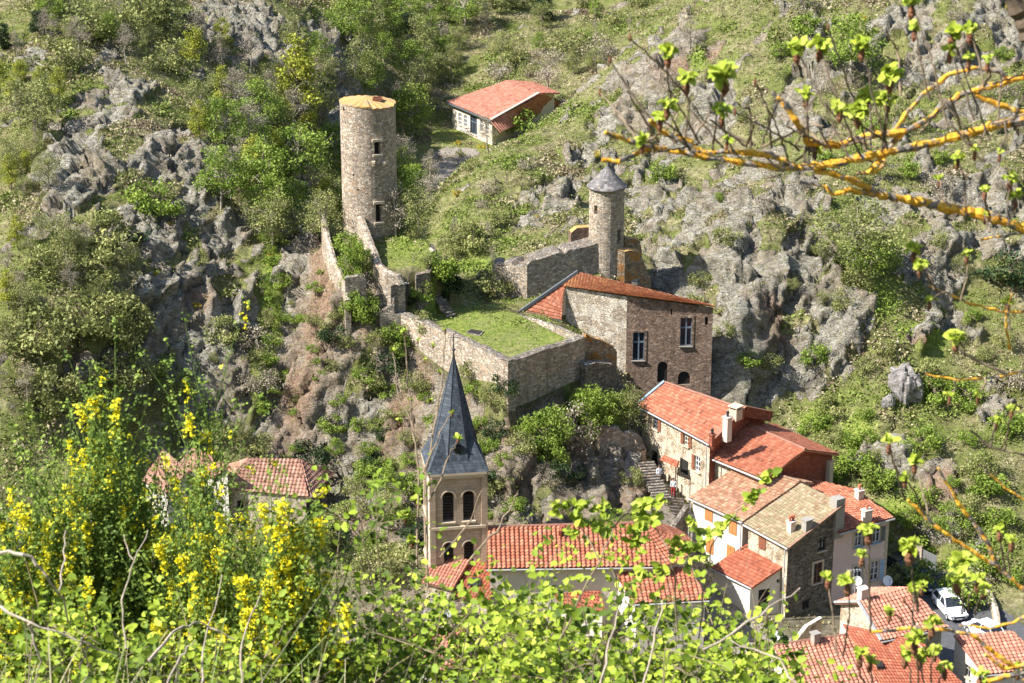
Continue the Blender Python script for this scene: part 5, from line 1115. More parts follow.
# ------------------------------------------------------------------ street things
def car(name, label, loc, rz, paint, L_=4.2, Wd=1.76, Hh=1.48, hatch=True):
    r = thing(name, label, 'car', loc, rz)
    def bld(mb, nm, mat, parent=None, bev=0, smooth=False):
        o = mb.build(nm, mat, parent or r, local=True, smooth=smooth)
        if bev: 
            b_ = o.modifiers.new('bevel', 'BEVEL'); b_.width = bev; b_.segments = 2; b_.limit_method = 'ANGLE'; b_.angle_limit = math.radians(25)
        return o
    h = L_ / 2; w_ = Wd / 2   # +y is the front
    st = [(-h, .72, .32, .80), (-h + .12, .94, .24, .98), (-h + .5, 1.0, .2, 1.0), (-.9, 1.0, .18, .97), (0, 1.0, .18, .95), (.75, 1.0, .18, .96), (h - .9, .99, .2, .93), (h - .35, .93, .22, .80), (h - .08, .80, .28, .66), (h, .66, .34, .55)]
    mb = MB(); rings = []
    for y, ws, zb, zt in st:
        x = w_ * ws; rings.append([Vector(q) for q in ((-x * .9, y, zb), (-x, y, zb + .14), (-x, y, zt - .16), (-x * .93, y, zt - .03), (-x * .6, y, zt), (x * .6, y, zt), (x * .93, y, zt - .03), (x, y, zt - .16), (x, y, zb + .14), (x * .9, y, zb))])
    for a, c in zip(rings, rings[1:]):
        for k in range(10): mb.face([a[k], a[(k + 1) % 10], c[(k + 1) % 10], c[k]])
    mb.face(rings[0]); mb.face(rings[-1][::-1]); bld(mb, 'body', paint, smooth=False)
    # cabin
    lo = [(-h + .22, .93, .96), (.95, .90, .95)]; up = [(-h + .62, .74, Hh), (.12, .74, Hh)]
    def cab(k, z0, z1): pass
    L0 = [Vector((-w_ * .93, -h + .2, .95)), Vector((w_ * .93, -h + .2, .95)), Vector((w_ * .90, .98, .94)), Vector((-w_ * .90, .98, .94))]
    U0 = [Vector((-w_ * .72, -h + .55, Hh - .04)), Vector((w_ * .72, -h + .55, Hh - .04)), Vector((w_ * .72, .18, Hh - .02)), Vector((-w_ * .72, .18, Hh - .02))]
    mb = MB()
    for k in range(4): mb.face([L0[k], L0[(k + 1) % 4], U0[(k + 1) % 4], U0[k]])
    mb.face(U0); bld(mb, 'windows', M['glass'])
    mb = MB(); c_ = sum(U0, Vector()) / 4
    g = [[U0[0].lerp(U0[1], i / 4).lerp(U0[3].lerp(U0[2], i / 4), j / 4) + Vector((0, 0, 0.03 + 0.05 * math.sin(math.pi * i / 4) * 1 + 0.03 * math.sin(math.pi * j / 4))) for i in range(5)] for j in range(5)]
    for j in range(4):
        for i in range(4): mb.face([g[j][i], g[j][i + 1], g[j + 1][i + 1], g[j + 1][i]])
    for k in range(4): mb.bar(L0[k] * 1.004, U0[k] + Vector((0, 0, .02)), 0.09, 0.07)
    for sx in (-1, 1):
        a = Vector((sx * w_ * .935, -.35, .95)); mb.bar(a, Vector((sx * w_ * .735, -.35, Hh)), 0.08, 0.05)
        mb.bar(Vector((sx * w_ * .72, -h + .55, Hh)), Vector((sx * w_ * .72, .18, Hh)), .07, .06)
    bld(mb, 'roof', paint)
    for sx in (-1, 1):
        for y in (-h + .78, h - .78):
            mb = MB(); n_ = 18
            for x0, x1, R_ in ((w_ * .80, w_ * 1.005, .31),):
                a = [Vector((sx * x0, y + R_ * math.cos(2 * math.pi * k / n_), .31 + R_ * math.sin(2 * math.pi * k / n_))) for k in range(n_)]
                c = [Vector((sx * x1, q.y, q.z)) for q in a]
                for k in range(n_): mb.face([a[k], a[(k + 1) % n_], c[(k + 1) % n_], c[k]])
                mb.face(c); mb.face(a[::-1])
            wh = bld(mb, 'wheel', M['iron']); mb = MB()
            mb.face([Vector((sx * w_ * 1.012, y + .19 * math.cos(2 * math.pi * k / 12), .31 + .19 * math.sin(2 * math.pi * k / 12))) for k in range(12)]); o = bld(mb, 'hubcap', M['gutter'], wh)
        mb = MB(); mb.box((sx * w_ * .72, h - .16, .64), (.36, .3, .16)); bld(mb, 'headlight', M['frame'], bev=.03)
        mb = MB(); mb.box((sx * w_ * .80, -h + .09, .78), (.22, .1, .26)); bld(mb, 'tail_light', M['tilered'])
        mb = MB(); mb.box((sx * (w_ + .08), .72, .98), (.2, .14, .14)); bld(mb, 'wing_mirror', paint, bev=.03)
    mb = MB(); mb.box((0, h - .02, .52), (1.0, .08, .16)); bld(mb, 'grille', M['iron']); mb = MB(); mb.box((0, h + .03, .37), (.5, .03, .11)); bld(mb, 'number_plate', M['frame'])
    mb = MB(); mb.box((0, h - .03, .30), (1.3, .1, .1)); bld(mb, 'bumper_intake', M['iron'])
    return r
def carpaint(nm, c):
    m = NT(nm); m.base(c); m.b.inputs['Roughness'].default_value = 0.3; m.b.inputs['Coat Weight'].default_value = 0.6; m.b.inputs['Coat Roughness'].default_value = 0.08; return m.m
wp = carpaint('white_paint', (0.72, 0.74, 0.76)); bp = carpaint('dark_blue_paint', (0.02, 0.035, 0.075)); kp = carpaint('black_paint', (0.015, 0.015, 0.018))
def face_dir(p, q): d = q - p; return math.atan2(-d.x, d.y)
c1 = Z(950, 606, 0.6); c1.z = 0.02; f1 = face_dir(Z(934, 585, 0), Z(966, 622, 0))
car('white_hatchback', 'white hatchback parked nose towards the tiled roofs', (c1.x, c1.y, 0.05), f1, wp, 4.5, 1.85)
c2 = Z(984, 632, 0.6); car('small_white_car', 'small white car half hidden by the bottom right roof', (c2.x, c2.y + 0.4, 0.05), f1 + math.pi + 0.4, wp, 3.7, 1.65)
c3 = Z(926, 582, 0.5); car('dark_blue_car', 'dark blue car in shade behind the white hatchback', (c3.x, c3.y, 0.05), f1 + 0.15, bp)
c4 = Z(903, 573, 0.5); car('black_car', 'black car in deep shade nearest the pink house', (c4.x, c4.y + 0.8, 0.05), f1 + 0.3, kp)
# roadside wall and grey gate
pg = [Z(914, 561, 0), Z(921, 571, 0)]
thick_wall('roadside_wall', 'pale low wall beside the grey gate above the parked cars', 'wall', [Yp(913, 542, 186.5), Yp(922, 547, 186)], -1, 0.4, M['housewall'], M['trim'], 0.03, seed=41)
gt = thing('grey_gate', 'grey slatted gate beside the pale roadside wall', 'gate', tuple(Yp(929, 560, 185.5))); mb = MB()
p0, p1 = Yp(923, 566, 186), Yp(935, 572, 185)
for k in range(9): q = p0.lerp(p1, k / 8); mb.box(q + Vector((0, 0, 0.8)), (0.13, 0.06, 1.7))
mb.build('slat', M['gutter'], gt); mb = MB(); mb.bar(p0 + Vector((0, 0.06, 0.3)), p1 + Vector((0, 0.06, 0.3)), 0.05, 0.1); mb.bar(p0 + Vector((0, 0.06, 1.4)), p1 + Vector((0, 0.06, 1.4)), 0.05, 0.1); mb.build('rail', M['gutter'], gt)
thick_wall('path_retaining_wall', 'rough sunlit retaining wall beside the path right of the cars', 'wall', zline([(985, 590), (992, 604), (995, 622)], [180, 176.5, 173]), -1, 0.5, M['housewall'], M['trim'], 0.2, seed=42)
thick_wall('yard_wall', 'curved pale topped yard wall left of the corner stone house', 'wall', zline([(797, 640), (808, 626), (822, 618)], [163.5, 165, 166]), -1.5, 0.35, M['housewall'], M['white'], 0.02, seed=43)
thick_wall('lane_wall', 'dark stone wall edging the shaded lane beside the white house', 'wall', zline([(684, 505), (676, 516), (668, 530)], [181.5, 180.5, 179]), 1, 0.5, M['greywall'], M['walltop'], 0.12, seed=44)
stair('lane_steps', 'worn stone steps climbing the shaded lane under the castle', Yp(662, 500, 183.5) , Yp(645, 462, 189.5), 1.6, 14, M['walltop'], None, rough=0.1)
def dish(label, p, r_, yaw=0.4):
    o = thing('satellite_dish', label, 'satellite dish', tuple(p)); mb = MB(); n = 18; D = Vector((math.sin(yaw) * .8, -math.cos(yaw) * .8, 0.55)).normalized()
    a = D.cross(Vector((0, 0, 1))).normalized(); c = a.cross(D); R = [0, .5, 1]
    def pt(f, t_): return Vector(p) + (a * math.cos(t_) + c * math.sin(t_)) * (r_ * f) + D * (r_ * 0.25 * f * f)
    for i in range(2):
        for k in range(n):
            t0, t1 = 2 * math.pi * k / n, 2 * math.pi * (k + 1) / n; mb.face([pt(R[i], t0), pt(R[i], t1), pt(R[i + 1], t1), pt(R[i + 1], t0)])
    mb.build('reflector', M['dish'], o); mb = MB(); mb.tube([Vector(p) - c * r_, Vector(p) + D * r_ * 1.1 - c * 0.1], 0.02, 5); mb.box(Vector(p) + D * r_ * 1.1, (0.1, 0.1, 0.1)); mb.build('feed_arm', M['gutter'], o)
    mb = MB(); mb.tube([Vector(p) - D * 0.05, Vector(p) - D * 0.3, Vector(p) - D * 0.3 - Vector((0, 0, 1.1))], 0.035, 6); mb.build('mast', M['gutter'], o)
dish('white satellite dish on the chimney of the corner stone house', Z(857, 581, 9.0), 0.42)
dish('white satellite dish low at the wall between the pink house and the corner roof', Z(887, 581, 2.5), 0.5)
dish('white satellite dish at the yard beside the striped roof, nearest the bushes', Z(775, 636, 3.5), 0.42)
dish('white satellite dish on the wall of the leftmost house in the broom', Z(150, 498, 6.0), 0.35)
dish('white satellite dish on the rough stone building below the bell tower', Z(449, 613, 5.4), 0.42)
ae = thing('tv_aerial', 'thin rooftop television aerial on the corner stone house', 'aerial', tuple(Z(868, 597, 8))); mb = MB(); p = Z(853, 590, 8); mb.tube([p, p + Vector((0, 0, 1.9))], 0.025, 5); mb.build('mast', M['gutter'], ae)
mb = MB(); t_ = p + Vector((0, 0, 1.8)); mb.bar(t_ + Vector((-.6, 0, 0)), t_ + Vector((.6, 0.2, 0)), .03, .03)
for k in range(5): q = t_ + Vector((-.5 + k * .25, 0.03 * k, 0)); mb.bar(q + Vector((0, -.25, 0)), q + Vector((0, .25, 0)), .025, .025)
mb.build('crossbars', M['gutter'], ae)
# people by the shaded door
def person(label, loc, rz, shirt, legs, sit=False):
    r = thing('person', label, 'person', loc, rz)
    V = [(0, 0, .95), (0, 0, 1.15), (0, .01, 1.40), (0, .02, 1.52), (0, .03, 1.66), (.19, .02, 1.42), (.25, .03, 1.15), (.24, -.08, .92), (-.19, .02, 1.42), (-.25, .03, 1.15), (-.24, -.08, .92), (.10, 0, .90), (.11, -.02, .50), (.11, 0, .08), (.11, -.14, .04), (-.10, 0, .90), (-.11, -.03, .50), (-.11, .02, .08), (-.11, -.12, .04)]
    E = [(0, 1), (1, 2), (2, 3), (3, 4), (2, 5), (5, 6), (6, 7), (2, 8), (8, 9), (9, 10), (0, 11), (11, 12), (12, 13), (13, 14), (0, 15), (15, 16), (16, 17), (17, 18)]
    rad = [.15, .14, .16, .06, .105, .07, .05, .035, .07, .05, .035, .09, .065, .045, .035, .09, .065, .045, .035]
    me = bpy.data.meshes.new('body'); me.from_pydata(V, E, []); o = bpy.data.objects.new('body', me); C.objects.link(o); o.parent = r
    sk = o.modifiers.new('skin', 'SKIN'); sv = me.skin_vertices[0].data
    for i, q in enumerate(rad): sv[i].radius = (q, q * (.72 if i < 3 else 1))
    sv[0].use_root = True; ss = o.modifiers.new('sub', 'SUBSURF'); ss.levels = ss.render_levels = 2
    m = NT('clothed_' + ('a' if sit else 'b')); sx = m.n('SeparateXYZ'); m.t.links.new(m.tc.outputs['Object'], sx.inputs[0])
    m.base(m.ramp(m.math('DIVIDE', sx.outputs[2], 2.0), [(0, (.03, .03, .03)), (.05, legs), (.47, shirt), (.745, (.45, .27, .19))], 'CONSTANT')); me.materials.append(m.m)
    mb = MB()
    for k in range(6):
        a0, a1 = math.pi * .5 * k / 6, math.pi * .5 * (k + 1) / 6
        for j in range(10):
            t0, t1 = 2 * math.pi * j / 10, 2 * math.pi * (j + 1) / 10
            mb.face([(0.115 * math.cos(a) * math.cos(t), .04 + .12 * math.cos(a) * math.sin(t), 1.69 + .12 * math.sin(a)) for a, t in ((a0, t0), (a0, t1), (a1, t1), (a1, t0))])
    mb.build('hair', M['darkwood'], r, local=True); return r
p = Yp(659, 483, 187.6); person('standing person in a white top at the shaded doorway', (p.x, p.y, p.z), 0.2, (.62, .64, .70), (.04, .04, .06))
p = Yp(673, 496, 184.5); person('person in a red skirt and pale top lower on the shaded lane', (p.x, p.y, p.z), -0.3, (.5, .5, .52), (.35, .03, .03), True)
#PARTC
# ------------------------------------------------------------------ foliage kit
def unit(n, rng):
    v = rng.normal(size=(n, 3)); return v / np.linalg.norm(v, axis=1, keepdims=True)
def quads(Cn, size, rng, up=0.0, elong=1.3):
    """n diamond leaves with random orientation; returns V (4n,3)"""
    n = len(Cn); a = unit(n, rng); a[:, 2] = a[:, 2] * (1 - up); a /= np.linalg.norm(a, axis=1, keepdims=True)
    b = np.cross(a, unit(n, rng)); b /= np.linalg.norm(b, axis=1, keepdims=True) + 1e-9
    s = np.asarray(size).reshape(-1, 1) if hasattr(size, '__len__') else size
    V = np.stack([Cn - a * s * elong * .5, Cn + b * s * .42, Cn + a * s * elong * .5, Cn - b * s * .42], 1); return V.reshape(-1, 3)
def fq(n): return np.arange(n * 4).reshape(n, 4)
def crown_arrays(rng, h, r, z0, nclump, nleaf, size, shape='round', spread=0.30):
    cl = []
    while len(cl) < nclump:
        p = rng.uniform(-1, 1, 3)
        q = np.linalg.norm(p)
        if q > 1 or q < 0.35: continue
        if shape == 'up': k = 1 - 0.55 * (p[2] * 0.5 + 0.5)
        elif shape == 'flat': k = 1.0
        else: k = 1
        cl.append([p[0] * r * k, p[1] * r * k, z0 + (h - z0) * (p[2] * 0.5 + 0.5)])
    cl = np.array(cl); cr = rng.uniform(0.7, 1.35, nclump) * r * spread
    tone = rng.uniform(0, 1, nclump)
    idx = rng.integers(0, nclump, nleaf); d = unit(nleaf, rng) * (rng.uniform(0, 1, nleaf) ** 0.45)[:, None]
    P_ = cl[idx] + d * cr[idx][:, None] * np.array([1, 1, 0.75])
    ok = P_[:, 2] > 0.02; P_ = P_[ok]; idx = idx[ok]; n = len(P_)
    V = quads(P_, rng.uniform(0.6, 1.3, n) * size, rng); var = np.clip(tone[idx] * 0.75 + rng.uniform(-0.15, 0.35, n), 0, 1)
    return V, np.stack([var] * 3, 1), cl
def limbs(mb, rng, h, z0, cl, r0, n=7, twigs=0):
    top = np.array([rng.normal() * .1 * h * .2, rng.normal() * .1 * h * .2, h * .72]); m = np.array([rng.normal() * .12, rng.normal() * .12, h * .35])
    mb.tube([(0, 0, -0.5), (0, 0, 0), tuple(m), tuple(top)], [r0 * 1.3, r0, r0 * .7, r0 * .25], 6)
    for i in range(n):
        t_ = cl[rng.integers(0, len(cl))]; f = rng.uniform(.15, .7); s_ = m * (1 - f) + top * f; mid = (s_ + t_) / 2 + np.array([0, 0, .12 * h * rng.uniform(0, 1)])
        mb.tube([tuple(s_), tuple(mid), tuple(t_)], [r0 * .4, r0 * .25, r0 * .08], 4, cap=False)
        for k in range(twigs):
            d = rng.normal(size=3); d[2] = abs(d[2]); d /= np.linalg.norm(d); q = t_ * rng.uniform(.6, 1) + mid * 0.0
            q = mid + (t_ - mid) * rng.uniform(.2, 1); e = q + d * h * rng.uniform(.12, .28)
            mb.tube([tuple(q), tuple((q + e) / 2 + rng.normal(size=3) * .03 * h), tuple(e)], [r0 * .12, r0 * .08, r0 * .04], 3, cap=False)
PROTO = {}
def proto(kind, k):
    """(trunk mesh, crown mesh) of one of three shapes of a kind, unit-ish sized in metres"""
    key = (kind, k)
    if key in PROTO: return PROTO[key]
    rng = np.random.default_rng(abs(hash_(kind)) % 10000 + k * 17)
    sp = {'bright': ('bright', 6.0, 2.3, 1.0, 48, 3300, .17, 'round'), 'yellow': ('yellow', 6.5, 2.0, .9, 44, 2900, .17, 'up'), 'olive': ('olive', 6.0, 2.3, .8, 50, 3000, .155, 'round'),
          'bare': ('grey', 6.5, 2.0, 1.2, 34, 1700, .10, 'up'), 'dark': ('dark', 5.0, 1.9, .2, 34, 4200, .18, 'up'),
          'bigbush': ('bright', 4.0, 2.3, .0, 46, 5200, .16, 'flat'), 'bush': ('bright', 1.7, 1.25, .0, 16, 1400, .13, 'flat'), 'obush': ('olive', 1.7, 1.3, .0, 18, 1300, .125, 'flat'), 'gbush': ('grey', 1.6, 1.3, .0, 18, 1100, .10, 'flat'), 'ybush': ('broomfar', 0.9, .8, .0, 9, 420, .13, 'flat'), 'dbush': ('dark', 1.6, 1.2, 0, 14, 1300, .13, 'flat')}[kind]
    mat, h, r, z0, nc, nl, sz, shp = sp
    V, var, cl = crown_arrays(rng, h, r, z0, nc, nl, sz, shp, 0.34 if h > 3 else 0.42)
    c = np_mesh('crown', V, fq(len(V) // 4), L[mat], None, var); C.objects.unlink(c); cm = c.data; bpy.data.objects.remove(c)
    mb = MB(); limbs(mb, rng, h, z0, cl, 0.13 if h > 3 else 0.05, 12, 7 if kind == 'bare' else (3 if h > 3 else 0))
    o = mb.build('trunk', M['palebark'] if kind in ('bare', 'gbush', 'olive', 'bright') else M['bark'], None, merge=False); C.objects.unlink(o); tm = o.data; bpy.data.objects.remove(o)
    PROTO[key] = (tm, cm, h); return PROTO[key]
def hash_(s): return sum(ord(c) * (i + 7) for i, c in enumerate(s)) * 7919
NAMES = {'bigbush': ('green_bush', 'bush', 'big fresh green bush'), 'bright': ('broadleaf_tree', 'tree', 'fresh green tree'), 'yellow': ('yellow_green_tree', 'tree', 'yellow green tree'), 'olive': ('olive_green_tree', 'tree', 'dull olive green tree'), 'bare': ('bare_tree', 'tree', 'bare grey twigged tree'),
         'dark': ('evergreen_tree', 'tree', 'dark evergreen'), 'bush': ('green_bush', 'bush', 'fresh green bush'), 'obush': ('olive_bush', 'bush', 'olive green bush'), 'gbush': ('dry_bush', 'bush', 'grey leafless bush'), 'ybush': ('gorse_bush', 'bush', 'yellow flowering gorse clump'), 'dbush': ('dark_bush', 'bush', 'dark green bush')}
ORD = 'first second third fourth fifth sixth seventh eighth ninth tenth eleventh twelfth thirteenth fourteenth fifteenth sixteenth seventeenth eighteenth nineteenth twentieth twenty-first twenty-second twenty-third twenty-fourth twenty-fifth twenty-sixth twenty-seventh twenty-eighth twenty-ninth thirtieth thirty-first thirty-second'.split()
PL = []
def plant(kind, x, y, h, where, z=None, wide=1.0):
    PL.append(dict(kind=kind, x=x, y=y, h=h, where=where, z=z, wide=wide))
def plant_px(kind, px, py, hpx, where, wide=1.0, z=None):
    """base of the plant at this pixel of the photograph, height in pixels there"""
    p = hit(px, py); d = p.y / 0.955; plant(kind, p.x, p.y, hpx * d / FPX / 0.93, where, z, wide)
def scatter(n, x0, y0, x1, y1, kinds, h, where, gap=1.8, seed=0, avoid=0.9):
    rr = random.Random(seed); got = []; tries = 0
    while len(got) < n and tries < n * 30:
        tries += 1; px, py = rr.uniform(x0, x1), rr.uniform(y0, y1); p = hit(px, py)
        if any((p.x - q.x) ** 2 + (p.y - q.y) ** 2 < gap * gap for q in got): continue
        i = int(np.clip(np.searchsorted(xs, p.x), 0, nx - 1)); j = int(np.clip(np.searchsorted(ys, p.y), 0, ny - 1))
        if rockm[j, i] > avoid: continue
        got.append(p); k = rr.choices([q[0] for q in kinds], [q[1] for q in kinds])[0]
        plant(k, p.x, p.y, rr.uniform(*h) * (1.0 if k not in ('ybush',) else .5), where)
scatter(40, 200, 120, 345, 250, [('bright', 3), ('yellow', 3), ('olive', 3), ('bare', 2)], (4.5, 7.5), 'in the wood left of the keep', 2.4, 1)
scatter(16, 190, 50, 330, 120, [('yellow', 3), ('olive', 3), ('bare', 2), ('bright', 1)], (4, 6.5), 'on the slope above the wood', 2.6, 2)
scatter(26, 0, 10, 200, 75, [('olive', 4), ('bare', 2), ('dark', 1), ('obush', 3), ('bright', 1)], (3, 5.5), 'at the upper left edge', 2.6, 3)
scatter(15, 0, 80, 60, 200, [('olive', 3), ('yellow', 2), ('bare', 1), ('obush', 2)], (2.5, 4.5), 'left of the pale crags', 2.0, 31)
scatter(30, 0, 240, 130, 420, [('olive', 5), ('obush', 4), ('bare', 2), ('yellow', 1)], (2.4, 4.4), 'on the left slope below the crags', 1.7, 4)
scatter(20, 130, 330, 270, 455, [('obush', 4), ('gbush', 3), ('olive', 2), ('bush', 1)], (1.2, 2.8), 'under the crags above the left roofs', 1.5, 5)
scatter(10, 140, 120, 300, 320, [('obush', 3), ('dbush', 1), ('gbush', 2), ('ybush', 2)], (.7, 1.4), 'among the left crags', 1.7, 6, 2)
scatter(30, 340, 10, 432, 120, [('bright', 3), ('olive', 4), ('bare', 2), ('dark', 1)], (4.5, 8), 'in the valley beyond the keep', 3.0, 7)
scatter(20, 385, 178, 432, 240, [('bare', 5), ('bright', 3), ('olive', 3), ('dark', 1)], (4, 6.5), 'between the keep and the valley road', 2.0, 8)
scatter(30, 440, 0, 660, 78, [('olive', 4), ('obush', 5), ('bare', 2), ('bright', 2), ('gbush', 2)], (2.2, 5), 'on the slope above the valley house', 3.0, 9)
scatter(34, 640, 0, 1010, 200, [('obush', 4), ('gbush', 4), ('bush', 2), ('ybush', 2), ('olive', 1)], (1.3, 2.6), 'high on the right slope', 2.2, 10, 2)
scatter(30, 660, 200, 1015, 400, [('obush', 4), ('bush', 3), ('gbush', 2), ('ybush', 1), ('olive', 1)], (1.2, 2.6), 'midway on the right slope', 2.0, 11, 2)
scatter(30, 850, 400, 1020, 600, [('bush', 5), ('obush', 3), ('olive', 1), ('gbush', 1)], (1.2, 2.8), 'on the right slope above the cars', 1.6, 12, 2)
scatter(10, 810, 410, 880, 500, [('bush', 4), ('obush', 2)], (1.2, 2.4), 'behind the orange roofed house', 1.2, 13, 2)
scatter(14, 440, 120, 600, 230, [('obush', 4), ('gbush', 3), ('ybush', 4)], (0.9, 1.7), 'on the dry slope behind the terrace', 2.0, 14, 2)
scatter(8, 440, 225, 500, 300, [('bush', 3), ('obush', 4), ('bare', 2)], (1.5, 3.2), 'behind the terrace railing', 1.4, 15, 2)
scatter(16, 265, 240, 285, 400, [('bush', 6), ('yellow', 0)], (0.8, 1.5), 'in the bright green gully', .9, 16, 3)
scatter(34, 330, 300, 430, 475, [('bush', 4), ('obush', 4), ('dbush', 1)], (0.8, 1.9), 'on the rock left of the spire', .85, 17, 3)
scatter(22, 285, 270, 350, 470, [('obush', 4), ('bush', 3), ('gbush', 2)], (0.5, 1.2), 'on the reddish castle cliff', 1.0, 18, 3)
scatter(22, 465, 395, 525, 520, [('bush', 4), ('obush', 3), ('dbush', 2)], (0.9, 2.0), 'on the rock right of the spire', .9, 19, 3)
scatter(12, 530, 420, 640, 515, [('gbush', 4), ('obush', 3), ('dbush', 2)], (0.8, 1.6), 'on the rock above the church roof', 1.0, 20, 3)
scatter(16, 310, 460, 420, 560, [('bush', 3), ('obush', 3), ('dbush', 2), ('bright', 1)], (1.0, 2.6), 'by the castle rock foot', 1.3, 21, 3)
scatter(8, 100, 500, 400, 600, [('bright', 3), ('olive', 3), ('obush', 2)], (2.0, 4.0), 'among the left houses', 2.5, 22, 3)
for a in [('bigbush', 356, 289, 42, 'filling the gap between the two ramparts', .62), ('bush', 350, 252, 20, 'at the top of the rampart gap', .8), ('bigbush', 360, 322, 34, 'below the curved rampart', .9), ('dbush', 388, 376, 20, 'under the left end of the terrace wall', 1.2),
          ('dark', 450, 304, 46, 'beside the stone steps', .85), ('bush', 438, 286, 30, 'against the dark retaining wall', .8), ('bush', 424, 300, 20, 'between the timber stair and the stone steps', 1.0), ('obush', 431, 268, 12, 'on top of the dark retaining wall', 1.2), ('obush', 412, 238, 10, 'on the lawn of the keep court', 1.0), ('bigbush', 547, 456, 54, 'against the shaded terrace wall', .85), ('bigbush', 590, 436, 50, 'right of the terrace corner', .9), ('bigbush', 612, 436, 44, 'hanging over the ruined garden wall', .9), ('gbush', 572, 450, 40, 'between the two big bushes', .8),
          ('olive', 628, 450, 66, 'beside the shaded lane', .7), ('olive', 855, 275, 70, 'on the crag above the boulder slope', 1.5), ('bright', 870, 285, 50, 'next to the crag above the boulder slope', 1.4), ('bright', 850, 85, 62, 'high above the lichened branch', 1.1), ('yellow', 300, 130, 85, 'as the tallest of the wood left of the keep', 1.2),
          ('dark', 543, 22, 28, 'alone at the top edge above the valley house', 1.1), ('bare', 545, 112, 60, 'behind the right end of the valley house', 1.2), ('bare', 487, 150, 34, 'before the wall of the valley house', 1.0), ('bush', 527, 136, 26, 'below the valley house eave', 1.1), ('bright', 412, 140, 52, 'above the shaded valley road', .9),
          ('bare', 690, 45, 30, 'at the top of the dry right slope', 1.2), ('bright', 465, 30, 40, 'at the top centre of the view', 1.2), ('olive', 35, 140, 60, 'leftmost above the steep slab', 1.2), ('bush', 160, 215, 36, 'in the cleft between the crags', .9), ('bush', 318, 198, 26, 'touching the left foot of the keep', 1.3), ('bush', 318, 214, 18, 'by the outer rampart head', .9),
          ('dbush', 1010, 290, 30, 'at the right edge on the crag', 1.2), ('bush', 960, 600, 30, 'above the roadside wall', 1.3), ('bush', 975, 575, 34, 'overhanging the path above the white hatchback', 1.2), ('bright', 950, 545, 40, 'above the grey gate', 1.3)]:
    plant_px(*a[:5], wide=a[5])
# copies of the prototypes
cnt = {}
for q in PL:
    cnt.setdefault((q['kind'], q['where']), []).append(q)
rt = random.Random(77)
for (kind, where), lst in cnt.items():
    lst.sort(key=lambda q: project((q['x'], q['y'], q['z'] or hf(q['x'], q['y'])))[0])
    nm, cat, phr = NAMES[kind]
    for i, q in enumerate(lst):
        tm, cm, h0 = proto(kind, rt.randrange(3)); z = q['z'] if q['z'] is not None else hf(q['x'], q['y']); s_ = q['h'] / h0
        r = bpy.data.objects.new(nm, None); C.objects.link(r); r.empty_display_size = .3
        r.location = (q['x'], q['y'], z - 0.1); r.rotation_euler = (0, 0, rt.uniform(0, 6.28)); wv = s_ * q['wide'] * rt.uniform(.9, 1.15); r.scale = (wv, wv, s_)
        pos = '' if len(lst) == 1 else ', rightmost' if i == len(lst) - 1 else ', leftmost' if i == 0 else ', %s from the left' % ORD[min(i, 31)]
        tag(r, '%s %s%s' % (phr, where, pos), cat, group=('%ss %s' % (phr, where)) if len(lst) > 1 else None)
        for me in (tm, cm):
            o = bpy.data.objects.new('trunk' if me is tm else 'crown', me); C.objects.link(o); o.parent = r
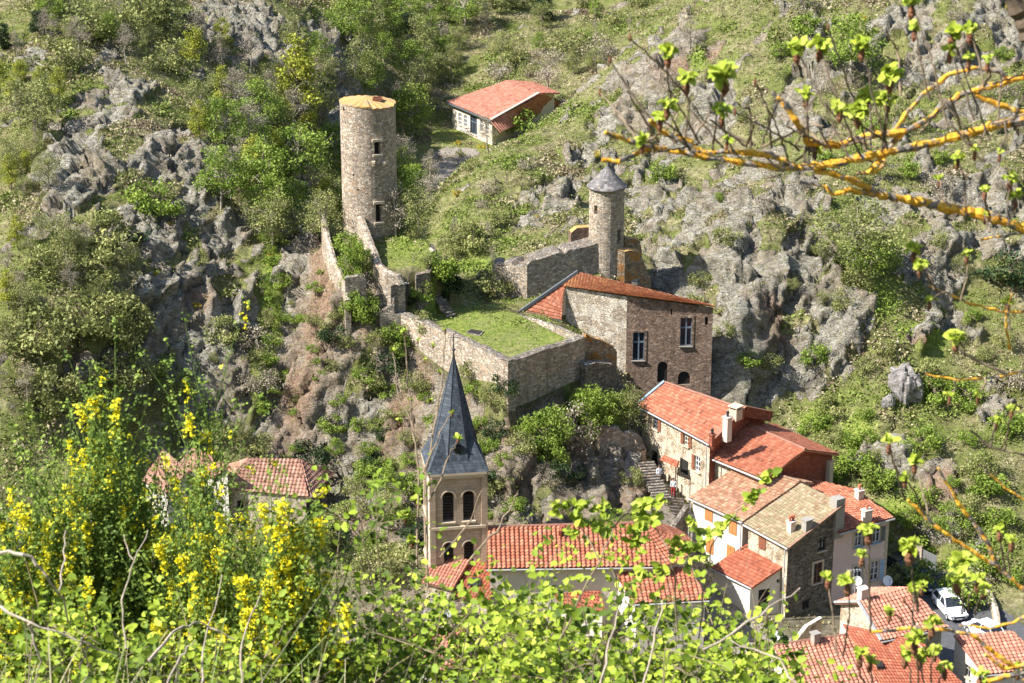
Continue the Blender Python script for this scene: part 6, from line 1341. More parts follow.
# ------------------------------------------------------------------ undergrowth on the slopes
def undergrowth():
    rng = np.random.default_rng(9); n = 340000
    x = rng.uniform(-64, 72, n); y = 150 + (rng.uniform(0, 1, n) ** 0.9) * 200
    keep_ = np.abs(x) < 0.25 * y + 3; x, y = x[keep_], y[keep_]
    i = np.clip(np.searchsorted(xs, x), 1, nx - 1); j = np.clip(np.searchsorted(ys, y), 1, ny - 1)
    fx = (x - xs[i - 1]) / (xs[i] - xs[i - 1]); fy = (y - ys[j - 1]) / (ys[j] - ys[j - 1])
    bil = lambda A_: (A_[j - 1, i - 1] * (1 - fx) + A_[j - 1, i] * fx) * (1 - fy) + (A_[j, i - 1] * (1 - fx) + A_[j, i] * fx) * fy
    z = bil(VZ); x, y = bil(VX), bil(VY)
    r = rockm[j, i]; g = gsm[j, i]; pd = padk[j, i]; vil = village[j, i]
    cl = fbm(x / 3.2, y / 3.2, o=3, s=91)
    pr = (0.35 + 0.9 * np.clip(cl + 0.35, 0, 1)) * (1 - (0.72 - .3 * cas[j, i]) * r) * (1 - 0.97 * np.clip(pd * 1.5, 0, 1) * (padin[j, i] < .5)) * (1 - vil * .55)
    k = rng.uniform(0, 1, len(x)) < pr; x, y, z, g, cl, r, pdk = x[k], y[k], z[k], g[k], cl[k], r[k], padin[j, i][k]
    m = len(x); h = rng.uniform(.10, .44, m) * np.where(pdk > .5, rng.uniform(.2, .8, m), 1) * (0.7 + np.clip(cl, 0, 1)) * np.where(r > .5, .55, 1); per = 6
    hue = fbm(x / 6, y / 6, o=3, s=95) * 0.9 + rng.normal(size=m) * 0.21 + 0.47 - 0.07 * ((x > 4) & (y > 205)) + 0.10 * cl
    tone = np.where(rng.uniform(0, 1, m) < g * 1.1, rng.uniform(.80, 1.0, m), np.clip(hue, 0, .78))
    P_ = np.repeat(np.stack([x, y, z], 1), per, 0); hh = np.repeat(h, per)
    P_ = P_ + rng.normal(size=P_.shape) * np.stack([hh * .75, hh * .75, hh * .3], 1) + np.stack([0 * hh, 0 * hh, hh * .45], 1)
    V = quads(P_, hh * rng.uniform(.35, .75, len(hh)), rng, elong=1.5)
    t_ = np.clip(np.repeat(tone, per) + rng.normal(size=len(hh)) * .05, 0, 1)
    mat = leafmat('undergrowth', [(0.16, 0.11, 0.07), (0.46, 0.40, 0.27), (0.34, 0.29, 0.17), (0.25, 0.24, 0.09), (0.09, 0.11, 0.03), (0.20, 0.25, 0.05), (0.15, 0.215, 0.035), (0.29, 0.37, 0.07)], .15)
    o = np_mesh('undergrowth', V, fq(len(V) // 4), mat, None, np.stack([t_] * 3, 1))
    tag(o, 'low scrub, dry grass and weeds covering the rocky slopes', 'undergrowth', kind='stuff')
    # close turf on the terrace and the keep court
undergrowth()
# loose boulders
def boulder(label, px, py, s_, seed, grp=None):
    p = hit(px, py); bm = bmesh.new(); bmesh.ops.create_icosphere(bm, subdivisions=4, radius=1)
    co_ = np.array([v.co[:] for v in bm.verts]); 
    d = 1 + .30 * facets(co_[:, 0] * 1.6 + co_[:, 2], co_[:, 1] * 1.6 + seed, seed, .9, .5) + .10 * vnoise(co_[:, 0] * 4, co_[:, 1] * 4, co_[:, 2] * 4, seed)
    for v, k in zip(bm.verts, d): v.co = Vector((v.co.x * s_ * .8, v.co.y * s_ * .8, v.co.z * s_ * 1.15)) * float(k)
    me = bpy.data.meshes.new('boulder'); bm.to_mesh(me); bm.free(); me.materials.append(rockmat)
    o = bpy.data.objects.new('boulder', me); C.objects.link(o); o.location = (p.x, p.y, hf(p.x, p.y) + s_ * .5); o.rotation_euler = (0, .35, seed)
    tag(o, label, 'boulder', grp)
def rockm_():
    m = NT('boulder_rock'); st = m.noise(1.2, 8, .72, m.coord((.8, 2.2, 1), rot=(.5, .3, .9)), .5)
    m.base(m.ramp(st, [(.3, (.06, .055, .055)), (.45, (.18, .165, .155)), (.6, (.33, .31, .29)), (.75, (.46, .43, .4))])); m.bump(st, .4); return m.m
rockmat = rockm_()
boulder('big grey standing boulder alone on the right slope', 905, 400, 1.9, 3)
boulder('smaller boulder leaning below the big standing boulder', 888, 408, .8, 5)
boulder('grey boulder beside the foot of the keep door', 374, 236, .75, 7)
# white water tank or bag near the standing boulder is a small round pale object
# ------------------------------------------------------------------ foreground bushes
def leaves_np(Pt, size, rng, droop=0.3, face=None):
    """rounded two-sided leaves: two quads folded on the midrib"""
    n = len(Pt); d = unit(n, rng); d[:, 2] = d[:, 2] * .6 - droop * .2; d /= np.linalg.norm(d, axis=1, keepdims=True)
    up = unit(n, rng) * .7 + np.array([-.35, -.35, .8]); s = np.cross(d, up); s /= np.linalg.norm(s, axis=1, keepdims=True) + 1e-9; u = np.cross(s, d)
    L_ = np.asarray(size).reshape(-1, 1); w = L_ * .36; f = L_ * .10
    b, t_ = Pt, Pt + d * L_
    l1, l2 = Pt + d * L_ * .30 + s * w + u * f, Pt + d * L_ * .72 + s * w * .8 + u * f; r1, r2 = Pt + d * L_ * .30 - s * w + u * f, Pt + d * L_ * .72 - s * w * .8 + u * f
    V = np.stack([b, l1, l2, t_, r2, r1], 1).reshape(-1, 3); k = np.arange(n)[:, None] * 6
    F = np.concatenate([k + np.array([0, 1, 2, 3]), k + np.array([0, 3, 4, 5])], 0); return V, F
FG = leafmat('spring_leaves', [(0.03, 0.055, 0.006), (0.08, 0.13, 0.012), (0.19, 0.27, 0.022), (0.34, 0.42, 0.04), (0.47, 0.53, 0.09)], .25)
FGD = leafmat('broom_leaves', [(0.05, 0.09, 0.012), (0.14, 0.215, 0.03), (0.29, 0.38, 0.06)], .3)
FLW = leafmat('broom_flowers', [(0.60, 0.50, 0.01), (0.76, 0.68, 0.015), (0.85, 0.80, 0.07)], .3)
def twigmat(nm, c): return plain(nm, c, .9, .35, 40)
TWG = twigmat('foreground_twigs', (.22, .165, .11)); TWD = twigmat('dark_twigs', (.10, .075, .05)); TWR = twigmat('broom_stems', (.10, .16, .03)); DEAD = twigmat('dead_wood', (.34, .28, .22))
def branchy(rng, base, top, nst, spread, r0, nsub=6, depthw=.5):
    """polylines of a shrub rising from its base; returns (paths, tip samples)"""
    paths = []; pts = []
    H_ = top - base[2]
    for i in range(nst):
        az = rng.uniform(0, 2 * math.pi); out = rng.uniform(.2, 1) * spread; e = np.array([base[0] + math.cos(az) * out, base[1] + math.sin(az) * out * depthw, base[2] + H_ * rng.uniform(.6, 1.0) * (1 - .25 * (out / spread) ** 2)])
        b = np.array(base) + np.array([math.cos(az), math.sin(az), 0]) * .05; P_ = [b]; n = 7
        for k in range(1, n + 1):
            f = k / n; q = b * (1 - f) + e * f + np.array([math.cos(az), math.sin(az), 0]) * spread * .12 * math.sin(math.pi * f) + rng.normal(size=3) * .018 * H_ * f; P_.append(q)
        paths.append((P_, r0)); P_ = np.array(P_); pts.append(P_[3:])
        for j in range(nsub):
            k = rng.integers(2, n); q = P_[k]; d = rng.normal(size=3); d[2] = abs(d[2]) * .6 + .1; d /= np.linalg.norm(d); ln = H_ * rng.uniform(.15, .35)
            m1 = q + d * ln * .5 + rng.normal(size=3) * .02; e2 = q + d * ln + np.array([0, 0, -.04 * ln]) ; paths.append(([q, m1, e2], r0 * .45)); pts.append(np.array([q * .4 + m1 * .6, m1, (m1 + e2) / 2, e2]))
    return paths, np.concatenate(pts)
def shrub(name, label, px, top_py, Y, spread, nst, nleaf, size, seed, mat=None, cl=.07, twig=None, group=None, basex=None, flowers=0, tone=(0, 1), hang=.3):
    rng = np.random.default_rng(seed); t_ = Yp(px, top_py, Y); bx = t_.x; bz = hf(bx, Y)
    r = thing(name, label, 'shrub', (bx, Y, bz), 0, group)
    paths, S_ = branchy(rng, (0, 0, -.05), t_.z - bz, nst, spread, .006)
    mb = MB()
    for P_, r0 in paths:
        k = len(P_); mb.tube([tuple(q) for q in P_], [r0 * (1 - .75 * i / (k - 1)) for i in range(k)], 5, cap=False)
    mb.build('branches', twig or TWG, r, local=True, merge=False, smooth=True)
    nleaf = int(nleaf * 1.7); nc = max(40, nleaf // 15); ci = rng.integers(0, len(S_), nc); cc_ = S_[ci] + rng.normal(size=(nc, 3)) * cl * .8; tn = rng.uniform(*tone, nc)
    ii = rng.integers(0, nc, nleaf); Pt = cc_[ii] + rng.normal(size=(nleaf, 3)) * cl * .5
    V, F = leaves_np(Pt, rng.uniform(.25, 1.25, nleaf) * size, rng, hang); v = np.clip(tn[ii] * .7 + rng.uniform(0, .3, nleaf), 0, 1); v = np.tile(v, 2)
    np_mesh('leaves', V, F, mat or FG, r, np.stack([v] * 3, 1))
    return r
SH = [  # px, top py, Y, spread, stems, leaves, leaf size, words
 (30, 565, 6.6, .45, 12, 1700, .036, 'leafy shrub in the bottom left corner under the broom'),
 (120, 575, 6.9, .42, 12, 1500, .034, 'leafy shrub below the tallest yellow broom'),
 (210, 590, 7.1, .42, 12, 1600, .034, 'leafy shrub below the leftmost house roofs'),
 (300, 575, 7.4, .40, 12, 1500, .036, 'leafy shrub between the left houses and the dark hawthorn'),
 (345, 476, 8.0, .34, 12, 1500, .036, 'dark leafed hawthorn rising before the castle rock foot'),
 (405, 555, 7.6, .40, 12, 1500, .038, 'leafy shrub just left of the bell tower base'),
 (480, 556, 7.2, .42, 13, 1700, .036, 'leafy shrub hiding the foot of the bell tower'),
 (560, 590, 6.8, .42, 13, 1600, .036, 'leafy shrub below the church nave roof'),
 (590, 545, 7.6, .32, 6, 500, .040, 'thin leafy shrub spraying across the nave eave'),
 (640, 605, 6.6, .40, 12, 1500, .038, 'leafy shrub in front of the side chapel wall'),
 (720, 600, 6.9, .40, 12, 1500, .040, 'leafy shrub at the bottom between chapel and annex'),
 (770, 640, 6.6, .34, 10, 1000, .040, 'low leafy shrub before the striped roof house'),
 (830, 668, 6.4, .30, 8, 600, .036, 'lowest leafy shrub at the bottom edge, right of the rest'),
 (455, 528, 8.2, .40, 12, 1200, .036, 'leafy shrub reaching highest just left of the nave roof'),
 (520, 520, 8.0, .44, 17, 2700, .036, 'leafy shrub before the middle of the nave wall'),
 (592, 532, 7.9, .44, 17, 2800, .036, 'leafy shrub before the left end of the side chapel'),
 (690, 545, 8.0, .38, 12, 1700, .036, 'leafy shrub before the right end of the side chapel'),
 (745, 580, 7.9, .32, 12, 1500, .038, 'leafy shrub before the annex wall'),
 (360, 560, 8.2, .40, 12, 1300, .036, 'leafy shrub under the dark hawthorn'),
 (255, 600, 8.0, .40, 12, 1200, .034, 'leafy shrub under the hipped left house'),
 (170, 640, 6.3, .42, 12, 1500, .034, 'nearest leafy shrub left of centre'),
 (60, 650, 6.0, .42, 12, 1300, .034, 'nearest leafy shrub in the bottom left corner')]
for i, (px, py, Y, sp, ns, nl, sz, lb) in enumerate(SH):
    shrub('leafy_shrub', lb, px, py, Y, sp, ns, nl, sz, 100 + i, group='leafy shrubs along the bottom of the view', tone=(0, .55) if i == 4 else (.1, 1))
def broom(label, px, top_py, Y, spread, nst, nfl, nleaf, seed, group='yellow flowering brooms'):
    rng = np.random.default_rng(seed); t_ = Yp(px, top_py, Y); bz = hf(t_.x, Y); H_ = t_.z - bz; nst = int(nst * 2.0); nfl = int(nfl * 5.5); nleaf = int(nleaf * 4.0)
    r = thing('broom_shrub', label, 'shrub', (t_.x, Y, bz), 0, group); mb = MB(); Ls = []; Fs = []
    for i in range(nst):
        az = rng.uniform(0, 2 * math.pi); o = abs(rng.normal()) * .5 * spread; hgt = H_ * rng.uniform(.45, 1) * (1 - .22 * min(1, o / spread))
        b = np.array([math.cos(az) * .08, math.sin(az) * .06, -.05]); e = np.array([math.cos(az) * o, math.sin(az) * o * .6, hgt]); n = 7; P_ = []
        for k in range(n + 1):
            f = k / n; q = b * (1 - f) + e * f; q[:2] = b[:2] + (e[:2] - b[:2]) * f ** .75; q = q + rng.normal(size=3) * .012; P_.append(q)
        mb.tube([tuple(q) for q in P_], [.0045 * (1 - .7 * k / n) for k in range(n + 1)], 4, cap=False); P_ = np.array(P_)
        subs = [P_[3:]]
        for j in range(5):
            k = rng.integers(2, n); q = P_[k]; d = np.array([rng.normal() * .35, rng.normal() * .3, 1.0]); d /= np.linalg.norm(d); ln = H_ * rng.uniform(.1, .25); w2 = np.array([q, q + d * ln * .5 + rng.normal(size=3) * .008, q + d * ln])
            mb.tube([tuple(z) for z in w2], [.003, .0025, .0012], 3, cap=False); subs.append(w2)
        Ls.append(np.concatenate(subs)); Fs.append((subs[rng.integers(0, len(subs))], subs[rng.integers(0, len(subs))]))
    mb.build('stems', TWR, r, local=True, merge=False)
    S_ = np.concatenate(Ls); ii = rng.integers(0, len(S_), nleaf); jj = np.clip(ii + 1, 0, len(S_) - 1); f = rng.uniform(0, 1, (nleaf, 1))
    near = np.linalg.norm(S_[jj] - S_[ii], axis=1) < .4; Pt = np.where(near[:, None], S_[ii] * (1 - f) + S_[jj] * f, S_[ii]) + rng.normal(size=(nleaf, 3)) * .014
    V, F = leaves_np(Pt, rng.uniform(.5, 1.3, nleaf) * .0155, rng); v = np.tile(rng.uniform(0, 1, nleaf), 2); np_mesh('leaves', V, F, FGD, r, np.stack([v] * 3, 1))
    # flowers in short spikes along some twigs
    Pf = []
    for i in range(nfl):
        a, c = Fs[rng.integers(0, len(Fs))]; q = a[rng.integers(max(0, len(a) - 3), len(a))] * 1.0; g = rng.integers(2, 9)
        if rng.uniform() < .4: g = 1
        for k in range(g): Pf.append(q + np.array([rng.normal() * .011, rng.normal() * .011, -.016 * k + rng.normal() * .004]))
    Pf = np.array(Pf); n = len(Pf); Vs = []; 
    Pq = np.repeat(Pf, 4, 0) + rng.normal(size=(n * 4, 3)) * .004
    V, F = leaves_np(Pq, rng.uniform(.7, 1.3, n * 4) * .0145, rng, 0); v = np.tile(np.repeat(rng.uniform(0, 1, n), 4), 2); np_mesh('flowers', V, F, FLW, r, np.stack([v] * 3, 1))
    return r
broom('tallest yellow broom at the left edge of the view', 45, 400, 8.4, .42, 46, 170, 6500, 201)
broom('yellow broom with spikes rising highest beside the left crags', 95, 352, 8.7, .38, 50, 230, 6500, 202)
broom('yellow broom left of the leftmost roof, between two taller brooms', 122, 400, 8.6, .28, 40, 170, 4200, 203)
broom('sparse green broom tips reaching above the left roofs', 195, 345, 9.2, .26, 22, 50, 2600, 204)
broom('yellow broom in front of the hipped left house', 240, 468, 7.8, .34, 36, 240, 3500, 205)
broom('yellow broom left of the dark hawthorn', 285, 468, 7.5, .28, 34, 200, 3600, 206)
broom('yellow broom before the white walls of the left houses', 190, 470, 7.9, .26, 34, 190, 3600, 208)
broom('yellow broom low in the bottom left corner', 10, 470, 7.6, .32, 30, 120, 3500, 207)
# dry grass and dead twigs at the lower left
def drygrass():
    rng = np.random.default_rng(33); n = 7000; x = rng.uniform(-2.4, .6, n); y = rng.uniform(4.2, 8.6, n); z = np.array([hf(a, b_) for a, b_ in zip(x, y)])
    h = rng.uniform(.15, .5, n) * np.where(x < -.6, 1.65, .8); a = rng.normal(size=(n, 3)) * .35; a[:, 2] = 1; P0 = np.stack([x, y, z - .03], 1); P1 = P0 + a * h[:, None]; s = unit(n, rng) * .004; m_ = (P0 + P1) / 2 + rng.normal(size=(n, 3)) * .02
    V = np.stack([P0 - s, P0 + s, m_ + s, m_ - s, P1 + s * .3, P1 - s * .3], 1).reshape(-1, 3); k = np.arange(n)[:, None] * 6
    F = np.concatenate([k + np.array([0, 1, 2, 3]), k + np.array([3, 2, 4, 5])], 0); v = np.tile(rng.uniform(0, 1, n), 2)
    tag(np_mesh('dry_grass', V, F, leafmat('dry_grass', [(.22, .30, .10), (.42, .36, .22), (.55, .48, .32), (.16, .26, .06)], .3), None, np.stack([v] * 3, 1)), 'dry and green grass between the foreground bushes', 'grass', kind='stuff')
drygrass()
def twig_thing(name, label, lines, mat, group=None, cat='twig'):
    """lines: ([(px,py,Y)...], width in px)"""
    p0 = Yp(*lines[0][0][0]); r = thing(name, label, cat, tuple(p0), 0, group); rr = random.Random(len(lines))
    for pts, wd in lines:
        mb = MB()
        P_ = [Yp(*q) for q in pts]; Q = []
        for a, c in zip(P_, P_[1:]):
            for k in range(4): Q.append(a.lerp(c, k / 4) + Vector([rr.uniform(-1, 1) * .006 for _ in range(3)]))
        Q.append(P_[-1]); n = len(Q); R_ = [wd * .75 / 2 * q[1] / FPX * (1 - .6 * i / n) * rr.uniform(.85, 1.15) for i, q in enumerate(Q)]
        mb.tube(Q, R_, 6); mb.build('branch', mat, r, merge=False, smooth=True)
    return r
twig_thing('dead_branch', 'arching pale dead branch in the bottom left corner', [([(-10, 552, 6.2), (25, 553, 6.1), (45, 575, 6.1), (62, 600, 6.2), (70, 625, 6.3)], 6), ([(-10, 600, 6.1), (30, 625, 6), (80, 640, 6), (120, 655, 6.1)], 5), ([(30, 625, 6), (40, 660, 6), (35, 690, 6)], 4), ([(80, 640, 6), (90, 672, 6.1), (70, 700, 6)], 3)], DEAD, 'dead branches low in the foreground')
twig_thing('dead_branch', 'pale dead branch rising between the left shrubs below the broom', [([(60, 590, 6.4), (64, 560, 6.6), (66, 530, 6.7)], 3), ([(125, 650, 6.4), (122, 600, 6.5), (133, 560, 6.6), (148, 530, 6.7)], 3), ([(133, 560, 6.6), (124, 535, 6.7)], 2)], DEAD, 'dead branches low in the foreground')
twig_thing('dead_branch', 'forked pale dead branch between the leafy shrubs left of centre', [([(150, 660, 6), (175, 630, 6.1), (200, 622, 6.2), (235, 640, 6.2)], 5), ([(165, 690, 5.9), (180, 655, 6), (196, 640, 6)], 4), ([(240, 690, 6.1), (243, 640, 6.2), (262, 590, 6.3)], 4), ([(200, 690, 6), (205, 640, 6.2), (222, 575, 6.4)], 3)], DEAD, 'dead branches low in the foreground')
twig_thing('dead_branch', 'twiggy dead branch below the church between leafy shrubs', [([(600, 690, 6), (610, 640, 6.1), (618, 610, 6.2)], 4), ([(640, 690, 6), (655, 640, 6.1), (662, 600, 6.2)], 4), ([(705, 650, 6.2), (760, 615, 6.3), (800, 588, 6.4)], 4), ([(800, 690, 6), (780, 660, 6.1), (730, 640, 6.2)], 4)], DEAD, 'dead branches low in the foreground')
# slim sapling before the spire
def tuft_np(rng, q, n, size, d=None):
    P_ = np.array(q) + rng.normal(size=(n, 3)) * size * .35; return P_
def sapling(name, label, lines, tufts, mat, seed, tsz=.026, tn=14, cat='sapling', bud=True, lich=None, bsz=.010):
    r = twig_thing(name, label, lines, mat, cat=cat); rng = np.random.default_rng(seed); Ps = []; Mi = wmat(r).inverted(); B_ = MB()
    for (px, py, Y, s_) in tufts:
        p = Yp(px, py, Y); n = int(tn * s_) + 5
        d = unit(n, rng); d[:, 2] = np.abs(d[:, 2]) + .3; Ps.append((np.array(p)[None] + d * tsz * .35 * s_, d, np.full(n, tsz * s_)))
        if bud: B_.tube([p - Vector((0, 0, .035 * s_)), p - Vector((0, 0, .018 * s_)), p + Vector((0, 0, .004))], [.003, bsz * s_, .004], 6)
    Pt = np.concatenate([a for a, _, _ in Ps]); dd = np.concatenate([b_ for _, b_, _ in Ps]); sz = np.concatenate([c for _, _, c in Ps]) * rng.uniform(.6, 1.2, len(Pt))
    V, F = leaves_np(Pt, sz, rng); off = np.array(Mi.translation); V = V + off
    v = np.tile(rng.uniform(.35, 1, len(Pt)), 2); np_mesh('leaves', V, F, FG, r, np.stack([v] * 3, 1))
    if bud: B_.build('buds', twigmat('brown_buds', (.16, .07, .035)), r, merge=False)
    return r
sapling('slim_sapling', 'slim leafing sapling crossing in front of the slate spire', [([(418, 590, 8.6), (419, 470, 8.8), (412, 420, 8.9), (407, 370, 9), (404, 331, 9)], 4), ([(428, 590, 8.6), (425, 480, 8.8), (434, 430, 8.9), (443, 370, 9), (445, 330, 9)], 4), ([(430, 500, 8.8), (440, 480, 8.8), (450, 455, 8.9), (458, 440, 8.9)], 3), ([(426, 470, 8.8), (440, 432, 8.8), (452, 415, 8.9)], 3), ([(420, 440, 8.8), (400, 400, 8.9), (392, 350, 9)], 3), ([(439, 560, 8.7), (470, 520, 8.8), (482, 490, 8.8)], 3), ([(470, 560, 8.6), (497, 530, 8.7), (512, 505, 8.8), (518, 490, 8.8)], 4)],
    [(404, 331, 9, .6), (445, 330, 9, .6), (433, 345, 9, .5), (458, 438, 8.9, .8), (452, 413, 8.9, .6), (392, 350, 9, .5), (407, 372, 9, .5), (425, 360, 9, .4), (410, 400, 9, .6), (400, 420, 9, .7), (417, 500, 8.8, 1.1), (440, 372, 9, .5), (418, 340, 9, .5), (430, 400, 9, .5), (405, 515, 8.7, 1.2), (412, 540, 8.7, 1.2)], TWG, 5)
# ------------------------------------------------------------------ the lichened tree at the right
def lichenbark():
    m = NT('lichened_bark'); a = m.noise(19, 5, .65); f = m.noise(70, 4, .6)
    bark = m.ramp(f, [(.3, (.07, .055, .045)), (.55, (.22, .19, .16)), (.75, (.42, .39, .35))]); li = m.ramp(f, [(.3, (.42, .17, .01)), (.5, (.66, .34, .03)), (.7, (.78, .50, .08))])
    m.base(m.mix(m.ramp(a, [(.45, 0), (.50, 1)]), bark, li)); m.bump(m.math('ADD', a, f), .006); return m.m
LB = lichenbark()
LT = thing('lichened_tree', 'leafing tree with orange lichened branches reaching in from the right', 'tree', (1.95, 5.6, hf(1.95, 5.6)))
rr = random.Random(3); rngL = np.random.default_rng(8)
def lbranch(pts, w0, w1, name='branch', mat=None, knob=.3):
    P_ = [Yp(*q) if len(q) == 3 else Vector(q[0]) for q in pts]; Q = []
    for a, c in zip(P_, P_[1:]):
        k = max(2, int((c - a).length / .014))
        for i in range(k): Q.append(a.lerp(c, i / k) + Vector([rr.uniform(-1, 1) * .0022 for _ in range(3)]))
    Q.append(P_[-1]); n = len(Q); mb = MB(); w0, w1 = (w0 * 1.12, w1 * 1.12) if name == 'branch' else (w0, w1)
    mb.tube(Q, [max(.0012, (w0 + (w1 - w0) * i / n) / 2 * 5.6 / FPX * rr.uniform(1 - knob, 1 + knob)) for i in range(n)], 8)
    mb.build(name, mat or LB, LT, merge=False, smooth=True)
tx, ty = 1.95, 5.6; gz = hf(tx, ty)
mb = MB(); mb.tube([(tx, ty, gz - .3), (tx + .03, ty, gz + 1.2), (tx - .05, ty, 87.6), (tx - .12, ty, 88.9), (tx - .30, ty, 89.6), (tx - .45, ty, 90.2)], [.10, .085, .075, .06, .045, .03], 10); mb.build('trunk', LB, LT, smooth=True)
T1, T2, T3 = (Vector((tx - .13, ty, 88.95)),), (Vector((tx - .08, ty, 88.3)),), (Vector((tx - .02, ty, 87.6)),)
Yb = 5.6
lbranch([T1, (1060, 95, Yb), (1030, 118, Yb), (985, 128, Yb), (940, 142, 5.6), (898, 150, 5.55), (862, 158, 5.5), (820, 166, 5.5), (780, 168, 5.5), (740, 162, 5.5), (700, 156, 5.5), (668, 150, 5.5), (640, 145, 5.45), (605, 132, 5.4)], 12, 4)
lbranch([T2, (1080, 250, Yb), (1024, 228, Yb), (985, 215, 5.6), (930, 204, 5.6), (880, 195, 5.55), (850, 178, 5.5), (815, 170, 5.5)], 12, 6)
lbranch([T1, (1070, 60, 5.7), (1024, 76, 5.7), (990, 86, 5.7), (958, 96, 5.7), (930, 118, 5.65), (905, 132, 5.6), (885, 150, 5.6)], 8, 5)
lbranch([(1010, 82, 5.7), (1000, 72, 5.7), (975, 68, 5.7), (950, 74, 5.7), (925, 92, 5.7), (905, 115, 5.65), (895, 130, 5.6)], 4, 4)
lbranch([T1, (1050, 110, 5.7), (1020, 112, 5.7), (1000, 105, 5.7), (975, 95, 5.7)], 6, 5)
lbranch([(905, 132, 5.6), (870, 135, 5.6), (840, 145, 5.6), (808, 143, 5.55), (795, 118, 5.5), (785, 105, 5.5), (772, 92, 5.5)], 7, 5)
lbranch([(888, 152, 5.55), (876, 165, 5.5), (868, 172, 5.5), (856, 174, 5.5)], 5, 4)
lbranch([(882, 150, 5.55), (884, 165, 5.5), (872, 174, 5.5)], 4, 3)
lbranch([(880, 195, 5.55), (850, 190, 5.5), (832, 195, 5.5), (826, 186, 5.5), (800, 182, 5.5)], 5, 3)
lbranch([(795, 166, 5.5), (770, 155, 5.5), (740, 152, 5.5), (705, 152, 5.5), (680, 140, 5.5), (660, 130, 5.5), (650, 120, 5.45)], 6, 4)
lbranch([(700, 156, 5.5), (690, 142, 5.5), (675, 135, 5.5)], 5, 4)
lbranch([(660, 150, 5.5), (640, 152, 5.45), (618, 162, 5.4), (602, 160, 5.4)], 4, 4)
lbranch([(1024, 0, 5.8), (1010, -8, 5.8), (990, -30, 5.8)], 10, 8, mat=TWD); lbranch([(1040, 60, 5.8), (1024, 20, 5.8), (1012, 0, 5.8), (1000, -20, 5.8)], 18, 16, mat=TWD)
# lower lichened branches
Yl = 5.4
lbranch([T3, (1090, 640, Yl), (1024, 590, Yl), (997, 566, Yl), (975, 553, Yl), (955, 540, Yl), (930, 522, Yl), (908, 500, Yl)], 8, 3)
lbranch([(997, 566, Yl), (990, 548, Yl), (980, 530, Yl), (962, 508, Yl), (945, 480, Yl), (938, 468, Yl)], 6, 2)
lbranch([T3, (1080, 720, Yl), (1035, 690, Yl), (1010, 664, Yl), (990, 650, Yl), (972, 634, Yl), (945, 630, Yl), (915, 628, Yl), (870, 632, Yl)], 8, 3)
lbranch([(1035, 672, Yl), (1010, 675, Yl), (985, 682, Yl), (965, 690, Yl)], 6, 4)
lbranch([(1060, 610, Yl), (1024, 617, Yl), (1010, 624, Yl), (990, 628, Yl), (960, 625, Yl)], 4, 2)
lbranch([(1030, 665, Yl), (1005, 668, Yl), (985, 655, Yl)], 5, 3)
lbranch([T2, (1060, 300, 5.7), (1024, 312, 5.7), (1000, 311, 5.7), (970, 303, 5.7), (945, 292, 5.7), (925, 284, 5.7)], 5, 2)
lbranch([T2, (1060, 360, 5.7), (1024, 371, 5.7), (992, 378, 5.7), (957, 380, 5.7), (925, 374, 5.7)], 5, 2)
lbranch([(1005, 374, 5.7), (985, 364, 5.7), (962, 352, 5.7), (950, 338, 5.7)], 3, 2, mat=TWG)
lbranch([T2, (1050, 228, 5.7), (1024, 232, 5.7), (1000, 236, 5.7), (980, 240, 5.7)], 4, 2)
lbranch([T3, (1070, 470, 5.6), (1024, 455, 5.6), (992, 448, 5.6), (970, 430, 5.6)], 4, 2, mat=TWG)
lbranch([T3, (1060, 520, 5.6), (1024, 500, 5.6), (1005, 488, 5.6), (985, 470, 5.6)], 4, 2)
lbranch([(1010, 350, 5.7), (1005, 320, 5.7), (1012, 290, 5.7)], 3, 2)
# shoots with fresh leaf tufts; (tip x, tip y, root x, root y, size)
SHOOTS = [(668, 52, 672, 100, 1.0), (687, 80, 684, 140, 1.0), (725, 75, 712, 150, 1.5), (722, 112, 735, 155, .9), (797, 48, 850, 160, 1.1), (820, 46, 845, 118, 1.1), (862, 46, 888, 150, 1.0), (890, 75, 882, 150, 1.2), (912, 4, 948, 130, 1.0), (915, 28, 930, 100, .8), (806, 95, 804, 165, .9), (727, 140, 740, 158, .5), (667, 105, 690, 150, .9), (660, 118, 690, 150, .8), (642, 140, 655, 150, .8), (815, 148, 812, 166, .8), (868, 98, 870, 150, 1.2), (858, 112, 866, 150, 1.1), (952, 34, 990, 140, 1.1), (970, 30, 985, 86, .9), (950, 50, 975, 120, .8), (969, 58, 968, 75, .7), (988, 60, 985, 85, .7), (888, 98, 884, 150, .9), (840, 108, 862, 158, .9), (828, 28, 862, 120, .01), (610, 60, 655, 125, .01), (600, 92, 640, 145, .01), (630, 38, 690, 100, .01), (755, 82, 790, 165, .01), (735, 112, 800, 150, .01),
          (914, 250, 935, 290, .9), (920, 264, 938, 292, .8), (967, 253, 960, 300, .7), (1008, 302, 1010, 330, .8), (956, 338, 965, 356, 1.0), (890, 450, 905, 500, .01), (915, 462, 930, 520, .9), (889, 442, 904, 483, .8), (905, 478, 925, 515, .6), (996, 420, 990, 448, .7), (1012, 408, 1005, 450, .6), (978, 395, 985, 378, .5), (950, 395, 955, 380, .5), (930, 300, 945, 292, .6), (985, 215, 990, 232, .5), (1015, 196, 1008, 225, 1.0), (1010, 180, 1010, 222, .9), (985, 190, 990, 216, .6), (958, 158, 965, 208, .7), (940, 178, 950, 206, .6), (1000, 152, 1005, 120, .5), (975, 150, 985, 128, .6)]
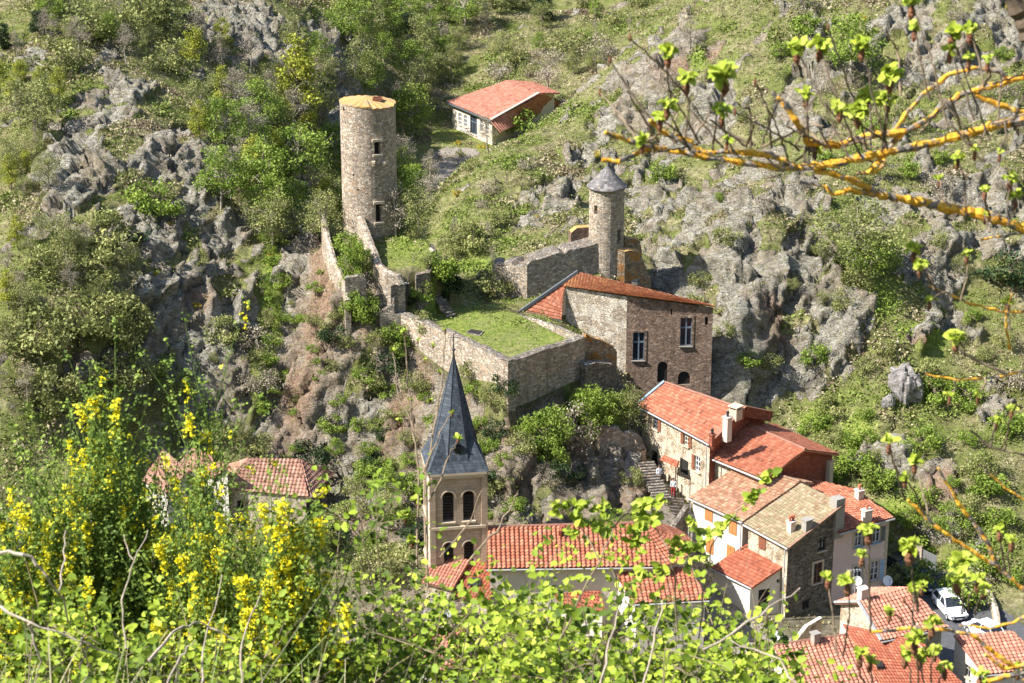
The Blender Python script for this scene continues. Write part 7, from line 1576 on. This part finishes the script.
SHOOTS2 = [(910, 548, 918, 612, 1.3), (922, 585, 918, 612, .6), (904, 600, 915, 625, .01), (960, 562, 962, 615, 1.4), (958, 578, 965, 612, 1.3), (978, 580, 968, 612, .9), (985, 588, 975, 615, .8), (828, 578, 838, 655, .8), (848, 582, 843, 655, 1.0), (869, 530, 871, 632, 1.1), (862, 555, 870, 610, .8), (914, 590, 912, 628, 1.0), (932, 625, 925, 650, 1.0), (890, 612, 905, 625, .7), (915, 640, 918, 690, 1.2), (920, 655, 925, 690, 1.2), (905, 655, 912, 690, 1.0), (860, 655, 868, 690, 1.0), (870, 660, 872, 690, .9), (945, 668, 940, 690, .9), (1000, 530, 1005, 570, .8), (1012, 540, 1010, 575, .8), (935, 650, 932, 690, .8), (980, 676, 985, 690, 1.0), (1018, 668, 1015, 690, .9)]
lv = []; bud = MB()
for tx_, ty_, rx, ry, s_ in SHOOTS + SHOOTS2:
    Y0 = 5.5 if (tx_, ty_, rx, ry, s_) in SHOOTS else 5.3; Yt = Y0 + rr.uniform(-.25, .25)
    mx = (tx_ + rx) / 2 + rr.uniform(-4, 4); my = (ty_ + ry) / 2 + rr.uniform(-3, 3)
    lbranch([(rx, ry, Y0), (mx, my, (Y0 + Yt) / 2), (tx_, ty_, Yt)], 2.3, 1.4, name='shoot', mat=TWD if rr.random() < .7 else TWG, knob=.15)
    p = Yp(tx_, ty_, Yt)
    if s_ > .1:
        n = int(32 * s_); d = unit(n, rngL); d[:, 2] = np.abs(d[:, 2]) * .8 + .1; lv.append((np.array(p)[None] + d * .013 * s_, np.full(n, (.026 if Y0 > 5.4 and tx_ < 960 else .020) * s_)))
        for k in range(2): bud.tube([p - Vector((rr.uniform(-.004, .004), 0, .03 * s_ + k * .012)), p - Vector((0, 0, .018 * s_ + k * .01)), p - Vector((0, 0, .004))], [.003, .010 * s_, .004], 6)
    else: bud.tube([p - Vector((0, 0, .01)), p, p + Vector((0, 0, .012))], [.002, .005, .001], 5)
Pt = np.concatenate([a for a, _ in lv]); sz = np.concatenate([c for _, c in lv]) * rngL.uniform(.6, 1.2, len(Pt)); V, F = leaves_np(Pt, sz, rngL); V = V + np.array(wmat(LT).inverted().translation)
v = np.tile(rngL.uniform(.55, 1, len(Pt)), 2); np_mesh('leaves', V, F, FG, LT, np.stack([v] * 3, 1)); bud.build('buds', twigmat('leaf_buds', (.16, .07, .035)), LT, merge=False)
# fine spurs and twiglets along the lichened limbs
for k in range(42):
    ax = rr.uniform(640, 1020); ay = (150 if ax > 700 else 140) - max(0, ax - 860) * .2 + rr.choice([0, 0, 40]) * (ax > 860) + rr.uniform(-6, 6); an = rr.uniform(-2.9, -.3); ln = rr.uniform(18, 60)
    if ax > 870 and rr.random() < .25: ay -= 45
    bx_, by_ = ax + math.cos(an) * ln, ay + math.sin(an) * ln * (1 if rr.random() < .8 else -.5); cx_, cy_ = bx_ + rr.uniform(-12, 12), by_ + rr.uniform(-22, 4)
    lbranch([(ax, ay, 5.55), (bx_, by_, 5.55 + rr.uniform(-.15, .15)), (cx_, cy_, 5.55 + rr.uniform(-.2, .2))], 2.6, 1.2, name='twiglet', mat=TWD if rr.random() < .5 else TWG, knob=.2)
# one leafy spray in front of the brown tiled roof
twl = [([(748, 560, 7.2), (742, 535, 7.2), (750, 505, 7.2), (762, 492, 7.2), (775, 478, 7.2)], 2)]
sapling('leafy_spray', 'single leafy spray floating before the brown tiled roof of the white house', [([(700, 640, 7.2), (705, 580, 7.2), (712, 545, 7.2), (735, 515, 7.2), (752, 500, 7.2), (765, 488, 7.2), (772, 475, 7.2)], 2.5)], [(772, 476, 7.2, 1.1), (766, 483, 7.2, 1.2), (757, 494, 7.2, 1.0), (751, 501, 7.2, 1.2), (732, 522, 7.2, 1.1), (722, 530, 7.2, 1.1), (712, 538, 7.2, 1.1), (704, 545, 7.2, 1.0), (745, 510, 7.2, .5)], TWG, 9, tsz=.034, tn=5, bud=False)
sapling('leafy_spray', 'leafy spray arching in front of the church apse roof', [([(560, 640, 7.0), (600, 560, 7.0), (620, 520, 7.1), (640, 505, 7.1), (668, 515, 7.1)], 3), ([(680, 640, 7.0), (672, 560, 7.0), (658, 530, 7.1), (648, 515, 7.1)], 3), ([(600, 560, 7.0), (580, 525, 7.1), (560, 512, 7.1)], 2.5)],
    [(rr.uniform(555, 665), rr.uniform(500, 545), 7.1, rr.uniform(.7, 1.2)) for _ in range(26)] + [(rr.uniform(640, 700), rr.uniform(520, 575), 7.0, rr.uniform(.7, 1.1)) for _ in range(16)], TWG, 10, tsz=.036, tn=6, bud=False)
